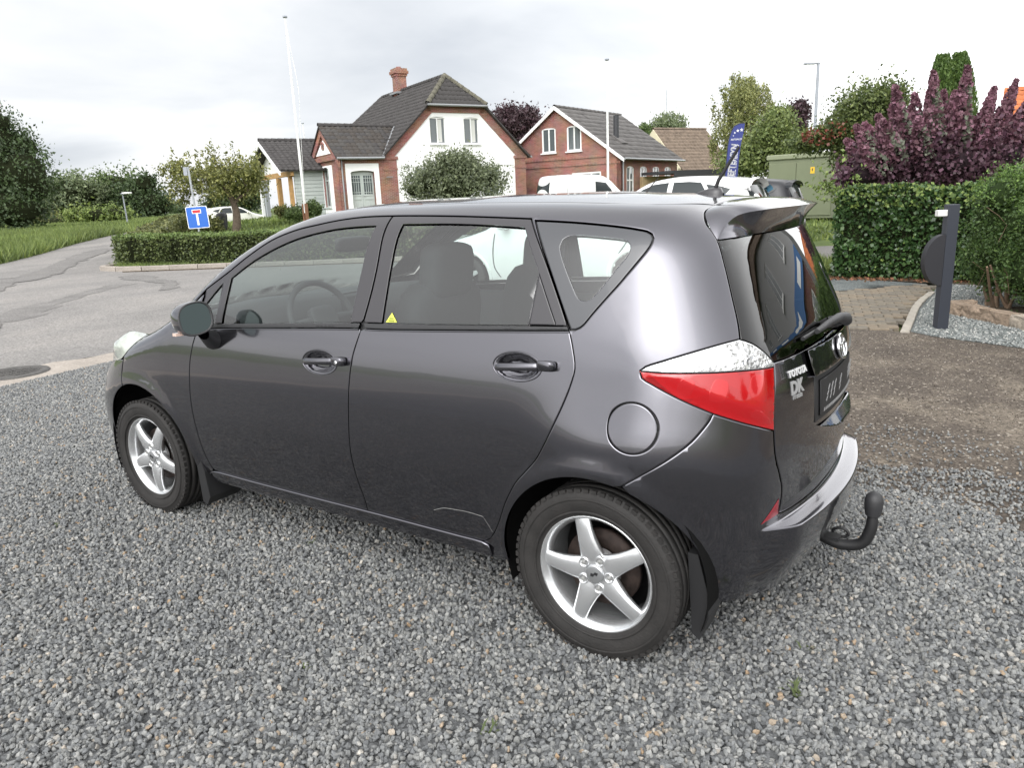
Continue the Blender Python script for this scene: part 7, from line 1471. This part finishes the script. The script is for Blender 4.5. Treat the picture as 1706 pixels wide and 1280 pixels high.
# ================================================================ OTHER VEHICLES
M_wcar = mat('white_car_paint', (.78, .78, .775), .25, coat=1.); M_bcar = mat('light_blue_car_paint', (.16, .48, .68), .25, coat=1.); M_kcar = mat('black_car_paint', (.020, .020, .024), .4, coat=.12); M_pcar = mat('pearl_white_paint', (.66, .66, .60), .25, coat=1.)
M_win = mat('dark_car_glass', (.030, .036, .038), .12, spec=.35)
sec0 = pchip([.1, .18, .26, .36, .5, .62, .78, .88, .96, 1.04, 1.1, 1.2, 1.3, 1.45, 1.8], [.13, .085, .05, .026, .008, 0, .0035, .0125, .024, .0395, .055, .087, .122, .185, .32])
rear0 = pchip([.1, .2, .3, .45, .55, .62, .9, .98, 1.1, 1.25, 1.4, 1.5, 1.6], [3.05, 3.10, 3.15, 3.18, 3.17, 3.13, 3.12, 3.10, 3.05, 2.97, 2.88, 2.82, 2.75]); front0 = pchip([.1, .2, .35, .5, .62, .7, .8, 1.0], [-.74, -.79, -.80, -.78, -.74, -.68, -.55, -.3])
hatch_top = pchip([-1.2, -.78, -.6, -.2, .1, .3, .75, 1.15, 1.6, 2.1, 2.6, 2.9, 3.2], [.45, .63, .75, .90, .98, 1.05, 1.30, 1.46, 1.50, 1.49, 1.45, 1.41, 1.30])
van_top = pchip([-1.2, -.78, -.6, -.3, -.05, .1, .55, .85, 1.3, 2.2, 3.0, 3.3], [.5, .78, .90, 1.02, 1.10, 1.18, 1.58, 1.74, 1.80, 1.81, 1.77, 1.70])
van_sec = pchip([.1, .18, .26, .36, .5, .62, .85, 1.0, 1.1, 1.3, 1.5, 1.7, 1.9], [.13, .085, .05, .026, .008, 0, .0, .006, .014, .045, .085, .13, .2]); van_rear = pchip([.1, .2, .3, .45, .9, 1.2, 1.5, 1.7, 1.9], [3.1, 3.14, 3.17, 3.2, 3.2, 3.18, 3.13, 3.08, 3.0])
SH_h = Shell(.8475, .30, 2.62, sec0, hatch_top, rear0, front0, NS=110, NV=70, it=1); SH_v = Shell(.8475, .30, 2.70, van_sec, van_top, van_rear, front0, NS=110, NV=70, it=1, pr=.05, crown=.035)
M_spoke = mat('wheel_silver', (.55, .56, .57), .35, metal=.7)
def small_wheel(par, x, y, fl):
    w = bpy.data.objects.new('wheel', None); COL.objects.link(w); w.parent = par; w.location = np.array([x, y, .31])-CARLOC; w.rotation_euler = (0, 0, math.pi if fl else 0)
    MB().lathe([(-.085, .205), (-.095, .25), (-.085, .295), (-.06, .31), (.06, .31), (.085, .295), (.085, .2)], (0, 0, 0), 'y', 36).build('tyre', M_tyre, w)
    b = MB().lathe([(-.02, .19), (-.075, .20), (-.085, .212), (-.078, .214)], (0, 0, 0), 'y', 36)
    for k in range(5): a = R(72*k+20); b.prism([(.03, -.05), (.2, -.026), (.2, .026), (.03, .05)], (0, -.05, 0), (math.cos(a), 0, math.sin(a)), (-math.sin(a), 0, math.cos(a)), -.02, .025)
    b.lathe([(-.05, .075), (-.08, .06), (-.085, .001)], (0, 0, 0), 'y', 20).build('rim', M_spoke, w); MB().lathe([(.0, .2), (.0, .001)], (0, 0, 0), 'y', 24).build('wheel_backing', M_inner, w)
def bgcar(name, label, cat, shell, paint, loc, rz, sc, wins, rear=None, group=None, extras=True, spoiler=True):
    t = thing(name, label, cat, loc, rz, group); t.scale = sc; s = np.linspace(shell.smin, shell.smax, 90); v = np.linspace(.2, shell.vmax, 56); Sg, Vg = np.meshgrid(s, v); P = shell.sv(Sg.ravel(), Vg.ravel()); NN = shell.nrm(P); F = [(a*90+i, a*90+i+1, (a+1)*90+i+1, (a+1)*90+i) for a in range(55) for i in range(89)]
    cc = np.array([P[list(f)].mean(0) for f in F]); k = ~(((np.hypot(cc[:, 0]-2.55, cc[:, 2]-.31) < .37) | (np.hypot(cc[:, 0], cc[:, 2]-.31) < .38)) & (np.abs(cc[:, 1]-.8475) > .4)); F = [f for f, q in zip(F, k) if q]
    b = MB(); b.add(P-C_, F, sm=True); Pm = P.copy(); Pm[:, 1] = 1.695-Pm[:, 1]; b.add(Pm-C_, [f[::-1] for f in F], sm=True); body = b.build('body', paint, t)
    b = MB()
    for cx in (2.55, 0): b.lathe([(.18, .37), (.18, .01)], np.array([cx, .02, .31])-CARLOC, 'y', 20).lathe([(.0, .37), (.25, .37)], np.array([cx, .02, .31])-CARLOC, 'y', 20).lathe([(.0, .37), (.25, .37)], np.array([cx, 1.42, .31])-CARLOC, 'y', 20)
    b.box(np.array([1.2, .8475, .22])-CARLOC, (3.4, 1.3, .05)); b.build('wheel_arch_liner', M_inner, t)
    for cx in (2.55, 0):
        for mir in (0, 1):
            q = np.array([(cx+.395*math.cos(a), 0, .31+.395*math.sin(a)) for a in np.linspace(-.25, math.pi+.25, 30)]); q[:, 1] = shell.side(q[:, 0], np.maximum(q[:, 2], .2))[:, 1]+.008; q[:, 1] = 1.695-q[:, 1] if mir else q[:, 1]; MB().tube(q-CARLOC, .030, 8).build('wheel_arch', paint, t)
    for x in (2.55, 0): small_wheel(t, x, .11, 0); small_wheel(t, x, 1.585, 1)
    for w in wins: panel('window', cv(w, .05, True) if len(w) > 8 else np.array(w, float), M_win, t, chart='side', shell=shell, off=.014, gap=0, grid=.12, flange=.012)
    if rear: panel('rear_window', np.array(rear, float), M_win, t, chart='rear', shell=shell, off=.014, gap=0, grid=.15, mirror=False, flange=.006)
    objs = []
    for c in ([(.50, .95), (.47, .7), (.48, .45), (.56, .30)], [(1.55, 1.02), (1.50, .8), (1.49, .5), (1.53, .30)]) + (([(2.42, 1.05), (2.44, .9), (2.28, .62), (2.16, .40)],) if extras else ([(2.5, 1.5), (2.5, .9), (2.5, .7)],)): objs += panel('door_seam', strip(cv(c, .05), .012), M_rub, None, chart='side', shell=shell, off=.010, gap=0, flange=0, grid=.3, bevel=.002)
    merged('door_seam', objs, M_rub, t)
    for z in ((.97,) if not extras else (.97,)):
        for x in (1.36, 2.28)[:2 if extras else 1]:
            q = shell.side([x], [z-.06])[0]
            for mir in (0, 1): yy = q[1]-.012 if not mir else 1.695-q[1]+.012; MB().box(np.array([x, yy, z-.06])-CARLOC, (.17, .03, .03), bev=.008).build('door_handle', paint, t)
    tl = [(2.86, .82), (2.98, .80), (3.01, 1.0), (2.95, 1.07), (2.84, 1.0)]; panel('tail_lamp', np.array(tl), M_red, t, chart='side', shell=shell, off=.02, gap=0, grid=.06, flange=.03)
    hl_ = [(-.62, .70), (-.35, .78), (-.18, .90), (-.42, .88), (-.6, .80)]; panel('headlamp', np.array(hl_), M_lampg, t, chart='side', shell=shell, off=.016, gap=0, grid=.1, flange=.02)
    for mir in (0, 1): y = -.09 if not mir else 1.785; b = MB(); cushion(b, (.68, y, 1.07), (.11, .20, .13), .1); b.build('wing_mirror', paint, t)
    if spoiler:
        b = MB(); V = []
        for y in np.linspace(.26, 1.435, 12): zt = shell.top([2.82], [y])[0, 2]; V += [(2.76, y, zt+.004), (2.90, y, zt+.02), (2.99, y, zt+.0), (2.90, y, zt-.05)]
        b.add(np.array(V)-C_, [(i*4+q, i*4+(q+1) % 4, i*4+4+(q+1) % 4, i*4+4+q) for i in range(11) for q in range(4)]+[(0, 1, 2, 3), (47, 46, 45, 44)], sm=False); b.build('spoiler', paint, t)
    return t
hw = [[(.64, 1.03), (.80, 1.17), (1.0, 1.30), (1.22, 1.375), (1.5, 1.395), (1.47, 1.06), (1.1, 1.045)], [(1.56, 1.06), (1.6, 1.395), (1.9, 1.395), (2.12, 1.375), (2.30, 1.14), (2.22, 1.08), (1.9, 1.07)], [(2.22, 1.345), (2.50, 1.305), (2.66, 1.26), (2.60, 1.20), (2.44, 1.13), (2.37, 1.14)]]
rw_ = [(.30, 1.08), (.8475, 1.06), (1.395, 1.08), (1.33, 1.36), (.8475, 1.38), (.365, 1.36)]
carA = bgcar('white_car', 'white five door car parked two bays behind the grey car, seen through its windows', 'car', SH_h, M_wcar, (-3.95+1.25*1.1, 7.75+1.05, 0), R(9), (1.12, 1.04, 1.045), hw, rw_, 'cars parked on the lot behind the grey car')
zt = SH_h.top([2.5], [.8475])[0, 2]; MB().tube([np.array([2.45, .8475, zt])-CARLOC, np.array([2.62, .8475, zt+.2])-CARLOC], [.012, .004], 6).build('antenna', M_rub, carA)
bgcar('white_car', 'white hatchback with dark rear side windows, its roof showing beside the blue banner', 'car', SH_h, M_wcar, (-2.52, 13.15, 0.02), 0., (1.06, 1.05, 1.19), hw, rw_, 'cars parked on the lot behind the grey car')
bgcar('blue_car', 'light blue car wedged between the white hatchback and the black hatchback', 'car', SH_h, M_bcar, (-2.93, 15.45, .02), 0., (1., 1., 1.12), hw, rw_, 'cars parked on the lot behind the grey car')
bgcar('black_car', 'black hatchback with red tail lamp in front of the transformer cabinet', 'car', SH_h, M_kcar, (-2.85, 18.0, .05), 0., (1., 1., 1.14), hw, rw_, 'cars parked on the lot behind the grey car')
p = at_depth(978, 315, 30.5); d = HR*.92+HF*.39
bgcar('white_van', 'white panel van parked in front of the brick house', 'van', SH_v, M_wcar, (p[0], p[1], float(terr(p[0], p[1]))), math.atan2(-d[1], -d[0]), (1.0, 1.0, 1.06), [[(.50, 1.08), (.62, 1.25), (.80, 1.46), (1.25, 1.52), (1.28, 1.10)]], [(.3, 1.15), (1.39, 1.15), (1.36, 1.55), (.33, 1.55)], extras=False, spoiler=False)
p = at_depth(396, 360, 50.); d = HR*.90+HF*.43; zA = zpx(395, 343, 50.)-1.50
bgcar('white_car', 'pearl white hatchback parked behind the apple tree on the left', 'car', SH_h, M_pcar, (p[0], p[1], zA), math.atan2(-d[1], -d[0]), (1.05, 1.0, 1.0), hw, rw_)
# ================================================================ STREET FURNITURE
M_pole = mat('white_pole', (.78, .78, .77), .4); M_galv = mat('galvanised_steel', (.36, .38, .40), .45, metal=.5); M_lampm = mat('lamp_grey', (.30, .32, .36), .5)
def flagpole(label, u0, v0, u1, v1, D, base=True, rope=False, group='white flagpoles'):
    b0 = at_depth(u1, v1, D); zt = zpx(u0, v0, D); g0 = float(terr(b0[0], b0[1])); t = thing('flagpole', label, 'flagpole', (b0[0], b0[1], g0), 0, group); h = zt-g0
    MB().tube([(0, 0, .5), (0, 0, h*.5), (0, 0, h)], [.062, .055, .034], 12).build('pole', M_pole, t); MB().lathe([(0, .02), (.02, .09), (.06, .11), (.10, .09), (.13, .001)], (0, 0, h), 'z', 14).build('finial', M_lampm, t)
    b = MB()
    for s_ in (-.09, .09): b.box((s_, 0, .45), (.07, .14, .95))
    b.build('foot', mat('redwood_foot', (.24, .12, .07), .8), t)
    if rope: c = catmull([(.03, -.02, h-.05), (.16, -.02, h*.86), (.42, -.03, h*.66), (.30, -.03, h*.5), (.09, -.05, h*.12)], .2); MB().tube(c, .008, 5).build('lanyard', M_pole, t)
    return t
flagpole('tall white flagpole with a slack lanyard in front of the porch, tallest of the flagpoles', 474, 30, 509, 355, 36., rope=True); flagpole('white flagpole in front of the brick house gable', 1010, 101, 1013, 300, 38.); flagpole('thin white flagpole top rising behind the carport roof', 510, 206, 514, 300, 66.)
q = at_depth(1109, 300, 120.); t = thing('radio_mast', 'thin grey mast on the horizon above the brick house roof', 'mast', (q[0], q[1], float(terr(q[0], q[1])))); MB().tube([(0, 0, 0), (0, 0, zpx(1109, 150, 120.)-t.location[2])], [.09, .05], 6).build('mast', M_galv, t)
q = at_depth(1353, 300, 36.); t = thing('street_lamp', 'tall grey street lamp with flat arm above the bushes on the right', 'street lamp', (q[0], q[1], .3), math.atan2(HR[1], HR[0])); h = zpx(1357, 104, 36.)-.3
MB().tube([(0, 0, 0), (0, 0, h)], [.09, .06], 10).build('pole', M_lampm, t); MB().box((-.30, 0, h-.03), (.72, .14, .07), bev=.02).build('lamp_head', M_lampm, t); MB().box((-.36, 0, h-.075), (.4, .11, .02)).build('lens', mat('lamp_lens', (.6, .62, .62), .2), t)
q = at_depth(211, 362, 66.); t = thing('street_lamp', 'low street lamp with flat pale head beside the side road on the left', 'street lamp', (q[0], q[1], float(terr(q[0], q[1]))), math.atan2(HR[1], HR[0])); h = zpx(207, 323, 66.)-t.location[2]
MB().tube([(0, 0, 0), (-.03, 0, h)], [.07, .05], 8).build('pole', M_lampm, t); MB().lathe([(0, .04), (.03, .18), (.10, .2), (.16, .05)], (.0, 0, h-.06), 'z', 14).build('lamp_socket', M_lampm, t); b = MB(); cushion(b, np.array([.34, 0, h+.06])+CARLOC, (.78, .36, .16), 0); b.build('lamp_head', M_pole, t)
# dead end sign
D = 25.; q = at_depth(333, 385, D); g0 = float(terr(q[0], q[1])); t = thing('dead_end_sign', 'blue square dead end road sign on a leaning grey pole behind the clipped hedge', 'road sign', (q[0], q[1], g0), math.atan2(HR[1], HR[0])); tp = at_depth(313, 278, D)-np.array([q[0], q[1], g0]); lx = tp@HR; hz_ = tp[2]
MB().tube([(0, 0, 0), (lx, 0, hz_)], .032, 10).build('pole', M_galv, t); dl = np.array([lx, 0, hz_]); dl /= np.linalg.norm(dl); sx_ = np.array([dl[2], 0, -dl[0]]); cS = at_depth(330, 362, D)-np.array([q[0], q[1], g0]); cS = np.array([cS@HR, -.05, cS[2]])
def rrect(w, h, r_, n=5): return [(sx*(w/2-r_)+r_*math.cos(a), sy*(h/2-r_)+r_*math.sin(a)) for sx, sy, a0 in ((1, 1, 0), (-1, 1, 90), (-1, -1, 180), (1, -1, 270)) for a in np.radians(np.linspace(a0, a0+90, n))]
pl = MB().prism(rrect(.70, .70, .05), cS, sx_, dl, -.015, .0).build('sign_plate', M_pole, t); MB().prism(rrect(.655, .655, .04), cS, sx_, dl, .001, .003).build('blue_field', mat('sign_field_blue', (.015, .12, .50), .4), pl); MB().prism([(-.035, -.25), (.035, -.25), (.035, .14), (-.035, .14)], cS, sx_, dl, .004, .006).build('white_stem', M_pole, pl); MB().prism([(-.15, .12), (.15, .12), (.15, .25), (-.15, .25)], cS, sx_, dl, .007, .009).build('bar_border', M_pole, pl); MB().prism([(-.125, .145), (.125, .145), (.125, .228), (-.125, .228)], cS, sx_, dl, .010, .012).build('red_bar', mat('sign_red', (.52, .02, .03), .4), pl)
MB().box((lx-.10, 0, hz_-.13), (.12, .03, .26)).build('street_name_plate', M_lampm, t)
# banner
D = 21.; q = at_depth(1207, 330, D); t = thing('beach_flag', 'tall dark blue feather banner with white vertical lettering behind the parked cars', 'banner', (q[0], q[1], 0.05), math.atan2(HR[1], HR[0]))
def bq(u, v): a = at_depth(u, v, D)-np.array([q[0], q[1], .05]); return np.array([a@HR, a[2]])
Lf = [bq(1207.5, 300), bq(1211, 265), bq(1214, 237), bq(1218, 222), bq(1224, 210), bq(1232, 205.5), bq(1241, 205)]; Rt = [bq(1241, 205), bq(1238.5, 221), bq(1235, 237), bq(1231, 265), bq(1228, 300)]; dn = (Lf[0]-Lf[1]); dn = dn/np.linalg.norm(dn)
Lf = [Lf[0]+dn*1.1]+Lf; Rt = Rt+[Rt[-1]+dn*1.1]; pg = np.vstack([catmull(Lf, .08), catmull(Rt, .08)[1:]])
M_ban = mat('banner_blue', (.032, .045, .19), .6, var=.08, vscale=2); ban = MB().prism([tuple(a) for a in pg][::-1] if area(pg) < 0 else [tuple(a) for a in pg], (0, 0, 0), (1, 0, 0), (0, 0, 1), -.004, .004).build('banner_cloth', M_ban, t)
MB().tube([(Lf[0][0]-.02, 0, 0)]+[(a[0]-.012, 0, a[1]) for a in catmull(Lf, .15)], .012, 6).build('pole', M_dgrey, t); MB().box((Lf[0][0], 0, .02), (.5, .5, .05)).build('base', M_dgrey, t)
axu = -dn; axu3 = np.array([axu[0], 0, axu[1]]); axr3 = np.array([axu[1], 0, -axu[0]]); c_ = bq(1220, 268); p0 = bq(1217.5, 293); p1 = bq(1224.5, 240); ln = np.linalg.norm(p1-p0); mid = (p0+p1)/2; e3 = np.array([(p1-p0)[0], 0, (p1-p0)[1]])/ln; n3 = np.array([-e3[2], 0, e3[0]])
V, F = text_mesh('EFTERSYN', .21, .002, bold=.010, space=1.08); k = ln/(V[:, 0].max()-V[:, 0].min()); V[:, :2] *= k; V[:, 1] *= 1.35; MB().add(np.array([mid[0], -.008, mid[1]])+V[:, :1]*e3+V[:, 1:2]*n3, F).build('lettering', M_pole, ban)
cA = bq(1226.5, 232); flat_text('lettering', 'AUTOPLUS', .058, (cA[0], -.008, cA[1]), (1, 0, .03), (-.03, 0, 1), M_pole, ban, bold=.001); p0, p1 = bq(1224, 293), bq(1230.5, 240); b = MB(); r = np.random.default_rng(3)
for k in range(22): f = k/22; c0 = p0+(p1-p0)*f; b.prism([(-.012, -.006), (.012, -.006), (.012, .012), (-.012, .012)], (c0[0], -.008, c0[1]), (1, 0, 0), (0, 0, 1), -.001, .001) if k % 6 != 5 else None
b.build('small_print', M_pole, ban)
for (u, v, s_) in ((1221.5, 226, .018), (1224, 221, .032), (1229, 217.5, .045), (1235.5, 216, .05)):
    c0 = bq(u, v); b = MB(); b.prism([(s_*(1 if k % 2 == 0 else .42)*math.sin(k*math.pi/5), s_*(1 if k % 2 == 0 else .42)*math.cos(k*math.pi/5)) for k in range(10)][::-1], (c0[0], -.008, c0[1]), (1, 0, 0), (0, 0, 1), -.001, .001); b.build('star', M_pole, ban)
# black post with half disc
q = on_z(1566, 549); t = thing('barrier_post', 'black metal post with a dark half disc on its side, right of the paved path', 'post', (q[0], q[1], 0), math.atan2(HR[1], HR[0])+R(0)); M_pst = mat('anthracite_metal', (.030, .034, .045), .5); D = np.linalg.norm((q-CAM)@HF); h = zpx(1581, 342, D)+.01
MB().box((0, 0, h/2), (.112, .09, h), bev=.006).build('post', M_pst, t); a0 = zpx(1555, 391, D); a1 = zpx(1562, 475, D); rc = (a0-a1)/2; zc = (a0+a1)/2
MB().prism([(-.062, -rc)]+[(-.062-.74*rc*math.cos(a), rc*math.sin(a)) for a in np.linspace(-math.pi/2, math.pi/2, 26)]+[(-.062, rc)], (0, -.01, zc), (1, 0, 0), (0, 0, 1), -.04, .04).build('half_disc', mat('matt_black_disc', (.018, .018, .022), .6), t)
MB().box((-.10, .0, h-.085), (.10, .06, .065), bev=.006).build('white_reflector', mat('pale_block', (.62, .62, .60), .5), t)
b0 = at_depth(370, 366, 34.8); t = thing('garbage_bin', 'rounded black garbage bin beside the carport post behind the apple tree', 'bin', (b0[0], b0[1], float(terr(b0[0], b0[1])))); zB = zpx(370, 354, 34.8)-t.location[2]; MB().lathe([(0, .20), (zB*.8, .24), (zB*.93, .22), (zB, .12), (zB, .001)], (0, 0, 0), 'z', 20).build('bin_body', M_plas, t); MB().box((0, -.2, zB*.82), (.4, .05, .05)).build('handle', M_plas, t)
